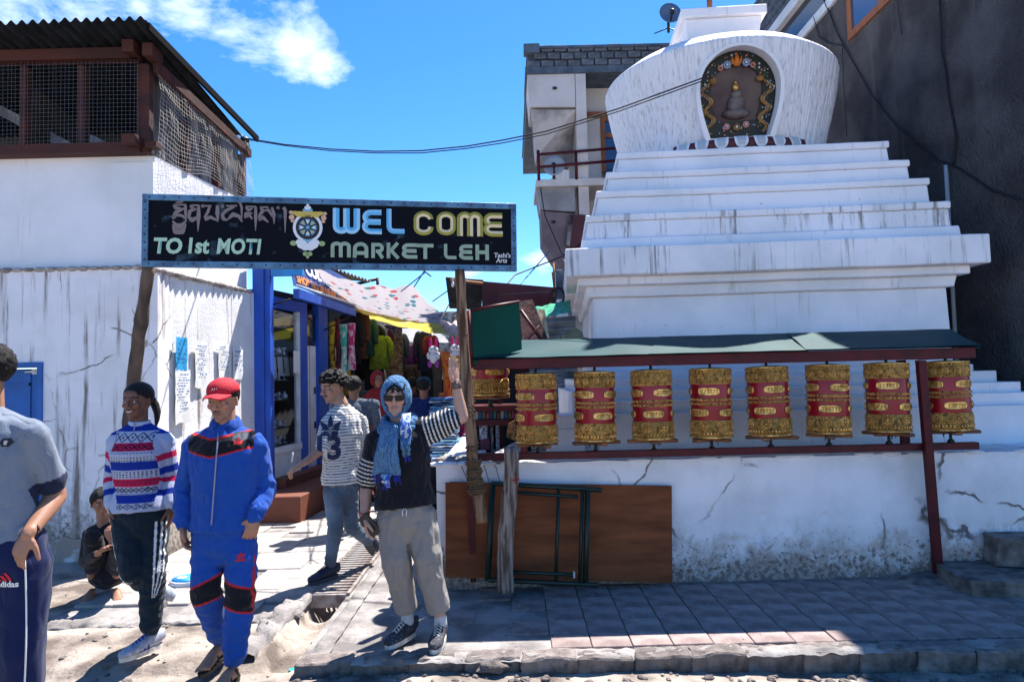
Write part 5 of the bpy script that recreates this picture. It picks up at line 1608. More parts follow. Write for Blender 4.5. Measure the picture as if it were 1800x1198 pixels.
# ---------------- plywood, iron frame, log, poles ----------------
def leaning(name, lab, cat, px, yb, mat, t=.018, zt=None):
    (xa, ya), (xb2, yb2), (xc, yc), (xd, yd) = px
    b = MB(); b.slab([W(xa, ya, yb[0]), W(xb2, yb2, yb[0]), W(xc, yc, yb[1]), W(xd, yd, yb[1])], -t)
    return tag(b.build(name, mat, bevel=.003), lab, cat)
leaning('plywood_board', 'large reddish brown plywood board leaning on the low wall', 'board', [(783, 1014), (1182, 1024), (1181, 853), (783, 847)], (5.33, 5.45), mPLY)
leaning('plywood_board', 'second plywood board just showing behind the large one at the left', 'board', [(790, 1012), (860, 1014), (862, 848), (790, 846)], (5.38, 5.47), mPLY)
fr = thing('iron_frame', 'dark green iron frame leaning in front of the plywood', 'frame', W(955, 1020, 5.22))
def bar(x0, y0, Y0, x1, y1, Y1, w=.02, name='bar'):
    b = MB(); b.tube([W(x0, y0, Y0), W(x1, y1, Y1)], [(w, w * .8)] * 2, 4); return b.build(name, mGREENM, fr)
bar(863, 849, 5.33, 1058, 861, 5.33, .024); bar(858, 1018, 5.18, 1050, 1027, 5.18, .024); bar(866, 850, 5.32, 857, 1020, 5.18, .024)
bar(905, 865, 5.30, 1016, 873, 5.30, .018); bar(890, 1004, 5.17, 1008, 1009, 5.17, .018)
bar(982, 858, 5.31, 977, 1022, 5.19, .014); bar(1024, 860, 5.31, 1019, 1024, 5.19, .014); bar(1033, 860, 5.30, 1029, 1025, 5.18, .022)
b = MB(); p = W(1009, 1009, 5.16); b.cbox(p, (.014, .03, .045)); b.build('end_cap', M('grey_plastic', (.4, .42, .45), .5), fr)
lg = thing('log_post', 'grey weathered log post standing in front of the iron frame with a red mark', 'post', G(888, 1034, 0))
b = MB(); pts = [W(889, 1038, 5.16), W(888, 990, 5.15), W(889, 940, 5.14), W(895, 880, 5.15), W(899, 840, 5.16), W(899, 786, 5.17)]
b.tube([lerp(pts[i], pts[i + 1], t_ / 4) for i in range(5) for t_ in range(4)] + [pts[-1]], [.064 - .010 * i / 20 + .003 * math.sin(i * 1.7) for i in range(21)], 22)
for v_ in range(len(b.v)):
    p = V(b.v[v_]); b.v[v_] = tuple(p + noise.noise_vector(V((p.x * 25, p.y * 25, p.z * 3))) * .005)
lgb = b.build('trunk', mWOODG, lg)
b = MB(); c = W(906, 842, 5.10); b.tube([c + V((0, 0, .05)), c + V((.002, 0, -.03))], .005, 5); b.tube([c + V((-.03, .004, -.005)), c + V((.03, .006, .0))], .005, 5); b.build('painted_mark', M('red_mark', (.3, .01, .01), .7), lg)

def rough_pole(name, lab, pts, rads, mat, wind=None, cat='pole'):
    root = thing(name, lab, cat, pts[-1])
    P_ = [lerp(pts[i], pts[i + 1], t_ / 8) for i in range(len(pts) - 1) for t_ in range(8)] + [pts[-1]]
    rr = [lerp(rads[0], rads[1], i / (len(P_) - 1)) * (1 + .06 * math.sin(i * .9)) for i in range(len(P_))]
    b = MB(); b.tube(P_, rr, 20)
    for v_ in range(len(b.v)):
        p = V(b.v[v_]); b.v[v_] = tuple(p + noise.noise_vector(V((p.x * 18, p.y * 18, p.z * 4))) * .008)
    b.build('trunk', mat, root)
    for (t0, t1, turns, rr_) in (wind or []):
        b = MB(); pp = []
        n_ = turns * 14
        for i in range(n_ + 1):
            t = lerp(t0, t1, i / n_); f = t * (len(P_) - 1); j = min(int(f), len(P_) - 2); c = lerp(P_[j], P_[j + 1], f - j)
            rad_ = lerp(rads[0], rads[1], t) + rr_ + .008 * math.sin(i * 1.7 / turns)
            a = i / 14 * 2 * PI
            pp.append(c + V((math.cos(a) * rad_, math.sin(a) * rad_, .012 * math.sin(a * 1.0 + turns))))
        b.tube(pp, .0075, 5); b.build('rope_winding', mROPE, root)
    return root
rough_pole('lashed_pole', 'long rough wooden pole lashed with coir rope holding the right end of the sign', [W(808, 474, 5.08), W(812, 560, 5.06), W(822, 690, 5.04), W(829, 780, 5.02), W(836, 850, 5.00), W(849, 918, 4.98)], (.036, .044), mWOODP,
           [(.43, .50, 4, .006), (.68, .86, 15, .010), (.60, .64, 2, .006)])
rough_pole('sign_pole', 'dark leaning wooden pole under the left end of the sign', [W(262, 468, 4.85), W(249, 560, 4.95), W(238, 640, 5.1), W(228, 760, 5.25), G(224, 1000, 0)], (.040, .058), M('dark_pole_wood', (.13, .09, .07), .9, col2=(.05, .035, .03), scale=8, stretch=(1, 1, .08), bump=1.0, bscale=24, bstretch=(1, 1, .07)))

# ---------------- welcome sign ----------------
SL, SR_ = W(249, 405, 4.80), W(907, 418, 5.20)
zt_l, zb_l = W(249, 341, 4.80).z, W(249, 469, 4.80).z
zt_r, zb_r = W(907, 358, 5.20).z, W(907, 477, 5.20).z
ztop_, zbot_ = (zt_l + zt_r) / 2, (zb_l + zb_r) / 2
sg = thing('welcome_sign', 'long black painted signboard with blue metal rim across the alley mouth', 'sign', V((SL.x, SL.y, zbot_)))
sx_ = V((SR_.x - SL.x, SR_.y - SL.y, (zt_r + zb_r - zt_l - zb_l) / 2)); SW = sx_.length; SHt = ztop_ - zbot_
FS = frame(V((SL.x, SL.y, (zb_l + 0))), sx_, (0, 0, 1))
SHt = ((zt_l - zb_l) + (zt_r - zb_r)) / 2
# text plane: x 0..SW, y 0..SHt, z towards the street is -z of this frame -> flip
if (FS.to_3x3() @ V((0, 0, 1))).y > 0:
    zs = -1
else:
    zs = 1
mSB = M('sign_black', (.010, .012, .020), .45, col2=(.022, .03, .05), scale=4, bump=.1, spots=None)
mSB2 = M('sign_black_scuffed', (.003, .004, .008), .55, spec=.08, col2=(.10, .16, .22), scale=7, detail=10, lo=.61, hi=.86, bump=.1, bscale=30)
b = MB(); b.box((.03, .03, -.02), (SW - .03, SHt - .03, 0)); b.v = [tuple(FS @ V(v)) for v in b.v]; b.build('board', mSB2, sg)
mRIM = M('blue_metal_rim', (.10, .22, .34), .45, .3, col2=(.05, .10, .17), scale=9, bump=.2)
def sb(x0, y0, x1, y1, z0, z1, name, m):
    b = MB(); b.box((x0, y0, z0), (x1, y1, z1)); b.v = [tuple(FS @ V(v)) for v in b.v]; return b.build(name, m, sg, bevel=.003)
rim = [sb(0, 0, SW, .045, -.03, .012, 'rim', mRIM), sb(0, SHt - .045, SW, SHt, -.03, .012, 'rim', mRIM), sb(0, .046, .042, SHt - .046, -.03, .012, 'rim', mRIM), sb(SW - .042, .046, SW, SHt - .046, -.03, .012, 'rim', mRIM)]
b = MB()
def rv(x, y): b.ell(FS @ V((x, y, .013)), (.006, .006, .006), nu=6, nv=4)
for i in range(27):
    rv(.05 + i * (SW - .1) / 26, .022); rv(.05 + i * (SW - .1) / 26, SHt - .022)
for i in range(1, 9): rv(.021, i * SHt / 9); rv(SW - .021, i * SHt / 9)
b.build('rivets', mWIRE, sg)

def S2(px, py):
    """photo pixel on the board -> board coordinates"""
    o = FS.translation; nn = FS.to_3x3() @ V((0, 0, 1)); d = ray(px, py); t_ = (o - CP).dot(nn) / d.dot(nn)
    q = FS.inverted() @ (CP + d * t_); return V((q.x, q.y, 0))
def ribbon(path, w, mats_, parent, name, closed=False, z=.003, ridge=.006, flat=False):
    """painted stroke with a mitred outline, two halves"""
    P_ = [V((p[0], p[1], 0)) for p in path]; k = len(P_)
    L_, C_, R_ = [], [], []
    for i in range(k):
        a = P_[i - 1] if (i or closed) else P_[i]; c = P_[(i + 1) % k] if (i < k - 1 or closed) else P_[i]
        d0 = (P_[i] - a); d1 = (c - P_[i])
        if d0.length < 1e-9: d0 = d1
        if d1.length < 1e-9: d1 = d0
        d0.normalize(); d1.normalize(); t = (d0 + d1)
        t = t.normalized() if t.length > 1e-6 else d0
        nrm = V((-t.y, t.x, 0)); m_ = 1 / max(.5, nrm.dot(V((-d0.y, d0.x, 0))))
        L_.append(P_[i] + nrm * w / 2 * m_); R_.append(P_[i] - nrm * w / 2 * m_); C_.append(P_[i])
    b = MB(); vs = [FS @ (p + V((0, 0, z))) for p in L_] + [FS @ (p + V((0, 0, z + (0 if flat else ridge)))) for p in C_] + [FS @ (p + V((0, 0, z))) for p in R_]
    fs, mi = [], []
    for i in range(k if closed else k - 1):
        j = (i + 1) % k
        b.f += [(i, k + i, k + j, j), (k + i, 2 * k + i, 2 * k + j, k + j)]; b.m += [0, len(mats_) - 1]; b.sm += [False, False]
    b.v = [tuple(v) for v in vs]
    return b.build(name, mats_, parent)
def arc(cx, cy, rx, ry, a0, a1, n=8): return [(cx + rx * math.cos(R(lerp(a0, a1, i / n))), cy + ry * math.sin(R(lerp(a0, a1, i / n)))) for i in range(n + 1)]
GL = {'W': [[(0.12, 1)] + arc(.31, .30, .19, .17, 180, 360) + [(.5, 1)], [(.5, 1)] + arc(.69, .30, .19, .17, 180, 360) + [(.88, 1)]],
      'E': [[(.93, .87)] + arc(.42, .68, .28, .19, 90, 270) + [(.90, .49)], [(.90, .50)] + arc(.42, .31, .30, .19, 90, 270) + [(.95, .12)]],
      'L': [[(.15, 1)] + arc(.40, .34, .25, .21, 180, 270) + [(1, .13)]],
      'C': [[(.86, .66)] + arc(.5, .66, .36, .22, 10, 180) + arc(.5, .32, .36, .20, 180, 350) + [(.86, .36)]],
      'O': [arc(.5, .66, .36, .22, 0, 180) + arc(.5, .32, .36, .20, 180, 360)],
      'M': [[(.10, 0)] + arc(.30, .70, .20, .18, 180, 0) + [(.5, 0)], [(.5, 0)] + arc(.70, .70, .20, .18, 180, 0) + [(.90, 0)]],
      'A': [[(.12, 0)] + arc(.5, .60, .36, .28, 180, 0) + [(.86, 0)], [(.2, .30), (.8, .30)]],
      'R': [[(.16, 0), (.16, .86), (.55, .86)] + arc(.58, .65, .24, .21, 90, -90) + [(.35, .44)], [(.5, .46), (.86, 0)]],
      'K': [[(.16, 0), (.16, 1)], [(.84, 1), (.34, .50)], [(.34, .52), (.88, 0)]],
      'T': [[(.0, .86), (1, .86)], [(.5, .86), (.5, 0)]],
      'H': [[(.16, 0), (.16, 1)], [(.84, 0), (.84, 1)], [(.16, .5), (.84, .5)]]}
mA1 = M('sky_blue_letter', (.10, .42, .70), .5); mA2 = M('pale_blue_letter', (.30, .58, .80), .5)
mG1 = M('olive_letter', (.30, .27, .035), .5); mG2 = M('cream_letter', (.72, .58, .34), .5); mGR = M('grey_green_letter', (.30, .38, .27), .55, col2=(.24, .32, .22), scale=14)
def glyph(ch, x0, y0, x1, y1, mats_, w=.24, z=.003, flat=False):
    """corners in photo pixels: lower left, upper right"""
    a = S2(x0, y1); c = S2(x1, y0); 
    sxg, syg = c.x - a.x, c.y - a.y
    root = None
    for k_, pth in enumerate(GL[ch]):
        pts = [(a.x + p[0] * sxg, a.y + p[1] * syg) for p in pth]
        o = ribbon(pts, w * min(sxg, syg * .9), mats_, root or sg, 'painted_letter' if root is None else 'letter_stroke', closed=(ch == 'O'), z=z + .0012 * k_, flat=flat)
        if root is None: root = o
for ch, xa, xb, ya, yb_, c_ in (('W', 585, 633, 367, 411, (mA1, mA2)), ('E', 637, 673, 368, 412, (mA1, mA2)), ('L', 679, 711, 368, 412, (mA2, mA1)),
                          ('C', 727, 762, 371, 414, (mG2, mG1)), ('O', 767, 801, 372, 414, (mG2, mG1)), ('M', 804, 848, 373, 415, (mG1, mG2)), ('E', 850, 885, 374, 416, (mG2, mG1))):
    glyph(ch, xa, ya, xb, yb_, list(c_), .27)
for ch, xa, xb in (('M', 581, 617), ('A', 620, 648), ('R', 652, 676), ('K', 679, 703), ('E', 706, 735), ('T', 733, 762), ('L', 780, 802), ('E', 807, 832), ('H', 835, 860)):
    sl = (xa - 581) * .020
    glyph(ch, xa, 425 + sl, xb, 452 + sl, [mGR, mGR], .26, flat=True)
mPG = M('pale_green_letter', (.40, .58, .42), .55)
def sign_text(s, px, py, size, mat, bold=.012, shear=.18, sx=1.0, sp=1.0, z=.004, align='LEFT'):
    q = S2(px, py); me = text_mesh(s, size, bold, shear, 0, sp, align)
    me.transform(FS @ Matrix.Translation((q.x, q.y, z)) @ Matrix.Diagonal((sx, 1, 1, 1)))
    return link('lettering', me, mat, sg)
sign_text('TO', 269, 433, .150, mPG, .006, .12, .90); sign_text('1st', 326, 433, .150, mPG, .006, .10, .82, 1.04); sign_text('MOTI', 380, 434, .150, mPG, .0055, .14, .80, 1.06)
sign_text('Tashi\'s', 868, 449, .050, M('sign_white', (.6, .62, .62), .6), .001, .1, .95); sign_text('Arts', 872, 458, .050, M('sign_white'), .001, .1, .95)
# Tibetan script: tapering painted strokes
mTB = M('mauve_script', (.21, .16, .155), .6)
def tstroke(pts, ws, nm='script_stroke', parent=None):
    n_ = 5; P_ = []
    for i in range(len(pts) - 1):
        for t_ in range(n_): P_.append((lerp(pts[i][0], pts[i + 1][0], t_ / n_), lerp(pts[i][1], pts[i + 1][1], t_ / n_), lerp(ws[i], ws[i + 1], t_ / n_)))
    P_.append((*pts[-1], ws[-1]))
    q = [(S2(p[0], p[1]), p[2] / 1200 * 4.9) for p in P_]
    b = MB(); k = len(q); vs = []
    for i in range(k):
        d = (q[min(i + 1, k - 1)][0] - q[max(i - 1, 0)][0]).normalized(); nn = V((-d.y, d.x, 0)) * q[i][1] / 2
        vs += [FS @ (q[i][0] + nn + V((0, 0, .003))), FS @ (q[i][0] - nn + V((0, 0, .003)))]
    b.add(vs, [(2 * i, 2 * i + 1, 2 * i + 3, 2 * i + 2) for i in range(k - 1)])
    return b.build(nm, mTB, sg)
def zx(x): return 240 + x / 5.0
def zy(y): return 330 + y / 5.0
TS = [([(345, 130), (400, 128)], [2, 3]), ([(350, 105), (395, 122), (420, 105), (500, 100)], [2, 5, 4, 1]),
      ([(330, 150), (435, 150)], [3, 3]), ([(335, 150), (345, 178), (390, 180)], [7, 6, 3]), ([(432, 150), (432, 210), (435, 300)], [4, 5, 2]), ([(425, 178), (350, 215), (318, 260)], [3, 7, 4]),
      ([(315, 270), (350, 240), (400, 245), (435, 275)], [6, 5, 5, 3]), ([(318, 290), (350, 335), (400, 335), (437, 290)], [2, 9, 9, 2]), ([(318, 325), (345, 385), (400, 385), (437, 320)], [2, 10, 10, 2]),
      ([(475, 155), (552, 155)], [3, 3]), ([(480, 155), (490, 180), (530, 190)], [6, 5, 2]), ([(530, 185), (470, 205), (460, 260), (490, 285), (530, 262)], [4, 6, 5, 8, 5]), ([(548, 155), (546, 250), (541, 385)], [4, 7, 1]),
      ([(572, 170), (585, 155), (590, 175)], [4, 5, 3]), ([(600, 160), (660, 160)], [3, 3]), ([(645, 160), (630, 210), (600, 262)], [4, 5, 4]), ([(600, 280), (650, 258), (715, 290)], [6, 6, 3]), ([(712, 155), (712, 230), (716, 300)], [5, 7, 1]),
      ([(745, 172), (758, 158), (762, 178)], [4, 5, 3]), ([(790, 160), (885, 158)], [3, 3]), ([(860, 165), (790, 200), (755, 235), (765, 275), (800, 285)], [5, 5, 5, 6, 3]), ([(800, 280), (850, 235), (900, 250), (930, 300)], [2, 8, 6, 3]), ([(850, 112), (910, 130), (925, 175), (925, 300)], [2, 4, 4, 1]),
      ([(960, 165), (1050, 168)], [3, 3]), ([(965, 170), (985, 200), (1020, 180)], [5, 5, 3]), ([(1018, 225), (960, 225), (955, 268)], [3, 5, 4]), ([(955, 262), (990, 240), (1018, 275)], [4, 5, 3]), ([(1048, 168), (1048, 250), (1047, 380)], [4, 6, 1]),
      ([(1085, 172), (1160, 172)], [3, 3]), ([(1095, 172), (1110, 205), (1085, 240), (1080, 280)], [5, 6, 5, 5]), ([(1075, 285), (1110, 260), (1160, 305)], [5, 7, 2]), ([(1110, 205), (1160, 195), (1200, 260)], [2, 5, 3]), ([(1190, 172), (1207, 230), (1210, 320)], [4, 6, 1]),
      ([(1235, 185), (1246, 172), (1250, 190)], [4, 5, 3]), ([(1292, 172), (1308, 200), (1306, 395)], [6, 6, 1])]
for pts, ws in TS: tstroke([(zx(a), zy(c)) for a, c in pts], [w_ * 1.0 for w_ in ws])
# painted emblem: eight spoked wheel on a lotus under a small parasol
EC = S2(541, 398); ES = (S2(560, 398) - S2(541, 398)).length / 19.0
def ecirc(x, y, r, m, name, z=.004, n=20, sq=1.0, r2=None):
    c = EC + V((x * ES, -y * ES, 0)); vs = [FS @ (c + V((r * ES * math.cos(2 * PI * i / n), r * ES * sq * math.sin(2 * PI * i / n), z))) for i in range(n)]
    b = MB()
    if r2 is None: b.add(vs, [tuple(range(n))])
    else:
        vs += [FS @ (c + V((r2 * ES * math.cos(2 * PI * i / n), r2 * ES * sq * math.sin(2 * PI * i / n), z))) for i in range(n)]
        b.add(vs, [(i, (i + 1) % n, n + (i + 1) % n, n + i) for i in range(n)])
    return b.build(name, m, sg)
mEK = M('emblem_dark', (.02, .015, .02), .5); mEB = M('emblem_blue', (.15, .40, .55), .5); mEW = M('emblem_white', (.70, .70, .72), .5); mEY = M('emblem_yellow', (.55, .40, .08), .5); mEG = M('emblem_green', (.30, .38, .15), .5); mEP = M('emblem_peach', (.62, .38, .24), .5)
ecirc(0, 2, 26, mEW, 'emblem_halo', .0025, 28, 1.05, 21)
ecirc(0, 2, 19.5, mEB, 'emblem_disc', .0030, 28); ecirc(0, 2, 20, mEK, 'wheel_rim', .0042, 28, 1, 15.5)
for i in range(8):
    a = i * PI / 4 + PI / 8; c0 = EC + V((0, -2 * ES, 0)); d = V((math.cos(a), math.sin(a), 0)); nn = V((-d.y, d.x, 0)) * 1.6 * ES
    b = MB(); b.add([FS @ (c0 + d * 5 * ES - nn + V((0, 0, .0036))), FS @ (c0 + d * 17 * ES - nn * .8 + V((0, 0, .0036))), FS @ (c0 + d * 17 * ES + nn * .8 + V((0, 0, .0036))), FS @ (c0 + d * 5 * ES + nn + V((0, 0, .0036)))], [(0, 1, 2, 3)]); b.build('wheel_spoke', mEK, sg)
    a2 = i * PI / 4; ecirc(11 * math.cos(a2), 2 + 11 * math.sin(a2), 2.6, mEY if i % 2 else mEW, 'wheel_jewel', .0034, 10)
ecirc(0, 2, 5.5, mEK, 'wheel_hub', .0046, 14); ecirc(0, 2, 3.4, mEB, 'hub_centre', .0050, 12)
for (x, y, r, sq, m) in ((-10, 33, 9, .9, mEW), (10, 33, 9, .9, mEW), (-4, 37, 8, .9, mEW), (5, 37, 8, .9, mEW), (-15, 29, 6, .8, mEW), (15, 29, 6, .8, mEW), (-5, 30, 6, 1.2, mEB), (5, 30, 6, 1.2, mEB), (0, 32, 5, 1.3, mEW)): ecirc(x, y, r, m, 'lotus_petal', .0030 + .0003 * abs(x) / 3 + .0002 * r, 14, sq)
for (x, y, r, sq) in ((-25, 31, 6, .8), (25, 31, 6, .8), (-4, 50, 4.5, .9), (4, 50, 4.5, .9), (0, 54, 3, 1.6)): ecirc(x, y, r, mEG, 'lotus_leaf', .0036, 9, sq)
for (x, y, r, sq) in ((-14, -22, 9, .6), (14, -22, 9, .6), (0, -24, 11, .6), (-22, -24, 6, .6), (22, -24, 6, .6), (0, -17, 8, .5)): ecirc(x, y, r, mEY, 'cloud_scroll', .0040 + .0002 * abs(x) / 2, 14, sq)
for (x, y, r, sq) in ((-28, -16, 5, 1), (28, -16, 5, 1), (-29, -25, 4, .8), (30, -24, 4, .8), (-26, -9, 4, .6), (27, -9, 4, .6)): ecirc(x, y, r, mEP, 'ribbon_curl', .0038, 10, sq)
for (x, y, r, sq) in ((0, -30, 9, .35), (0, -34, 6, .6), (0, -39, 2.2, 1.4)): ecirc(x, y, r, mEW if y != -30 else mEB, 'parasol', .0060 + .0004 * (-y - 30) / 4, 14, sq)

# right hand stone steps, footing patch, blue lid
sp = thing('stone_step', 'broken cement steps at the right edge by the leaning red post', 'steps', (3.9, 5.1, 0))
for (x0, y0, x1, y1, z0, z1, sd_) in ((W(1700, 1030, 5.05).x, 4.72, 6, 5.5, -.02, .12, 1), (W(1756, 960, 5.3).x, 5.0, 6, 5.5, .12, .33, 2)):
    bm = bmesh.new(); bmesh.ops.create_cube(bm, size=1)
    bmesh.ops.subdivide_edges(bm, edges=bm.edges, cuts=9, use_grid_fill=True)
    for v in bm.verts:
        p = V((lerp(x0, x1, v.co.x + .5), lerp(y0, y1, v.co.y + .5), lerp(z0, z1, v.co.z + .5)))
        if v.co.x < -.1: p.y += (x0 + 1.2 - p.x) * .25 * (0.5 - v.co.y)
        v.co = p + noise.noise_vector(p * 5) * .03 + noise.noise_vector(p * 16) * .012
    me = bpy.data.meshes.new('step'); bm.to_mesh(me); bm.free(); link('step', me, mKERB, sp)
b = MB(); c = G(1625, 1020, 0); b.ell((c.x + .02, c.y - .02, -.005), (.26, .16, .05), nu=20, nv=8)
for v_ in range(len(b.v)):
    p = V(b.v[v_]); b.v[v_] = tuple(p + noise.noise_vector(p * 7) * .03)
tag(b.build('cement_patch', mKERB), 'lumpy dark cement patch round the foot of the leaning red post', 'cement patch')
c = G(318, 1036, -.02); root = thing('round_lid', 'round blue and white lid lying between the woman and the red capped man', 'lid', (c.x, c.y + .12, -.02))
b = MB(); b.lathe([(.135, 0), (.14, .01), (.14, .045), (.13, .05)], 32, (c.x, c.y + .12, -.01)); b.build('rim', mWHT, root)
b = MB(); b.lathe([(.125, .0505), (.125, .054)], 32, (c.x, c.y + .12, -.01)); b.build('blue_top', M('lid_blue', (.02, .28, .62), .5), root)
b = MB(); b.lathe([(.04, .0545), (.04, .058)], 20, (c.x - .05, c.y + .12, -.01)); b.build('pale_spot', mWHT, root)

# ---------------- people ----------------
def remesh(mb, voxel, smooth=2, wr=0.0, wsc=9.0, wst=(1, 1, .5), seed=0):
    me = mb.mesh('body')
    o = bpy.data.objects.new('body', me); COL.objects.link(o)
    m = o.modifiers.new('r', 'REMESH'); m.mode = 'VOXEL'; m.voxel_size = voxel; m.use_smooth_shade = True
    if smooth:
        m = o.modifiers.new('s', 'SMOOTH'); m.iterations = smooth; m.factor = .5
    dg = bpy.context.evaluated_depsgraph_get()
    out = bpy.data.meshes.new_from_object(o.evaluated_get(dg))
    bpy.data.objects.remove(o); bpy.data.meshes.remove(me)
    if wr:
        n = len(out.vertices)
        co = np.empty(n * 3); out.vertices.foreach_get('co', co); co = co.reshape(-1, 3)
        no = np.empty(n * 3); out.vertex_normals.foreach_get('vector', no); no = no.reshape(-1, 3)
        d = np.empty(n)
        for i in range(n):
            p = V(co[i]); q = V((p.x * wst[0], p.y * wst[1], p.z * wst[2])) * wsc + V((seed, 0, 0))
            a = noise.noise(q); a2 = noise.noise(q * 2.3)
            d[i] = (1 - abs(a) * 2.2) * .6 + a2 * .5
        co += no * (d * wr)[:, None]
        out.vertices.foreach_set('co', co.ravel())
    out.polygons.foreach_set('use_smooth', [True] * len(out.polygons))
    out.update()
    return out


def verts_of(me):
    n = len(me.vertices); co = np.empty(n * 3); me.vertices.foreach_get('co', co); return co.reshape(-1, 3)


def set_col(me, col):
    a = me.color_attributes.new('Col', 'FLOAT_COLOR', 'POINT')
    c = np.ones((len(me.vertices), 4)); c[:, :3] = col
    a.data.foreach_set('color', c.ravel())


def seg_coords(co, segs):
    """nearest of the named bones: index, distance along it in metres"""
    best = np.full(len(co), 1e9); part = np.zeros(len(co), int); along = np.zeros(len(co))
    for idx, pts, bias in segs:
        acc = 0.0
        for a, c in zip(pts, pts[1:]):
            a_, c_ = np.array(a), np.array(c); d = c_ - a_; L = np.linalg.norm(d)
            t = np.clip(((co - a_) @ d) / L ** 2, 0, 1)
            dist = np.linalg.norm(co - a_ - t[:, None] * d, axis=1) + bias
            k = dist < best
            best[k] = dist[k]; part[k] = idx; along[k] = acc + t[k] * L
            acc += L
    return part, along


mCLOTH = M('clothing', (1, 1, 1), .9, attr='Col', bump=.35, bscale=220, spec=.15, sheen=.1)
mCLOTHB = M('clothing_knit', (1, 1, 1), .95, attr='Col', bump=.6, bscale=120, spec=.1)
mSKIN = M('skin', (1, 1, 1), .5, attr='Col', bump=.15, bscale=160, spec=.35)
def folds(m, sc=7.0, st=(1, 1, .45), strength=.6, dist=.035):
    n, l = m.node_tree.nodes, m.node_tree.links
    tc = n.new('ShaderNodeTexCoord'); mp_ = n.new('ShaderNodeMapping'); mp_.inputs['Scale'].default_value = st; l.new(tc.outputs['Object'], mp_.inputs['Vector'])
    x = n.new('ShaderNodeTexNoise'); x.inputs['Scale'].default_value = sc; x.inputs['Detail'].default_value = 1.2; x.inputs['Distortion'].default_value = .8; l.new(mp_.outputs[0], x.inputs['Vector'])
    a = n.new('ShaderNodeMath'); a.operation = 'SUBTRACT'; a.inputs[1].default_value = .5; l.new(x.outputs['Fac'], a.inputs[0])
    a2 = n.new('ShaderNodeMath'); a2.operation = 'ABSOLUTE'; l.new(a.outputs[0], a2.inputs[0])
    a3 = n.new('ShaderNodeMath'); a3.operation = 'POWER'; a3.inputs[1].default_value = .6; l.new(a2.outputs[0], a3.inputs[0])
    bp = n.new('ShaderNodeBump'); bp.inputs['Strength'].default_value = strength; bp.inputs['Distance'].default_value = dist; l.new(a3.outputs[0], bp.inputs['Height'])
    bs = n['Principled BSDF']; old = bs.inputs['Normal'].links[0].from_node if bs.inputs['Normal'].links else None
    if old: l.new(bp.outputs[0], old.inputs['Normal'])
    else: l.new(bp.outputs[0], bs.inputs['Normal'])


folds(mCLOTH, 8.5, (1, 1, .6)); folds(mCLOTHB, 6, (1, 1, .6), .45)
for mm in (mSKIN,):
    bs_ = mm.node_tree.nodes['Principled BSDF']
    bs_.inputs['Subsurface Weight'].default_value = .06; bs_.inputs['Subsurface Radius'].default_value = (.02, .008, .004)
mHAIR = M('black_hair', (.006, .005, .005), .5, col2=(.014, .011, .010), scale=70, stretch=(1, 1, .3), bump=.8, bscale=110, bstretch=(1, 1, .3), spec=.22)
mEYE = M('eye_white', (.6, .58, .56), .2); mIRIS = M('eye_dark', (.012, .008, .006), .15)
mRUB = M('shoe_rubber', (.62, .60, .56), .7, col2=(.4, .37, .33), scale=30)


def ringtube(mb, a, c, r0, r1, n=12, k=5, bulge=0.0, side=None, bt=.3):
    a, c = V(a), V(c)
    pts, rr = [], []
    for i in range(k + 1):
        t = i / k; pts.append(lerp(a, c, t))
        bl = 1 + bulge * math.exp(-((t - bt) / .25) ** 2)
        if isinstance(r0, tuple): rr.append((lerp(r0[0], r1[0], t) * bl, lerp(r0[1], r1[1], t) * bl))
        else: rr.append(lerp(r0, r1, t) * bl)
    mb.tube(pts, rr, n, side=side, round_=True)


def hand(mb, wr, d, palm, s=1.0, curl=(.3, .3, .35, .4), thumb=1, spread=.10, tcurl=.2, point=None):
    d = V(d).normalized(); palm = V(palm); palm = (palm - d * palm.dot(d)).normalized(); ac = d.cross(palm).normalized()
    wr = V(wr)
    mb.tube([wr - d * .02 * s, wr + d * .015 * s, wr + d * .05 * s, wr + d * .09 * s], [(.026 * s, .019 * s), (.031 * s, .018 * s), (.041 * s, .016 * s), (.039 * s, .012 * s)], 12, side=ac, round_=True)
    L = (.068, .078, .073, .058)
    for i in range(4):
        off = (-.0295 + .0197 * i) * (-thumb)
        base = wr + d * (.088 - .004 * abs(i - 1.4)) * s + ac * off * s
        cu = curl[i]; cur = base; dd = (d + ac * (off / .03) * spread).normalized(); pts = [base - dd * .02 * s, base]
        for k in range(3):
            ang = cu * (.7 + .35 * k)
            dd = (dd * math.cos(ang) + palm * math.sin(ang)).normalized() if True else dd
            pl = (palm * math.cos(ang) - dd * math.sin(ang))
            cur = cur + dd * L[i] * s * (.45, .31, .24)[k]; pts.append(cur)
        mb.tube(pts, [.0095 * s, .0095 * s, .0088 * s, .0082 * s, .0072 * s], 8, round_=True)
    b0 = wr + d * .022 * s + ac * thumb * .028 * s
    td = (d * .62 + ac * thumb * .62 + palm * .35).normalized()
    td2 = (td + d * .5 + palm * tcurl).normalized()
    mb.tube([b0, b0 + td * .036 * s, b0 + td * .036 * s + td2 * .03 * s, b0 + td * .036 * s + td2 * .052 * s], [.015 * s, .0125 * s, .0105 * s, .008 * s], 8, round_=True)


def head_frame(c, yaw, pitch, s=1.0, roll=0.0):
    return Matrix.Translation(c) @ Matrix.Rotation(R(yaw), 4, 'Z') @ Matrix.Rotation(R(pitch), 4, 'X') @ Matrix.Rotation(R(roll), 4, 'Y') @ Matrix.Diagonal((s, s, s, 1))


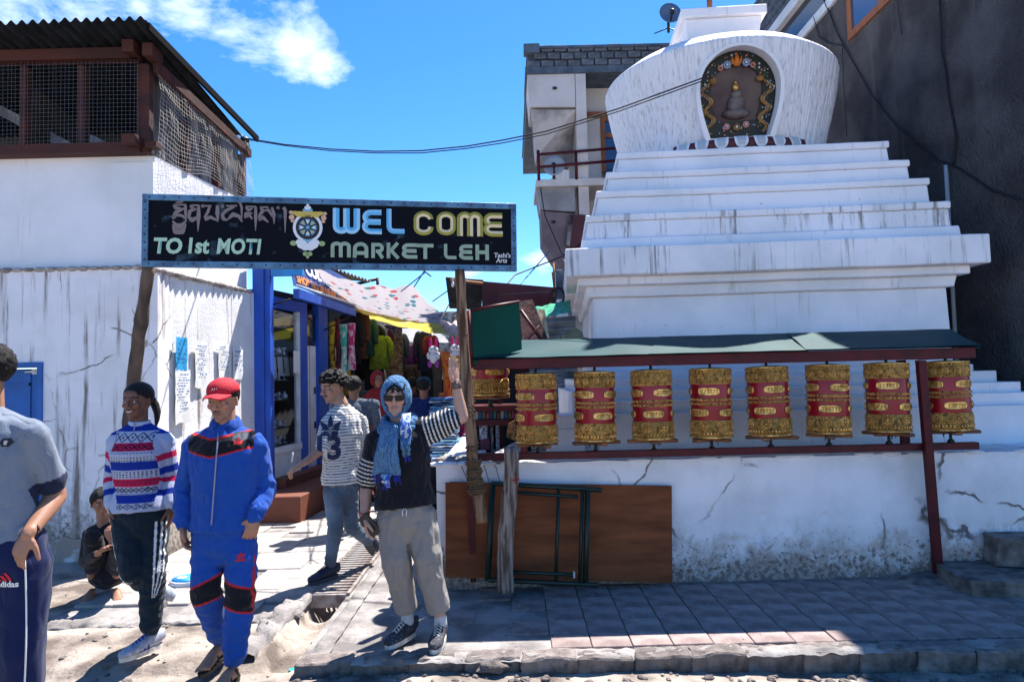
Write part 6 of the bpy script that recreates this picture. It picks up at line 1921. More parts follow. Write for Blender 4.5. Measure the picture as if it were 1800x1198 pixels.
def head(mb, F, fem=0.0, nose=1.0, smile=0.0, jaw=1.0):
    r3 = F.to_3x3()
    def E(c, r): 
        sub = MB(); sub.ell(c, r, nu=18, nv=12); mb.add([F @ V(v) for v in sub.v], sub.f, 0, True)
    def T(p, r, n=8):
        sub = MB(); sub.tube(p, r, n, round_=True); mb.add([F @ V(v) for v in sub.v], sub.f, 0, True)
    E((0, .016, .036), (.075, .094, .080))
    E((0, .004, -.008), (.068, .078, .072))
    E((0, -.022, -.03), (.057 - .003 * fem, .062, .072))
    E((0, -.026, -.070), (.047 * jaw, .052, .036))
    E((0, -.066, -.094), (.021 * jaw, .018, .017))
    E((0, -.062, .048), (.050, .024, .034))
    T([(-.048, -.062, .026), (-.028, -.081, .030), (0, -.084, .026), (.028, -.081, .030), (.048, -.062, .026)], [.008, .0095, .009, .0095, .008])
    E((.038, -.058, -.018), (.024, .024, .022)); E((-.038, -.058, -.018), (.024, .024, .022))
    T([(0, -.084, .020), (0, -.094 - .004 * nose, -.004), (0, -.104 * nose, -.024)], [.0075, .009, .0115 * nose])
    E((.011, -.094, -.028), (.0085, .009, .0075)); E((-.011, -.094, -.028), (.0085, .009, .0075))
    w = .023 + .006 * smile
    T([(-w, -.078, -.053 + .007 * smile), (-.010, -.089, -.050), (0, -.090, -.052), (.010, -.089, -.050), (w, -.078, -.053 + .007 * smile)], [.004, .0065, .0062, .0065, .004])
    T([(-w * .85, -.077, -.060 + .005 * smile), (0, -.088, -.064), (w * .85, -.077, -.060 + .005 * smile)], [.004, .0078, .004])
    for s_ in (-1, 1):
        E((s_ * .031, -.071, .009), (.0165, .012, .0115))
        sub = MB(); sub.ell((0, 0, 0), (.007, .018, .031), nu=12, nv=8)
        q = Matrix.Rotation(s_ * R(22), 4, 'Z')
        mb.add([F @ (V((s_ * .077, .008, -.004)) + q @ V(v)) for v in sub.v], sub.f, 0, True)
        sub = MB(); sub.ell((0, 0, 0), (.004, .008, .012)); mb.add([F @ (V((s_ * .083, .0, -.004)) + q @ V(v)) for v in sub.v], sub.f, 0, True)
    # neck
    return F


def skin_cols(me, F, base, lip=(.30, .09, .08), brow=1.0, must=0.0, stub=0.0, teeth=0.0, smile=0.0):
    co = verts_of(me); n = len(co)
    Fi = np.array(F.inverted()); q = co @ Fi[:3, :3].T + Fi[:3, 3]
    base = np.array(base); c = np.tile(base, (n, 1))
    x, y, z = q[:, 0], q[:, 1], q[:, 2]; ax = np.abs(x); fr = y < -.045
    def blend(mask, colr, a=1.0):
        w = np.clip(mask, 0, 1)[:, None] * a; return c * (1 - w) + np.array(colr) * w
    cz = -.056 + .22 * smile * ax * 1.0
    c = blend(np.clip(1.6 - ((x / .024) ** 2 + ((z - cz) / .010) ** 2) * 1.3, 0, 1) * fr, lip, .85)
    c = blend(np.clip(1.5 - (np.abs(z - cz) / (.0022 + .0016 * teeth)) * 1.2, 0, 1) * (ax < .021) * fr, (.06, .02, .02) if not teeth else (.7, .66, .6), .9)
    bz = .032 + .05 * (.03 - np.abs(ax - .030)) 
    c = blend(np.clip(1.6 - (np.abs(z - bz) / .0045), 0, 1) * (ax > .012) * (ax < .052) * fr, (.015, .010, .008), .9 * brow)
    if must: c = blend(np.clip(1.5 - ((x / .027) ** 2 + ((z + .0425) / .0062) ** 2), 0, 1) * fr, (.02, .014, .012), must)
    if stub: c = blend(np.clip(1.2 - ((x / .06) ** 2 + ((z + .075) / .035) ** 2), 0, 1) * (y < .0), (.05, .035, .03), stub)
    c = blend(np.clip(1.3 - ((x / .012) ** 2 + ((z + .024) / .012) ** 2), 0, 1) * (y < -.085), base * np.array([1.12, .95, .9]), .6)
    nv_ = np.array([nz3(V(p) * 28) + .6 * nz3(V(p) * 75) for p in co]); c = c * (1 + .10 * nv_)[:, None]
    rd_ = np.clip(1.2 - (((ax - .040) / .022) ** 2 + ((z + .022) / .022) ** 2), 0, 1) * fr
    c = c * (1 + rd_[:, None] * np.array([.10, -.06, -.08]))
    set_col(me, c)


def eyes(F, root, openn=.006, look=(0, 0), closed=False):
    e = MB(); ir = MB()
    for s_ in (-1, 1):
        c = V((s_ * .031, -.0785, .0085))
        sub = MB(); sub.ell((0, 0, 0), (.0125, .0068, openn), nu=14, nv=8)
        e.add([F @ (c + V(v)) for v in sub.v], sub.f, 0, True)
        sub = MB(); sub.ell((0, 0, 0), (.0056, .004, min(openn * 1.02, .0056)), nu=10, nv=8)
        ir.add([F @ (c + V((look[0], -.0042, look[1])) + V(v)) for v in sub.v], sub.f, 0, True)
        T = MB(); T.tube([(c.x - .014, -.0765, .0085), (c.x, -.0865, .0085 + openn * 1.0), (c.x + .014, -.0765, .0085)], [.0012, .0022, .0012], 5)
        ir.add([F @ V(v) for v in T.v], T.f, 0, True)
    eo = e.build('eyes', mEYE, root); ir.build('irises', mIRIS, eo)


def hair(F, root, thick=.012, rough=.01, freq=40, line=(.062, .02, -.06), mat=None, name='hair', seed=0, keep=None, flat=1.0):
    """shell of hair over the skull; line = lowest z in front, at the ears, at the back"""
    b = MB(); nu, nv = 56, 34
    rx, ry, rz = .075 + thick, .094 + thick, .080 + thick * flat
    vs, ok = [], []
    for i in range(nv + 1):
        th = PI * .92 * i / nv
        for j in range(nu):
            a = 2 * PI * j / nu
            p = V((rx * math.sin(th) * math.cos(a), .016 + ry * math.sin(th) * math.sin(a), .036 + rz * math.cos(th)))
            yy = p.y
            ln = lerp(line[0], line[1], min(1, max(0, (yy + .075) / .07))) if yy < 0 else lerp(line[1], line[2], min(1, yy / .06))
            ok.append(p.z > ln + .006 * nz3(p * 60))
            nr_ = (p - V((0, .016, .036))).normalized()
            below = max(0, 1 - (p.z - ln) / .03) if p.z > ln else 1
            dd = rough * (.5 + nz3(p * freq + V((seed, 0, 0)))) - below * thick * .55
            vs.append(F @ (p + nr_ * dd))
    for i in range(nv):
        for j in range(nu):
            f = (i * nu + j, (i + 1) * nu + j, (i + 1) * nu + (j + 1) % nu, i * nu + (j + 1) % nu)
            if sum(ok[k] for k in f) >= 3: b.f.append(f); b.m.append(0); b.sm.append(True)
    b.v = [tuple(v) for v in vs]
    o = b.build(name, mat or mHAIR, root)
    sf = o.modifiers.new('thickness', 'SOLIDIFY'); sf.thickness = .008; sf.offset = -1
    return o


def torso(mb, pel, nk, shL, shR, rings, s=1.0, grow=0.0, bend=0.0, yoke=.052):
    side = (shR - shL).normalized(); up = nk - pel; L = up.length
    fwd = side.cross(up).normalized()
    if fwd.y > 0 and bend >= 0: pass
    pts, rr = [], []
    for (t, w, d, f) in rings:
        pts.append(pel + up * t + fwd * f * s); rr.append((w * s + grow, d * s + grow))
    mb.tube(pts, rr, 28, side=side)
    shw = (shR - shL).length / 2
    for sh in (shL, shR):
        mb.tube([nk - up.normalized() * .03 * s, lerp(nk, sh, .55) - V((0, 0, .018 * s)), sh], [(.05 * s + grow, .05 * s + grow), (.056 * s + grow, .052 * s + grow), (yoke * s + grow, yoke * s + grow)], 14, round_=True)
    return side, up, fwd


RM = [(-.06, .168, .112, 0), (.05, .170, .114, 0), (.25, .155, .108, .0), (.45, .160, .112, .006), (.65, .175, .118, .008), (.80, .172, .108, .004), (.90, .135, .085, 0), (.97, .075, .06, 0)]
RF = [(-.06, .168, .115, 0), (.05, .168, .115, 0), (.28, .135, .10, .0), (.5, .150, .112, .012), (.66, .160, .125, .02), (.80, .155, .10, .004), (.90, .120, .08, 0), (.97, .065, .055, 0)]


def limb_cloth(mb, a, m, c, r, grow=0.0, k=6, bulge=0.0):
    ringtube(mb, a, m, r[0] + grow, r[1] + grow, 16, k)
    ringtube(mb, m, c, r[1] + grow, r[2] + grow, 16, k, bulge)


def conform(me, tree, fwd, off=.004, cut=.03):
    """lay a flat print on the garment behind it"""
    bm = bmesh.new(); bm.from_mesh(me)
    bmesh.ops.triangulate(bm, faces=bm.faces)
    for _ in range(6):
        lg_ = [e for e in bm.edges if e.calc_length() > cut]
        if not lg_: break
        bmesh.ops.subdivide_edges(bm, edges=lg_, cuts=1)
        bmesh.ops.triangulate(bm, faces=[f for f in bm.faces if len(f.verts) > 3])
    fwd = V(fwd).normalized()
    for v in bm.verts:
        h = tree.ray_cast(v.co + fwd * .35, -fwd)
        if h[0] is not None: v.co = h[0] + fwd * off
    bm.to_mesh(me); bm.free()
    return me


def shape_mesh(polys, F):
    b = MB()
    for p in polys: b.add([F @ V((x, y, 0)) for x, y in p], [tuple(range(len(p)))])
    return b.mesh('print')


def circ(x, y, r, n=14, sq=1.0): return [(x + r * math.cos(2 * PI * i / n), y + r * sq * math.sin(2 * PI * i / n)) for i in range(n)]


def trefoil(s):
    """three leaf mark above two bars"""
    out = []
    for ang, sc, w0 in ((0, 1.0, .15), (42, .88, .15), (-42, .88, .15)):
        a = R(-ang); pts = []
        for i in range(11):
            t = i / 10; pts.append((w0 * math.sin(PI * min(1, .25 + t * .75)) * (1 - .25 * t), lerp(.30, 1.0, t) * sc))
        pts = pts + [(-x, y) for x, y in reversed(pts)]
        out.append([((x * math.cos(a) - y * math.sin(a)) * s, (x * math.sin(a) + y * math.cos(a)) * s) for x, y in pts])
    for y0, hw in ((.16, .52), (.02, .40)):
        out.append([(-hw * s, y0 * s), (hw * s, y0 * s), (hw * .96 * s, (y0 + .09) * s), (-hw * .96 * s, (y0 + .09) * s)])
    return out


def shoe(root, F, up_mat, sole_mat=mRUB, s=1.0, lace_mat=None, stripe=None, name='shoe', low=True):
    """F: origin under the ankle on the ground, -Y towards the toe"""
    b = MB()
    ys_ = [.075, .065, .04, .0, -.04, -.08, -.12, -.155, -.185, -.200]
    hw = [.018, .030, .035, .035, .036, .042, .046, .044, .034, .018]
    hh = [.030, .052, .055, .052, .046, .038, .032, .027, .021, .012]
    pts = [V((0, y * s, .020 + hh[i] * s * .9)) for i, y in enumerate(ys_)]
    b.tube(pts, [(hw[i] * s, hh[i] * s) for i in range(len(ys_))], 20, side=(1, 0, 0), round_=False)
    for i, v in enumerate(b.v):
        if v[2] < .02: b.v[i] = (v[0], v[1], .02)
    b.v = [tuple(F @ V(v)) for v in b.v]
    o = b.build(name, up_mat, root)
    b = MB(); out = []
    for i in range(28):
        a = 2 * PI * i / 28; y = math.sin(a); x = math.cos(a)
        yy = -.062 + y * .142; w = .037 + .011 * max(0, -math.sin(a * 1.0)) 
        out.append(V((x * w * s, yy * s, 0)))
    k = len(out); vs = [F @ p for p in out] + [F @ (p * 1.0 + V((0, 0, .028))) for p in out]
    b.add(vs, [tuple(range(k - 1, -1, -1)), tuple(range(k, 2 * k))] + [(i, (i + 1) % k, k + (i + 1) % k, k + i) for i in range(k)])
    b.build('sole', sole_mat, o)
    if lace_mat:
        b = MB()
        for i in range(5):
            y = -.035 - i * .020; z = .020 + lerp(.094, .062, i / 4) * s
            b.tube([V((-.020, y, z - .010)), V((0, y - .006, z + .003)), V((.020, y, z - .010))], .0035, 5)
            b.tube([V((-.020, y - .012, z - .012)), V((0, y, z + .003)), V((.020, y - .012, z - .012))], .0030, 5)
        b.v = [tuple(F @ (V(v) * s)) for v in b.v]; b.build('laces', lace_mat, o)
    if stripe:
        for s_ in (-1, 1):
            b = MB()
            for i in range(3):
                y = -.035 - i * .026
                b.slab([F @ V((s_ * .040 * s, y, .030)), F @ V((s_ * .043 * s, y - .010, .030)), F @ V((s_ * .028 * s, y + .004, .082 - i * .008)), F @ V((s_ * .028 * s, y + .014, .084 - i * .008))], .004 * s_)
            b.build('side_stripes', stripe, o)
    return o


def footF(p, yaw, pitch=0.0, roll=0.0):
    return Matrix.Translation(p) @ Matrix.Rotation(R(yaw), 4, 'Z') @ Matrix.Rotation(R(pitch), 4, 'X') @ Matrix.Rotation(R(roll), 4, 'Y')


def barefoot(mb, F, s=1.0, ank=None):
    sub = MB()
    sub.tube([V((0, .045, .03)), V((0, .01, .045)), V((0, -.04, .045)), V((0, -.10, .028)), V((0, -.145, .020))], [(.028, .028), (.033, .042), (.034, .036), (.042, .022), (.042, .014)], 14, side=(1, 0, 0), round_=True)
    for i in range(5):
        x = -.034 + .017 * i; sub.tube([V((x, -.135, .018)), V((x * 1.05, -.170 + .006 * i, .013))], [.0105 - .0010 * i, .009 - .0008 * i], 7, round_=True)
    mb.add([F @ (V(v) * s + V((0, 0, .012))) for v in sub.v], sub.f, 0, True)


def sandal(root, F, mat, solem, s=1.0, flip=False):
    b = MB(); out = []
    for i in range(26):
        a = 2 * PI * i / 26; out.append(V((math.cos(a) * (.040 + .010 * max(0, -math.sin(a))) * s, (-.055 + math.sin(a) * .135) * s, -.004)))
    k = len(out)
    b.add([F @ p for p in out] + [F @ (p + V((0, 0, .020))) for p in out], [tuple(range(k - 1, -1, -1)), tuple(range(k, 2 * k))] + [(i, (i + 1) % k, k + (i + 1) % k, k + i) for i in range(k)])
    o = b.build('sandal', solem, root)
    b = MB()
    def strap(pts, w=.011):
        b.tube([F @ (V(p) * s) for p in pts], [(w, .004)] * len(pts), 6, side=F.to_3x3() @ V((0, 1, 0)))
    if flip:
        strap([(-.043, -.05, .02), (-.02, -.085, .055), (0, -.120, .045), (0, -.132, .02)], .007); strap([(.043, -.05, .02), (.02, -.085, .055), (0, -.120, .045)], .007)
    else:
        for y in (-.06, -.085, -.112): strap([(-.048, y, .02), (-.03, y, .060 + (y + .06) * .5), (0, y, .074 + (y + .06) * .6), (.03, y, .060 + (y + .06) * .5), (.048, y, .02)], .010)
        strap([(-.036, .03, .03), (-.03, .0, .075), (0, -.03, .09), (.03, 0, .075), (.036, .03, .03)], .010)
    b.build('strap', mat, o)
    return o


def fold(co, col, rng, seed=0):
    return col


def person(label, at):
    return thing('person', label, 'person', at)


def col_of(n, c): return np.tile(np.array(c, float), (n, 1))


# ---- 1: man in red cap and blue tracksuit ----
Y = 4.05
P = lambda px, py, dy=0.0: W(px, py, Y + dy)
pr = person('man in a red cap and blue tracksuit with black knee panels, walking', P(395, 1180))
F = head_frame(P(392, 704, .0), -4, 9, 1.04)
pel, nk = P(393, 932), P(397, 750, .02)
shL, shR = P(346, 786, .02), P(446, 784, .04)
elL, elR = P(326, 862, .04), P(466, 858, .10)
wrL, wrR = P(322, 920, -.06), P(448, 908, -.06)
hpL, hpR = P(368, 948), P(421, 948)
knL, knR = P(362, 1040, -.06), P(424, 1045, -.06)
anL, anR = P(386, 1118, .18), P(412, 1152, -.04)
body = MB(); head(body, F, jaw=1.06)
body.tube([nk - V((0, 0, .06)), nk, F @ V((0, .02, -.04))], [.062, .056, .056], 14, round_=True)
limb_cloth(body, elL, lerp(elL, wrL, .5), wrL, (.034, .032, .026)); limb_cloth(body, elR, lerp(elR, wrR, .5), wrR, (.034, .032, .026))
limb_cloth(body, shL, lerp(shL, elL, .5), elL, (.045, .042, .036)); limb_cloth(body, shR, lerp(shR, elR, .5), elR, (.045, .042, .036))
torso(body, pel, nk, shL, shR, RM, .92)
hand(body, wrL, V((.05, -.02, -1)), V((1, .1, 0)), 1.0, (.35, .4, .45, .5), -1 if False else 1)
hand(body, wrR, V((-.25, -.05, -1)), V((-.5, .9, 0)), 1.02, (.4, .45, .5, .5), -1)
for a_, m_, c_ in ((hpL, knL, anL), (hpR, knR, anR)): limb_cloth(body, a_, m_, c_, (.07, .05, .035))
g1, g2 = G(378, 1148, -.03), G(407, 1182, -.05)
F1 = footF(V((anL.x, anL.y, g1.z + .03)), -12, 10); F2 = footF(V((anR.x - .01, anR.y - .02, -.045)), -8)
barefoot(body, F1, 1.0); barefoot(body, F2, 1.0)
me = remesh(body, .0052, 2); skin_cols(me, F, (.36, .18, .115), stub=.30, must=.5)
link('body', me, mSKIN, pr)
eyes(F, pr, .0030, (0, -.001))
hair(F, pr, .006, .004, 50, (.05, .02, -.05))
# jacket
jk = MB(); side, up, fwd = torso(jk, pel, nk, shL, shR, [(.02, .172, .122, 0)] + RM[2:], 1.0, .022, yoke=.06)
limb_cloth(jk, shL, elL, lerp(elL, wrL, .93), (.062, .052, .038), .012, 8); limb_cloth(jk, shR, elR, lerp(elR, wrR, .93), (.062, .052, .038), .012, 8)
me = remesh(jk, .0060, 3, .012, 13, (1, 1, .8), 3); co = verts_of(me)
part, along = seg_coords(co, [(0, [pel, nk], -.06), (1, [shL, elL, wrL], 0), (2, [shR, elR, wrR], 0)])
BLU_ = np.array([.012, .068, .33]); c = col_of(len(co), BLU_)
x = (co - np.array(pel)) @ np.array(side); z = co[:, 2]
zt0 = P(345, 757).z; zb0_ = P(345, 787).z
cx0 = ((P(383, 780) - pel).dot(side))
vv = np.clip(1 - np.abs(x - cx0) / .20, 0, 1) * .045
band = (z < zt0 - vv) & (z > zb0_ - vv) & (np.abs(x) < .21) & (((part == 0)) | (np.abs(x) < .185))
edge = ((np.abs(z - (zt0 - vv)) < .0055) | (np.abs(z - (zb0_ - vv)) < .0045)) & (np.abs(x) < .21) & ((part == 0) | (np.abs(x) < .185))
c[band] = (.010, .010, .014); c[edge] = (.55, .015, .01)
set_col(me, c); jo = link('jacket', me, mCLOTH, pr); tj = BVHTree.FromPolygons([tuple(v) for v in co], [tuple(p.vertices) for p in me.polygons])
fm = frame(lerp(pel, nk, .5), side, up)
def on_front(tree, fwd_, px, py, fmx):
    """where the view ray meets the garment"""
    h = tree.ray_cast(CP, ray(px, py).normalized())
    return h[0] if h[0] is not None else fmx.translation
def decal(polys, tree, fwd_, o, side_, up_, mat, parent, name, cut=.02, off=.004):
    z_ = V(fwd_); m_ = Matrix((V(side_).normalized(), (V(up_) - V(side_).normalized() * V(up_).dot(V(side_).normalized())).normalized(), z_)).transposed().to_4x4(); m_.translation = o
    me_ = shape_mesh(polys, m_); conform(me_, tree, fwd_, off, cut); return link(name, me_, mat, parent)
def decal_text(s, size, tree, fwd_, o, side_, up_, mat, parent, name='lettering', bold=.01, cut=.02, off=.005, sp=1.0):
    me_ = text_mesh(s, size, bold, 0, 0, sp)
    sd_ = V(side_).normalized(); m_ = Matrix((sd_, (V(up_) - sd_ * V(up_).dot(sd_)).normalized(), V(fwd_))).transposed().to_4x4(); m_.translation = o
    me_.transform(m_); conform(me_, tree, fwd_, off, cut); return link(name, me_, mat, parent)
zipm = M('zip_grey', (.25, .27, .36), .5)
b = MB(); pts = []
for i in range(22):
    t = i / 21; p = on_front(tj, fwd, lerp(384, 372, t), lerp(760, 922, t), fm); pts.append(p + fwd * .004)
b.tube(pts, .0042, 6); b.build('zip', zipm, jo)
mRP = M('red_print', (.55, .01, .015), .7)
o_ = on_front(tj, fwd, 419, 775, fm); decal(trefoil(.045), tj, fwd, o_ - V((0, 0, .02)), side, up, mRP, jo, 'embroidered_mark', .012)
o_ = on_front(tj, fwd, 430, 765, fm); b = MB()
b.grid(lambda u, v: o_ + side * (u - .5) * .11 + V((0, 0, (v - .5) * .05 + .012 * nz3((u * 6, 0, 1)))) , 10, 4); me_ = b.mesh('patch'); conform(me_, tj, fwd, .0025, .02); link('worn_patch', me_, M('grey_worn_print', (.10, .10, .13), .9, col2=(.02, .02, .025), scale=40), jo)
cl = MB()
nb_ = nk - up.normalized() * .01
for k_ in range(2):
    cl.tube([nb_ + side * (.072 + .010 * k_) * math.cos(a_) + fwd * (.070 + .010 * k_) * math.sin(a_) + up.normalized() * (.020 + .028 * (1 - math.sin(a_)) * .8 - .018 * k_) for a_ in [R(118 + 304 * i / 20) for i in range(21)]], [(.010, .026 + .004 * k_)] * 21, 8, side=None)
me = remesh(cl, .007, 1, .003, 14); set_col(me, col_of(len(me.vertices), BLU_ * .9)); link('collar', me, mCLOTH, jo)
cf = MB()
for a_, w_, r_ in ((elL, wrL, .036), (elR, wrR, .036)): ringtube(cf, lerp(a_, w_, .84), lerp(a_, w_, .97), r_, r_ - .003, 14, 2)
me = remesh(cf, .006, 1); set_col(me, col_of(len(me.vertices), BLU_ * .75)); link('cuffs', me, mCLOTH, jo)
# trousers
tr = MB()
tr.tube([pel + V((0, 0, .07)), pel, pel - V((0, 0, .09))], [(.170, .118), (.178, .125), (.165, .12)], 24, side=side, round_=True)
limb_cloth(tr, hpL, knL, anL + V((0, 0, .01)), (.096, .080, .066), .0, 10); limb_cloth(tr, hpR, knR, anR + V((0, 0, .01)), (.096, .080, .066), .0, 10)
ringtube(tr, anL + V((0, 0, .05)), anL + V((0, 0, -.01)), .062, .050); ringtube(tr, anR + V((0, 0, .05)), anR + V((0, 0, -.01)), .062, .050)
me = remesh(tr, .0064, 3, .014, 11, (.6, .6, 1.1), 9); co = verts_of(me)
part, along = seg_coords(co, [(1, [hpL, knL, anL], 0), (2, [hpR, knR, anR], 0)])
c = col_of(len(co), BLU_)
for q_, hp, kn, an, sgn in ((1, hpL, knL, anL, -1), (2, hpR, knR, anR, 1)):
    xx = (co - np.array(kn)) @ np.array(side) * sgn; zz = co[:, 2] - kn.z
    # panel slopes down to the outside
    top = (.075 - .30 * (xx + .02)); bot = (-.065 - .35 * (xx + .02) + .0)
    if sgn < 0: top = .055 - .45 * (xx + .02) + .02; bot = -.045 - .25 * (xx + .02)
    m_ = (part == q_) & (zz < top) & (zz > bot) & (co[:, 1] < kn.y + .05)
    e_ = (part == q_) & ((np.abs(zz - top) < .006) | (np.abs(zz - bot) < .006)) & (co[:, 1] < kn.y + .05)
    c[m_] = (.010, .010, .014); c[e_] = (.5, .015, .015)
    ex = (part == q_) & (np.abs(xx - .074 + .0) < .0045) & (co[:, 1] < kn.y + .02) if sgn > 0 else np.zeros(len(co), bool)
    c[ex] = (.5, .015, .015)
set_col(me, c); to = link('trousers', me, mCLOTH, pr); tt = BVHTree.FromPolygons([tuple(v) for v in co], [tuple(p.vertices) for p in me.polygons])
o_ = on_front(tt, fwd, 423, 980, fm); decal(trefoil(.036), tt, fwd, o_, side, up, mRP, to, 'embroidered_mark', .012); decal_text('adidas', .022, tt, fwd, o_ - V((0, 0, .010)), side, up, mRP, to, bold=.001, cut=.02)
# cap
cp_ = MB(); nu, nv = 40, 14
for i in range(nv + 1):
    th = PI * .5 * i / nv
    for j in range(nu):
        a = 2 * PI * j / nu; cp_.v.append(tuple(F @ V((.086 * math.sin(th) * math.cos(a), .012 + .104 * math.sin(th) * math.sin(a), .052 + .078 * math.cos(th) ** .85 + .003 * nz3((math.cos(a) * 3, math.sin(a) * 3, th * 2))))))
for i in range(nv):
    for j in range(nu): cp_.f.append((i * nu + j, (i + 1) * nu + j, (i + 1) * nu + (j + 1) % nu, i * nu + (j + 1) % nu)); cp_.m.append(0); cp_.sm.append(True)
mCAP = M('red_cap_cloth', (.50, .008, .022), .8, col2=(.38, .006, .02), scale=20, bump=.3, bscale=90)
co_ = cp_.build('cap', mCAP, pr); sf = co_.modifiers.new('t', 'SOLIDIFY'); sf.thickness = .004
b = MB(); b.grid(lambda u, v: F @ V(((u - .5) * .150 * (1 - .30 * v ** 2), -.075 - v * .080 * math.sqrt(max(0, 1 - (2 * u - 1) ** 4 * .8)) + .03 * (2 * u - 1) ** 2 * (1 - v), .060 - .016 * v - .022 * (2 * u - 1) ** 2)), 16, 8)
bo = b.build('brim', mCAP, co_); sf = bo.modifiers.new('t', 'SOLIDIFY'); sf.thickness = .004
b = MB(); b.ell(F @ V((0, .012, .124)), .006, nu=8, nv=5); b.build('button', mCAP, co_)
b = MB()
for k_ in range(3): b.tube([F @ V((-.014 + .011 * k_, -.0895 + .002 * k_, .074)), F @ V((-.010 + .011 * k_, -.086 + .002 * k_, .086))], .0022, 5)
b.build('cap_badge', mRUB, co_)
sandal(pr, F1, mBLACKM, mBLACKM); sandal(pr, F2, mBLACKM, mBLACKM)

# ---- 2: young woman in a patterned sweater ----
Y = 4.38
pr = person('young woman with tied black hair in a red, white and blue patterned sweater, walking', P(250, 1130))
F = head_frame(P(242, 705), -8, 5, 1.0)
pel, nk = P(247, 900), P(246, 745, .02)
shL, shR = P(208, 776, .0), P(288, 776, .03)
elL, elR = P(199, 838, .03), P(300, 838, .07)
wrL, wrR = P(196, 888, -.06), P(302, 888, -.02)
hpL, hpR = P(224, 912, -.02), P(271, 912, .02)
knL, knR = P(232, 1000, -.10), P(268, 1000, -.04)
anL, anR = P(276, 1040, .26), P(265, 1100, .0)
body = MB(); head(body, F, 1, .92, 1.0, .95)
body.tube([nk - V((0, 0, .06)), nk, F @ V((0, .02, -.04))], [.052, .046, .047], 14, round_=True)
limb_cloth(body, shL, elL, wrL, (.038, .032, .022)); limb_cloth(body, shR, elR, wrR, (.038, .032, .022)); torso(body, pel, nk, shL, shR, RF, .85)
for a_, m_, c_ in ((hpL, knL, anL), (hpR, knR, anR)): limb_cloth(body, a_, m_, c_, (.06, .045, .033))
hand(body, wrL, V((.1, -.1, -1)), V((.9, .2, 0)), .9, (.3, .35, .4, .45), 1); hand(body, wrR, V((0, 0, -1)), V((-1, 0, 0)), .9, (.3, .3, .4, .4), -1)
me = remesh(body, .0052, 2); skin_cols(me, F, (.155, .070, .042), teeth=1, smile=1, lip=(.2, .06, .05)); link('body', me, mSKIN, pr)
eyes(F, pr, .0045, (-.003, 0))
ho = hair(F, pr, .008, .002, 30, (.058, .012, -.075), seed=4)
b = MB(); b.tube([F @ V((.02, .105, .0)), F @ V((.03, .125, -.04)), F @ V((.05, .115, -.09)), F @ V((.055, .10, -.14)), F @ V((.05, .09, -.18))], [.022, .026, .022, .015, .006], 12, round_=True); b.build('ponytail', mHAIR, ho)
b = MB(); b.tube([F @ V((.02, .10, .005)), F @ V((.024, .112, -.012))], .026, 10); b.build('hair_tie', mWIRE, ho)
b = MB(); b.ell(F @ V((-.012, -.104, -.030)), .0022, nu=6, nv=4); b.ell(F @ V((.082, -.002, -.034)), .003, nu=6, nv=4); b.build('jewellery', silver, pr)
sw = MB(); side, up, fwd = torso(sw, pel, nk, shL, shR, [(.03, .175, .128, 0), (.08, .172, .125, 0)] + RF[2:], 1.0, .014, yoke=.055)
limb_cloth(sw, shL, elL, lerp(elL, wrL, .95), (.056, .048, .036), .006, 8); limb_cloth(sw, shR, elR, lerp(elR, wrR, .95), (.056, .048, .036), .006, 8)
me = remesh(sw, .0045, 3, .006, 8, (1, 1, .6), 5); co = verts_of(me)
part, along = seg_coords(co, [(0, [pel + V((0, 0, .02)), nk - V((0, 0, .05))], -.055), (1, [shL, elL, wrL], 0), (2, [shR, elR, wrR], 0)])
GY = np.array([.42, .46, .60]); RD = np.array([.50, .015, .075]); BL = np.array([.010, .035, .30]); DK = np.array([.02, .025, .06])
c = col_of(len(co), GY); z = co[:, 2]; xl = (co - np.array(pel)) @ np.array(side)
zz = lambda py: P(247, py).z
def bands(px_list):
    global c
    for (y0, y1, colr) in px_list:
        m_ = (part == 0) & (z < zz(y0)) & (z > zz(y1)); c[m_] = colr
sagx = 0
bands([(741, 756, BL), (775, 789, RD), (807, 822, BL), (836, 850, RD), (864, 878, BL)])
t0 = part == 0
def lozenge(y0, y1, period, colr, th=.16):
    zc_ = (zz(y0) + zz(y1)) / 2; h = abs(zz(y0) - zz(y1)) / 2
    u = np.abs(((xl / period) % 1) - .5) * 2; v_ = np.abs(z - zc_) / h
    m_ = t0 & (v_ < 1) & (np.abs(u + v_ - 1) < th); c[m_] = colr
    m_ = t0 & (np.abs(u) < .12) & (v_ < .35) | t0 & (np.abs(u) < .3) & (v_ < .10); c[m_] = colr
def dots(y0, y1, period, colr, duty=.5):
    zc_ = (zz(y0) + zz(y1)) / 2; h = abs(zz(y0) - zz(y1)) / 2
    m_ = t0 & (np.abs(z - zc_) < h) & ((((xl / period) % 1) < duty)); c[m_] = colr
lozenge(758, 774, .056, DK); lozenge(776, 788, .056, DK * .5, .2)
for y_ in (792, 800, 805): dots(y_ - .9, y_ + .9, .018, DK)
dots(796, 797, .9, DK, 1); dots(803, 804.2, .9, np.array([.3, .35, .25]), 1)
for y_ in (825, 829, 833): dots(y_ - .9, y_ + .9, .022, DK, .45)
dots(840, 841, .9, DK, 1); dots(844, 846.5, .02, DK, .4)
lozenge(852, 860, .030, DK, .3); dots(861.5, 863, .014, DK)
lozenge(879, 888, .05, DK, .2); dots(812, 813.2, .016, DK, .5)
for q_ in (1, 2):
    for (a0, a1, colr) in ((.06, .10, RD), (.145, .19, BL), (.25, .285, RD), (.33, .37, BL)):
        m_ = (part == q_) & (along > a0) & (along < a1); c[m_] = colr
    m_ = (part == q_) & (along < .03) & (z < zz(741)) & (z > zz(762)); c[m_] = BL
set_col(me, c); so = link('sweater', me, mCLOTHB, pr)
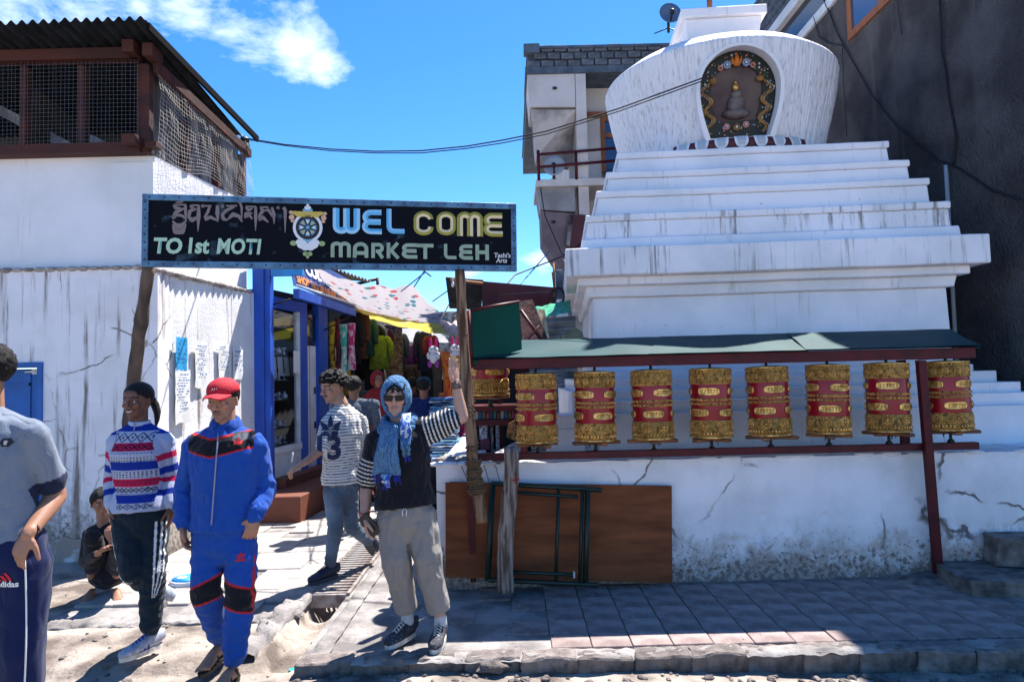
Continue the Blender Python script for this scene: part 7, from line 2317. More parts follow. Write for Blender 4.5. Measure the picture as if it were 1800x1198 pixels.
b = MB(); b.tube([nk + side * .060 * math.cos(a_) + fwd * .056 * math.sin(a_) + up.normalized() * (.008 - .012 * math.sin(a_)) for a_ in [2 * PI * i / 24 for i in range(25)]], [(.008, .022)] * 25, 8)
me = remesh(b, .006, 1); set_col(me, col_of(len(me.vertices), GY * 1.1)); link('collar', me, mCLOTHB, so)
b = MB(); b.tube([nk + fwd * .075 + V((0, 0, .01)), nk + fwd * .085 - V((0, 0, .035))], .004, 6); b.build('zip_pull', zipm, so)
tr = MB(); tr.tube([pel + V((0, 0, .05)), pel, pel - V((0, 0, .09))], [(.158, .112), (.165, .12), (.155, .115)], 24, side=side, round_=True)
limb_cloth(tr, hpL, knL, lerp(knL, anL, .92), (.092, .074, .062), 0, 10); limb_cloth(tr, hpR, knR, lerp(knR, anR, .98), (.092, .076, .060), 0, 10)
ringtube(tr, anR + V((0, 0, .07)), anR + V((0, 0, .0)), .062, .050)
me = remesh(tr, .0055, 3, .012, 12, (.7, .7, 1.1), 19); co = verts_of(me)
part, along = seg_coords(co, [(1, [hpL, knL, anL], 0), (2, [hpR, knR, anR], 0)])
c = col_of(len(co), (.008, .018, .030))
for q_, hp, kn, sgn in ((1, hpL, knL, -1), (2, hpR, knR, 1)):
    o2 = np.array(lerp(hp, kn, .5)); 
    xx = (co - np.array(hp) - ((co[:, 2] - hp.z) / (kn.z - hp.z))[:, None] * (np.array(kn) - np.array(hp)))
    ang = np.degrees(np.arctan2(-(xx[:, 1]), sgn * xx[:, 0]))
    for a0 in ((12, 34, 56) if sgn > 0 else (-8, 12, 32)):
        m_ = (part == q_) & (np.abs(ang - a0) < 4.6) & (along < .46) & (along > .02); c[m_] = (.72, .74, .76)
set_col(me, c); to = link('trousers', me, mCLOTH, pr); tt = BVHTree.FromPolygons([tuple(v) for v in co], [tuple(p.vertices) for p in me.polygons])
h_ = tt.ray_cast(CP, ray(281, 995).normalized())
if h_[0] is not None: decal_text('adidas', .03, tt, fwd, h_[0], V((0, 0, -1)), side, M('white_print', (.7, .7, .7), .7), to, bold=.001, cut=.03)
g1 = G(262, 1118, 0)
shoe(pr, footF(V((anR.x, anR.y - .0, .0 if anR.z > .1 else anR.z - .1)), -28), M('silver_blue_shoe', (.42, .44, .50), .5, col2=(.25, .28, .36), scale=30), s=1.0, lace_mat=M('blue_lace', (.02, .04, .28), .6), stripe=M('blue_stripe', (.02, .05, .3), .6))
shoe(pr, footF(anL + V((0, .02, -.07)), -20, -48), M('silver_blue_shoe', (.42, .44, .50)), s=.98)

# ---- 3: tall youth in grey ringer shirt, cut by the left edge ----
Y = 2.85
pr = person('youth in grey short sleeved shirt with one hand in the pocket of navy trousers', P(10, 1190))
F = head_frame(P(-34, 655), -58, 2, 1.02)
pel, nk = P(4, 965), P(-20, 722, .02)
shL, shR = P(-100, 760, .06), P(60, 764, .0)
elL, elR = P(-120, 880, .08), P(98, 872, .10)
wrL, wrR = P(-80, 945), P(50, 938, -.08)
hpL, hpR = P(-28, 985), P(42, 985)
knL, knR = P(-30, 1150), P(38, 1150, -.02)
anL, anR = P(-30, 1370), P(36, 1370)
body = MB(); head(body, F)
body.tube([nk - V((0, 0, .06)), nk, F @ V((0, .02, -.04))], [.060, .056, .058], 14, round_=True)
limb_cloth(body, shL, elL, wrL, (.048, .040, .028)); limb_cloth(body, shR, elR, wrR, (.048, .042, .028), 0, 8, .06); torso(body, pel, nk, shL, shR, RM, .9)
for a_, m_, c_ in ((hpL, knL, anL), (hpR, knR, anR)): limb_cloth(body, a_, m_, c_, (.07, .05, .035))
hand(body, wrR, V((-.35, -.25, -1)), V((.1, 1, -.1)), .92, (.35, .45, .5, .5), 1, .08)
hand(body, wrL, V((0, 0, -1)), V((1, 0, 0)), 1.0)
me = remesh(body, .0055, 2); skin_cols(me, F, (.34, .165, .10)); link('body', me, mSKIN, pr)
eyes(F, pr, .005); hair(F, pr, .009, .008, 70, (.060, .015, -.055), seed=8)
sw = MB(); side, up, fwd = torso(sw, pel, nk, shL, shR, [(.02, .162, .118, 0), (.1, .158, .115, 0)] + RM[2:], .97, .008, yoke=.052)
ringtube(sw, shL, lerp(shL, elL, .78), .060, .060, 18, 8); ringtube(sw, shR, lerp(shR, elR, .74), .060, .062, 18, 8)
me = remesh(sw, .0060, 3, .008, 9, (1, 1, .8), 2); co = verts_of(me)
part, along = seg_coords(co, [(0, [pel, nk - V((0, 0, .05))], -.06), (1, [shL, elL], 0), (2, [shR, elR], 0)])
c = col_of(len(co), (.17, .20, .25)); lim = (elR - shR).length * .74
m_ = (part > 0) & (along > lim - .022); c[m_] = (.01, .016, .045)
rng_ = np.random.RandomState(3).rand(len(co)); c *= (.95 + .1 * rng_)[:, None]
set_col(me, c); so = link('shirt', me, mCLOTH, pr); ts = BVHTree.FromPolygons([tuple(v) for v in co], [tuple(p.vertices) for p in me.polygons])
b = MB(); b.tube([nk + side * .070 * math.cos(a_) + fwd * .066 * math.sin(a_) + up.normalized() * (-.022 - .012 * math.sin(a_)) for a_ in [2 * PI * i / 24 for i in range(25)]], .008, 8)
b.build('neck_band', M('navy_band', (.01, .016, .045), .9), so)
o_ = ts.ray_cast(CP, ray(12, 777).normalized())[0]
if o_ is not None:
    decal([circ(0, 0, .019, 6)], ts, fwd, o_, side, up, mWIRE, so, 'hexagon_badge', .01, .004); decal([circ(0, .003, .0055, 10), [(-.004, -.009), (.004, -.009), (.004, -.002), (-.004, -.002)]], ts, fwd, o_, side, up, mRUB, so, 'skull_mark', .01, .0065)
tr = MB(); tr.tube([pel + V((0, 0, .05)), pel, pel - V((0, 0, .09))], [(.165, .118), (.172, .125), (.16, .12)], 24, side=side, round_=True)
limb_cloth(tr, hpL, knL, anL, (.100, .082, .07), 0, 10); limb_cloth(tr, hpR, knR, anR, (.100, .082, .07), 0, 10)
me = remesh(tr, .0070, 3, .012, 7, (1, 1, .6), 29); co = verts_of(me)
c = col_of(len(co), (.008, .014, .060)); xx = co[:, 0] - np.interp(-co[:, 2], [-hpR.z, -knR.z, -anR.z], [hpR.x, knR.x, anR.x])
set_col(me, c); to = link('trousers', me, mCLOTH, pr); tt = BVHTree.FromPolygons([tuple(v) for v in co], [tuple(p.vertices) for p in me.polygons])
h_ = tt.ray_cast(CP, ray(14, 1018).normalized())
if h_[0] is not None:
    decal([[(-.025 + k_ * .016, -.004), (-.015 + k_ * .016, -.004), (-.024 + k_ * .012, .010 + k_ * .009), (-.032 + k_ * .012, .010 + k_ * .009)] for k_ in range(3)], tt, fwd, h_[0], side, up, mRP, to, 'three_bar_mark', .02)
    decal_text('adidas', .032, tt, fwd, h_[0] - V((.0, 0, .018)), side, up, M('white_print', (.7, .7, .7)), to, bold=.001)
b = MB(); pts = []
for i in range(16):
    h_ = tt.ray_cast(CP, ray(44 + 3 * math.sin(i * .25), lerp(975, 1240, i / 15)).normalized())
    if h_[0] is not None: pts.append(h_[0] + V((0, -.002, 0)))
if len(pts) > 3: b.tube(pts, .0035, 6); b.build('white_piping', mWHT, to)
for an in (anL, anR): shoe(pr, footF(V((an.x, an.y, -.05)), 0), mBLACKM)
b = MB(); b.tube([lerp(elR, wrR, .93) + (V((math.cos(a_), .3 * math.sin(a_), .9 * math.sin(a_)))) * .033 for a_ in [2 * PI * i / 16 for i in range(17)]], .004, 6); b.build('wrist_cord', mWIRE, pr)

# ---- 4: crouching youth ----
Y = 5.45
pr = person('youth in black crouching in flip flops against the white wall behind the woman', P(180, 1040))
F = head_frame(P(180, 884, .02), 34, 8, .95)
pel, nk = P(190, 1000, .16), P(181, 922, .05)
shL, shR = P(157, 938, .05), P(206, 938, .05)
elL, elR = P(150, 985, -.05), P(214, 980, -.02)
wrL, wrR = P(172, 972, -.22), P(196, 950, -.20)
knL, knR = P(163, 945, -.16), P(212, 962, -.14)
anL, anR = P(161, 1012, .05), P(205, 1010, .05)
body = MB(); head(body, F, .6)
body.tube([nk - V((0, 0, .05)), nk, F @ V((0, .02, -.04))], [.048, .044, .044], 14, round_=True)
limb_cloth(body, shL, elL, wrL, (.036, .032, .022)); limb_cloth(body, shR, elR, wrR, (.036, .032, .022)); torso(body, pel, nk, shL, shR, RF, .75)
for a_, m_, c_ in ((pel + V((-.07, 0, 0)), knL, anL), (pel + V((.07, 0, 0)), knR, anR)): limb_cloth(body, a_, m_, c_, (.062, .048, .032))
hand(body, wrL, V((.6, -.2, .5)), V((.3, 0, -.9)), .85); hand(body, wrR, V((-.3, -.1, .9)), V((0, .9, 0)), .85, (.9, .9, .9, .9), -1)
F1 = footF(V((anL.x, anL.y, -.030)), 16); F2 = footF(V((anR.x, anR.y, -.030)), 36)
barefoot(body, F1, .92); barefoot(body, F2, .92)
me = remesh(body, .0058, 2); skin_cols(me, F, (.27, .13, .08)); link('body', me, mSKIN, pr)
eyes(F, pr, .004); hair(F, pr, .012, .008, 40, (.052, .0, -.07), seed=12)
sw = MB(); side, up, fwd = torso(sw, pel, nk, shL, shR, RF, .82, .012, yoke=.05)
limb_cloth(sw, shL, elL, lerp(elL, wrL, .85), (.048, .044, .034)); limb_cloth(sw, shR, elR, lerp(elR, wrR, .85), (.048, .044, .034))
me = remesh(sw, .007, 2, .008, 9); set_col(me, col_of(len(me.vertices), (.010, .010, .014))); link('black_top', me, mCLOTH, pr)
tr = MB(); tr.ell(pel + V((0, 0, -.02)), (.15, .14, .13))
limb_cloth(tr, pel + V((-.07, 0, 0)), knL, lerp(knL, anL, .8), (.082, .066, .052)); limb_cloth(tr, pel + V((.07, 0, 0)), knR, lerp(knR, anR, .8), (.082, .066, .052))
me = remesh(tr, .007, 2, .009, 9, (1, 1, 1), 7); set_col(me, col_of(len(me.vertices), (.012, .012, .018))); link('trousers', me, mCLOTH, pr)
sandal(pr, F1, M('pink_sole', (.45, .2, .2), .7), M('pink_sole', (.45, .2, .2)), .92, True); sandal(pr, F2, M('pink_sole'), M('pink_sole'), .92, True)

# ---- 5: striped shirt man ----
Y = 5.80
pr = person('moustached man with curly black hair in a finely striped shirt and jeans', P(580, 1010))
F = head_frame(P(585, 682, .0), -40, 10, 1.06)
pel, nk = P(600, 852, .02), P(602, 712, .02)
shL, shR = P(577, 744, -.10), P(634, 742, .14)
elL, elR = P(566, 790, -.20), P(644, 800, .18)
wrL, wrR = P(533, 814, -.34), P(640, 850, .02)
hpL, hpR = P(586, 862, -.06), P(612, 862, .06)
knL, knR = P(590, 925, -.08), P(618, 925, .10)
anL, anR = P(580, 990, -.02), P(648, 950, .34)
body = MB(); head(body, F, 0, 1.05)
body.tube([nk - V((0, 0, .06)), nk, F @ V((0, .02, -.04))], [.060, .055, .055], 14, round_=True)
limb_cloth(body, shL, elL, wrL, (.046, .037, .026)); limb_cloth(body, shR, elR, wrR, (.046, .037, .026)); torso(body, pel, nk, shL, shR, RM, .85)
for a_, m_, c_ in ((hpL, knL, anL), (hpR, knR, anR)): limb_cloth(body, a_, m_, c_, (.065, .05, .033))
hand(body, wrL, V((-.85, -.2, -.5)), V((-.1, .2, -1)), 1.05, (.25, .55, .65, .7), -1, .15); hand(body, wrR, V((0, -.2, -1)), V((0, 1, 0)), 1.0)
me = remesh(body, .0055, 2); skin_cols(me, F, (.38, .20, .13), must=.95, stub=.15); link('body', me, mSKIN, pr)
eyes(F, pr, .003, (0, -.002)); hair(F, pr, .020, .026, 55, (.055, .035, -.02), seed=20)
sw = MB(); side, up, fwd = torso(sw, pel, nk, shL, shR, [(.02, .165, .122, 0), (.1, .165, .12, 0)] + RM[2:], .98, .012, yoke=.055)
ringtube(sw, shL, lerp(shL, elL, .9), .062, .060, 18, 8); ringtube(sw, shR, lerp(shR, elR, .85), .062, .064, 18, 8)
me = remesh(sw, .0050, 3, .010, 12, (1, 1, .7), 2); co = verts_of(me)
part, along = seg_coords(co, [(0, [pel, nk - V((0, 0, .05))], -.05), (1, [shL, elL], 0), (2, [shR, elR], 0)])
c = col_of(len(co), (.62, .61, .60)); zq = np.where(part == 0, co[:, 2] + .02 * np.array([nz3(V(p) * 4) for p in co]), along)
zq = np.where((part > 0) & (along < .05), co[:, 2], zq); c[((zq / .0245) % 1) < .30] = (.09, .09, .09)
set_col(me, c); so = link('shirt', me, mCLOTH, pr); ts = BVHTree.FromPolygons([tuple(v) for v in co], [tuple(p.vertices) for p in me.polygons])
b = MB(); b.tube([nk + side * .066 * math.cos(a_) + fwd * .060 * math.sin(a_) + up.normalized() * (-.020 - .012 * math.sin(a_)) for a_ in [2 * PI * i / 24 for i in range(25)]], .007, 8); b.build('neck_band', mWIRE, so)
mNV = M('navy_print', (.012, .02, .07), .8)
vd = -ray(582, 770).normalized(); vr = V((1, 0, 0))
h_ = ts.ray_cast(CP, ray(581, 748).normalized())[0]
if h_ is not None:
    decal(trefoil(.155), ts, vd, h_ - V((.0, 0, .06)), vr, V((0, 0, 1)), mNV, so, 'trefoil_print', .012, .007)
h_ = ts.ray_cast(CP, ray(580, 763).normalized())[0]
if h_ is not None: decal([[(-.075, -.012), (.065, -.012), (.07, .012), (-.075, .012)]], ts, vd, h_, vr, V((0, 0, 1)), mNV, so, 'print_bar', .012, .007)
h_ = ts.ray_cast(CP, ray(579, 789).normalized())[0]
if h_ is not None: decal_text('13', .27, ts, vd, h_ - V((.02, 0, .0)), vr, V((0, 0, 1)), mNV, so, bold=.008, cut=.012, off=.007, sp=.9)
tr = MB(); tr.tube([pel + V((0, 0, .05)), pel, pel - V((0, 0, .08))], [(.15, .11), (.155, .115), (.145, .11)], 24, side=side, round_=True)
limb_cloth(tr, hpL, knL, anL, (.084, .062, .046), 0, 10); limb_cloth(tr, hpR, knR, anR, (.084, .062, .046), 0, 10)
me = remesh(tr, .0060, 2, .008, 13, (1, 1, 1.6), 31); co = verts_of(me); c = col_of(len(co), (.095, .135, .19)); n1 = np.array([nz3(V(p) * 6) for p in co]); c *= (1 + .7 * n1)[:, None]
set_col(me, c); link('jeans', me, mCLOTH, pr)
nvs = M('navy_shoe', (.010, .016, .04), .6)
shoe(pr, footF(V((anL.x, anL.y, .01)), -38), nvs, M('dark_sole', (.05, .05, .06), .7), 1.05, M('dark_lace', (.03, .03, .05)))
shoe(pr, footF(anR + V((0, .03, -.085)), -25, -55), nvs, M('dark_sole'), 1.05)
root = tag(link('cigarette', (lambda q: (q.tube([W(515, 795, Y - .45), W(513, 812, Y - .44)], .005, 6), q)[1].mesh('c'))(MB()), mWHT), 'thin white cigarette held in the striped shirt man\'s left hand fingers', 'cigarette')

# ---- 6: man with blue scarf, raised arm ----
Y = 4.42
pr = person('man in sunglasses and blue headscarf raising one arm beside the lashed pole', P(740, 1120))
F = head_frame(P(696, 699, .0), 2, 2, 1.0)
pel, nk = P(712, 888), P(702, 744, .03)
shL, shR = P(662, 772, .03), P(748, 752, .03)
elL, elR = P(645, 852, .06), P(812, 733, .02)
wrL, wrR = P(640, 908, -.04), P(801, 672, .02)
hpL, hpR = P(690, 905), P(738, 905)
knL, knR = P(697, 985, -.06), P(752, 985, -.06)
anL, anR = P(716, 1078, .04), P(774, 1082, -.02)
body = MB(); head(body, F, 0, .95, 0, 1.05)
body.tube([nk - V((0, 0, .06)), nk, F @ V((0, .02, -.04))], [.060, .055, .055], 14, round_=True)
limb_cloth(body, shL, elL, wrL, (.048, .040, .027), 0, 6, .05); limb_cloth(body, shR, elR, wrR, (.048, .042, .027), 0, 6, .06); torso(body, pel, nk, shL, shR, RM, .9)
for a_, m_, c_ in ((hpL, knL, anL), (hpR, knR, anR)): limb_cloth(body, a_, m_, c_, (.07, .052, .036), 0, 6, .12)
hand(body, wrL, V((.15, -.05, -1)), V((.9, .3, 0)), 1.0, (.45, .5, .55, .6), 1)
hand(body, wrR, V((-.12, 0, 1)), V((.75, -.6, .1)), 1.05, (.04, .06, .1, .14), -1, .03)
me = remesh(body, .0052, 2); skin_cols(me, F, (.42, .24, .18), lip=(.36, .13, .12), brow=.6); link('body', me, mSKIN, pr)
eyes(F, pr, .005); hair(F, pr, .010, .010, 45, (.036, .0, -.05), seed=33)
# sunglasses
b = MB()
for s_ in (-1, 1):
    sub = MB(); out = [(s_ * (.034 + .027 * math.copysign(abs(math.cos(a_)) ** .7, math.cos(a_))), .004 + .019 * math.copysign(abs(math.sin(a_)) ** .7, math.sin(a_)) + .003 * abs(math.cos(a_)) * (math.sin(a_) > 0)) for a_ in [2 * PI * i / 20 for i in range(20)]]
    fr_ = [V((x, -.093 + .12 * abs(x) ** 1.5, z)) for x, z in out]; k = 20
    sub.add(fr_ + [v + V((0, .004, 0)) for v in fr_], [tuple(range(k)), tuple(range(2 * k - 1, k - 1, -1))] + [(i, (i + 1) % k, k + (i + 1) % k, k + i) for i in range(k)])
    b.add([F @ V(v) for v in sub.v], sub.f)
g_ = b.build('sunglasses', M('dark_lens', (.002, .002, .003), .12, spec=.25), pr)
b = MB(); b.tube([F @ V((-.010, -.094, .012)), F @ V((0, -.097, .014)), F @ V((.010, -.094, .012))], .003, 6)
for s_ in (-1, 1): b.tube([F @ V((s_ * .060, -.086, .016)), F @ V((s_ * .074, -.05, .014)), F @ V((s_ * .079, .0, .008))], .003, 6)
b.build('glasses_frame', mWIRE, g_)
# shirt
sw = MB(); side, up, fwd = torso(sw, pel, nk, shL, shR, [(.0, .180, .128, 0), (.08, .178, .126, 0)] + RM[2:], 1.0, .014, yoke=.058)
ringtube(sw, shL, lerp(shL, elL, .86), .070, .074, 18, 8); ringtube(sw, shR, lerp(shR, elR, .66), .070, .080, 18, 8); ringtube(sw, lerp(shR, elR, -.1) - V((0, 0, .05)), lerp(shR, elR, .62) - V((0, 0, .03)), .07, .055, 14, 5)
me = remesh(sw, .0052, 3, .012, 12, (1, 1, .6), 42); co = verts_of(me)
part, along = seg_coords(co, [(0, [pel, nk - V((0, 0, .05))], -.07), (1, [shL, elL], 0), (2, [shR, elR], 0)])
c = col_of(len(co), (.010, .010, .014))
m_ = (part == 1) & (along > .12) & (((along / .026) % 1) < .34); c[m_] = (.62, .62, .60)
m_ = (part == 2) & (along > .0) & (((along / .026) % 1) < .34); c[m_] = (.62, .62, .60)
set_col(me, c); link('shirt', me, mCLOTH, pr)
# trousers
tr = MB(); tr.tube([pel + V((0, 0, .04)), pel - V((0, 0, .02)), pel - V((0, 0, .12))], [(.155, .115), (.162, .128), (.165, .13)], 24, side=side, round_=True)
cL, cR = lerp(knL, anL, .72), lerp(knR, anR, .70)
limb_cloth(tr, hpL, knL, cL, (.102, .086, .070), 0, 10); limb_cloth(tr, hpR, knR, cR, (.102, .086, .070), 0, 10)
me = remesh(tr, .0060, 3, .015, 12, (1.1, 1, .5), 51); co = verts_of(me); set_col(me, col_of(len(co), (.235, .215, .195))); to = link('trousers', me, mCLOTH, pr)
cf = MB()
for a_, k_ in ((cL, knL), (cR, knR)):
    d_ = (a_ - k_).normalized(); cf.tube([a_ - d_ * .03, a_ + d_ * .035, a_ + d_ * .07], [.074, .075, .072], 22)
me = remesh(cf, .006, 1, .005, 12); set_col(me, col_of(len(me.vertices), (.245, .225, .205))); link('rolled_cuffs', me, mCLOTH, to)
b = MB()
for s_ in (-1, 1): b.tube([P(711 + s_ * 1, 893, -.14), P(711 + s_ * 4, 898, -.15), P(711 + s_ * 3, 906, -.15)], .003, 5)
b.build('drawstring', mWHT, to)
# socks, shoes
for an in (anL, anR):
    b = MB(); ringtube(b, an + V((0, 0, .0)), an - V((0, 0, .05)), .039, .042); b.build('sock', M('grey_sock', (.40, .42, .46), .9), pr)
ds = M('dark_canvas_shoe', (.035, .035, .045), .8, col2=(.18, .18, .18), scale=60, lo=.6, hi=.62)
shoe(pr, footF(V((anL.x, anL.y, .008)), -30), ds, mRUB, 1.05, mRUB)
shoe(pr, footF(V((anR.x, anR.y, .008)), -6), ds, mRUB, 1.05, mRUB)
# scarf
mSCF = M('blue_scarf_cloth', (.05, .14, .29), .9, col2=(.13, .25, .40), scale=120, stretch=(1, 1, 1.6), lo=.42, hi=.56, bump=.5, bscale=120, spec=.1)
mSCB = M('blue_white_scarf_end', (.03, .10, .42), .85, col2=(.55, .62, .70), scale=32, lo=.48, hi=.54, bump=.5, bscale=60)
folds(mSCF, 22, (1, 1, .5), 1.0, .03)
nu, nv = 60, 36; vs, ok = [], []
b = MB()
for i in range(nv + 1):
    th = PI * (.02 + .93 * i / nv)
    for j in range(nu):
        a = 2 * PI * j / nu
        p = V((.098 * math.sin(th) * math.cos(a), .022 + .120 * math.sin(th) * math.sin(a), .012 + .132 * math.cos(th)))
        ok.append(not (p.y < -.01 and (p.x / .064) ** 2 + ((p.z + .008) / .098) ** 2 < 1))
        rr_ = 1 + .030 * abs(math.sin(a * 2.5 + th * 5 + 2 * nz3(p * 6))) + .03 * nz3(p * 10) - .03
        q = V((p.x * rr_, (p.y - .02) * rr_ + .02, p.z * rr_)); vs.append(F @ q)
for i in range(nv):
    for j in range(nu):
        f = (i * nu + j, (i + 1) * nu + j, (i + 1) * nu + (j + 1) % nu, i * nu + (j + 1) % nu)
        if sum(ok[k] for k in f) >= 3: b.f.append(f); b.m.append(0); b.sm.append(True)
b.v = [tuple(v) for v in vs]; sc_ = b.build('scarf', mSCF, pr); sf = sc_.modifiers.new('t', 'SOLIDIFY'); sf.thickness = .010; sf.offset = 0
b = MB()
pts = [F @ V((.076 * math.cos(a_) , -.058 - .045 * math.sin(abs(a_ - PI / 2)) * 0 + .03 * abs(math.cos(a_)) , -.006 + .108 * math.sin(a_))) for a_ in [2 * PI * i / 40 for i in range(41)]]
b.tube(pts, [(.011, .012)] * 41, 8, cap=False)
for k_ in range(4):
    pts = []
    for i in range(37):
        a_ = 2 * PI * i / 36
        rr_ = .094 + .010 * k_ + .008 * math.sin(a_ * 2 + k_ * 2)
        pts.append(nk + V((rr_ * math.cos(a_), rr_ * .92 * math.sin(a_) - .005, .036 - .024 * k_ - .030 * (math.sin(a_) < 0) * -math.sin(a_) * 1.0 + .016 * math.sin(a_ + k_ * 1.7))))
    b.tube(pts, [(.018, .020)] * 37, 8, cap=False)
me = remesh(b, .006, 1, .006, 22, (1, 1, 1.5)); link('scarf_wrap', me, mSCF, sc_)
def hang(c4, m_, nm, seed, amp=.012):
    a0, a1, b1, b0 = c4
    g = MB(); g.grid(lambda u, v: lerp(lerp(a0, a1, u), lerp(b0, b1, u), v) + V((.010 * nz3((v * 4, u * 2, seed)), -.05 * math.sin(v * PI) - amp * math.sin(u * 7 + seed + v) + .01 * nz3((u * 6, v * 6, seed)), 0)), 18, 24)
    o = g.build(nm, m_, sc_); s2 = o.modifiers.new('t', 'SOLIDIFY'); s2.thickness = .006; return o
hang((P(676, 742, -.13), P(700, 748, -.17), P(705, 834, -.20), P(655, 832, -.17)), mSCF, 'scarf_end', 1)
hang((P(706, 728, -.14), P(722, 726, -.12), P(726, 772, -.17), P(706, 770, -.17)), mSCB, 'scarf_end', 5)
hang((P(706, 765, -.165), P(724, 765, -.165), P(722, 798, -.17), P(710, 803, -.17)), mSCF, 'scarf_end', 7)
hang((P(672, 833, -.18), P(688, 834, -.19), P(686, 856, -.18), P(676, 852, -.18)), mSCB, 'scarf_end', 9)
b = MB(); mFR = M('royal_blue_fringe', (.01, .03, .36), .9)
for (x0, x1, y0, l_) in ((655, 705, 833, 16), (708, 726, 770, 14), (710, 722, 800, 12), (674, 688, 852, 8)):
    for i in range(int((x1 - x0) / 2.6)):
        x = x0 + i * 2.6; q0 = P(x, y0, -.185); dx = random.uniform(-3, 5)
        if x0 == 655 and 12 > i % 7 > 4: continue
        b.tube([q0, P(x + dx * .5, y0 + l_ * .5, -.19), P(x + dx, y0 + l_ * random.uniform(.6, 1.2), -.185)], .0032, 4)
stuff(b.build('fringe', mFR, sc_))
# wrist things
d_ = (wrR - elR).normalized(); b = MB(); ringtube(b, lerp(elR, wrR, .86), lerp(elR, wrR, .98), .034, .033, 16, 1); wo = b.build('watch_strap', M('brown_leather', (.13, .05, .035), .6), pr)
b = MB(); b.ell(lerp(elR, wrR, .92) + V((.004, -.036, 0)), (.018, .008, .02), nu=14, nv=6); b.build('watch_face', M('watch_steel', (.10, .09, .09), .3, .5), wo)
b = MB(); b.tube([lerp(elL, wrL, .86) + V((.034 * math.cos(a_), .034 * math.sin(a_), .004 * math.sin(a_))) for a_ in [2 * PI * i / 18 for i in range(19)]], .0055, 6); b.build('red_bracelet', M('red_bead', (.45, .02, .02), .5), pr)
b = MB(); c0 = P(650, 922, -.07); mx_ = Matrix.Translation(c0) @ Matrix.Rotation(R(-40), 4, 'Y'); b.cbox((0, 0, 0), (.075, .012, .15), mat=mx_, bev=.004)
ph = tag(b.build('mobile_phone', M('phone_black', (.01, .01, .012), .3)), 'black mobile phone held low by the man with the blue scarf', 'phone')

# ---- figures deeper in the alley ----
def small_person(label, Yp, hd, yaw, feet_y, topc, botc, skin=(.2, .1, .06), sw_=.20, s=.97, hat=None, shawl=None, dx=0, sleeve=True, hairy=True, toplen=.08, noise_c=0):
    pr = person(label, W(hd[0], hd[1], Yp))
    q = lambda px, py, dy=0: W(px, py, Yp + dy)
    hc = q(*hd); F = head_frame(hc, yaw, 4, s)
    nk = hc + V((0, .02, -.160 * s)); pel = nk + V((dx, 0, -.56 * s)); sL, sR = nk + V((-sw_, 0, -.05)), nk + V((sw_, 0, -.05))
    eL, eR = sL + V((-.05, .03, -.28)), sR + V((.05, .03, -.28)); wL, wR = eL + V((.04, -.12, -.22)), eR + V((-.04, -.12, -.22))
    zf = .0; hL, hR = pel + V((-.09, 0, -.03)), pel + V((.09, 0, -.03)); kL, kR = V((hL.x, hL.y - .05, lerp(hL.z, zf, .48))), V((hR.x, hR.y - .0, lerp(hR.z, zf, .48))); aL, aR = V((hL.x, hL.y, zf + .09)), V((hR.x, hR.y + .05, zf + .09))
    body = MB(); head(body, F); body.tube([nk - V((0, 0, .06)), nk, F @ V((0, .02, -.04))], [.06, .052, .052], 12, round_=True)
    limb_cloth(body, sL, eL, wL, (.044, .036, .026)); limb_cloth(body, sR, eR, wR, (.044, .036, .026)); torso(body, pel, nk, sL, sR, RM, .88)
    for a_, m_, c_ in ((hL, kL, aL), (hR, kR, aR)): limb_cloth(body, a_, m_, c_, (.07, .05, .035))
    fdir = V((math.sin(R(yaw)), -math.cos(R(yaw)), 0))
    hand(body, wL, V((0, -.1, -1)), V((1, 0, 0)), .95); hand(body, wR, V((0, -.1, -1)), V((-1, 0, 0)), .95, thumb=-1)
    me = remesh(body, .009, 1); skin_cols(me, F, skin); link('body', me, mSKIN, pr)
    if hairy: hair(F, pr, .012, .008, 40, (.05, .01, -.06), seed=Yp)
    sw = MB(); torso(sw, pel, nk, sL, sR, [(-toplen, .18, .13, 0)] + RM[1:], 1.0, .015, yoke=.056)
    if sleeve: limb_cloth(sw, sL, eL, lerp(eL, wL, .9), (.058, .05, .036)); limb_cloth(sw, sR, eR, lerp(eR, wR, .9), (.058, .05, .036))
    else: ringtube(sw, sL, lerp(sL, eL, .8), .062, .064); ringtube(sw, sR, lerp(sR, eR, .8), .062, .064)
    me = remesh(sw, .009, 2, .010, 7); c = col_of(len(me.vertices), topc)
    if noise_c: c *= (1 + noise_c * (np.random.RandomState(1).rand(len(c)) - .5))[:, None]
    set_col(me, c); top = link('top', me, mCLOTH, pr)
    tr = MB(); limb_cloth(tr, hL, kL, aL, (.09, .07, .055)); limb_cloth(tr, hR, kR, aR, (.09, .07, .055)); tr.ell(pel, (.155, .12, .12))
    me = remesh(tr, .010, 2, .01, 8); set_col(me, col_of(len(me.vertices), botc)); link('trousers', me, mCLOTH, pr)
    for a_ in (aL, aR): shoe(pr, footF(V((a_.x, a_.y, .0)), yaw), mBLACKM)
    if hat:
        b = MB(); b.lathe([(.088, .03), (.090, .05), (.086, .09), (.06, .122), (.01, .13)], 28); b.v = [tuple(F @ (V(v) + V((0, .014, 0)))) for v in b.v]; b.build('cap', hat, pr)
    return pr, F, nk, top, q
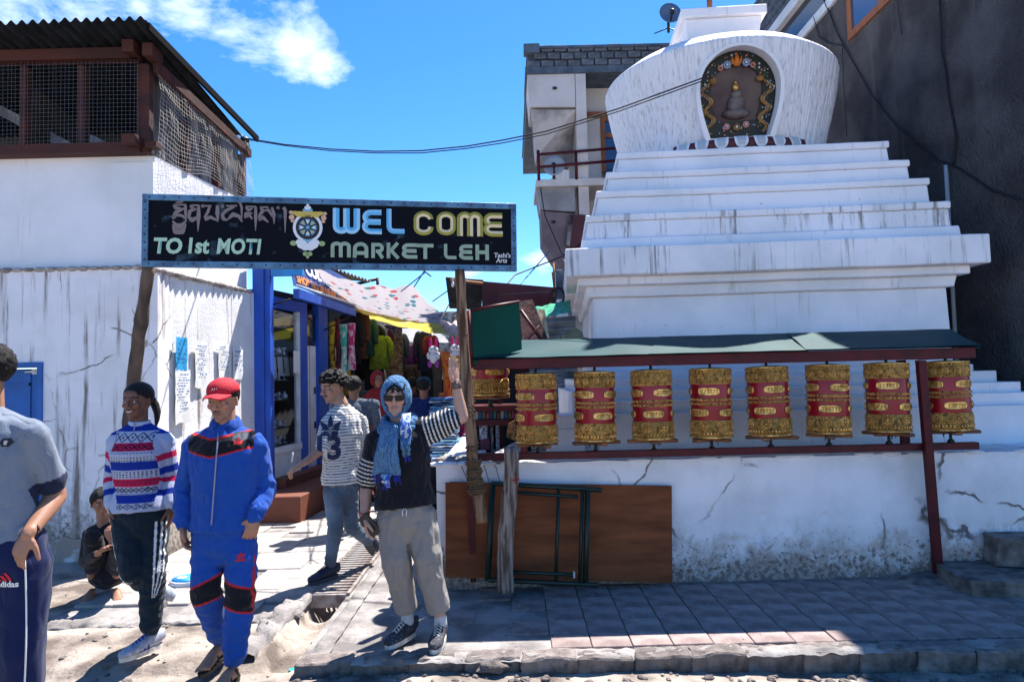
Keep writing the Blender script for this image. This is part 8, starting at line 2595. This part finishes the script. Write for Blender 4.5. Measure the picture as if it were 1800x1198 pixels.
small_person('man in grey marled sweater seen from behind, beyond the striped shirt man', 7.6, (622, 680), 168, 0, (.085, .10, .13), (.02, .02, .03), sw_=.21, noise_c=.9)
p_, F, nk, top, q = small_person('older woman in a red headscarf and red shawl standing at the clothes stalls', 9.2, (664, 668), 28, 0, (.012, .03, .02), (.06, .01, .015), (.3, .14, .09), hairy=False, toplen=.35)
mRS = M('red_shawl_cloth', (.28, .012, .015), .9, col2=(.16, .01, .012), scale=12, bump=.4, bscale=20)
b = MB(); vs, ok = [], []; nu, nv = 36, 20
for i in range(nv + 1):
    th = PI * (.02 + .9 * i / nv)
    for j in range(nu):
        a = 2 * PI * j / nu; p = V((.098 * math.sin(th) * math.cos(a), .022 + .118 * math.sin(th) * math.sin(a), .015 + .128 * math.cos(th))); ok.append(not (p.y < -.01 and (p.x / .066) ** 2 + ((p.z + .01) / .088) ** 2 < 1)); vs.append(F @ (p * (1 + .04 * nz3(p * 18))))
for i in range(nv):
    for j in range(nu):
        f = (i * nu + j, (i + 1) * nu + j, (i + 1) * nu + (j + 1) % nu, i * nu + (j + 1) % nu)
        if sum(ok[k] for k in f) >= 3: b.f.append(f); b.m.append(0); b.sm.append(True)
b.v = [tuple(v) for v in vs]; b.build('headscarf', mRS, p_)
b = MB(); b.tube([nk + V((0, 0, .05)), nk + V((0, 0, -.04)), nk + V((-.02, 0, -.14)), nk + V((-.04, -.02, -.36)), nk + V((-.05, -.02, -.7))], [(.09, .09), (.17, .12), (.27, .16), (.27, .17), (.26, .16)], 24, side=(1, 0, 0)); me = remesh(b, .012, 2, .016, 7, (1, 1, .3)); link('shawl', me, mRS, p_)
small_person('man in navy tee shirt and green cap seen from behind', 8.4, (745, 680), 178, 0, (.008, .022, .10), (.03, .03, .04), (.25, .12, .08), sleeve=False, hat=M('green_cap_cloth', (.02, .09, .085), .8), sw_=.20)
small_person('dark haired passer by in black far down the sunny alley', 15.5, (764, 656), 170, 0, (.012, .014, .02), (.02, .02, .03))
small_person('dim figure in dark maroon by the stalls left of the navy shirt man', 10.6, (724, 676), 200, 0, (.03, .012, .016), (.015, .015, .02))
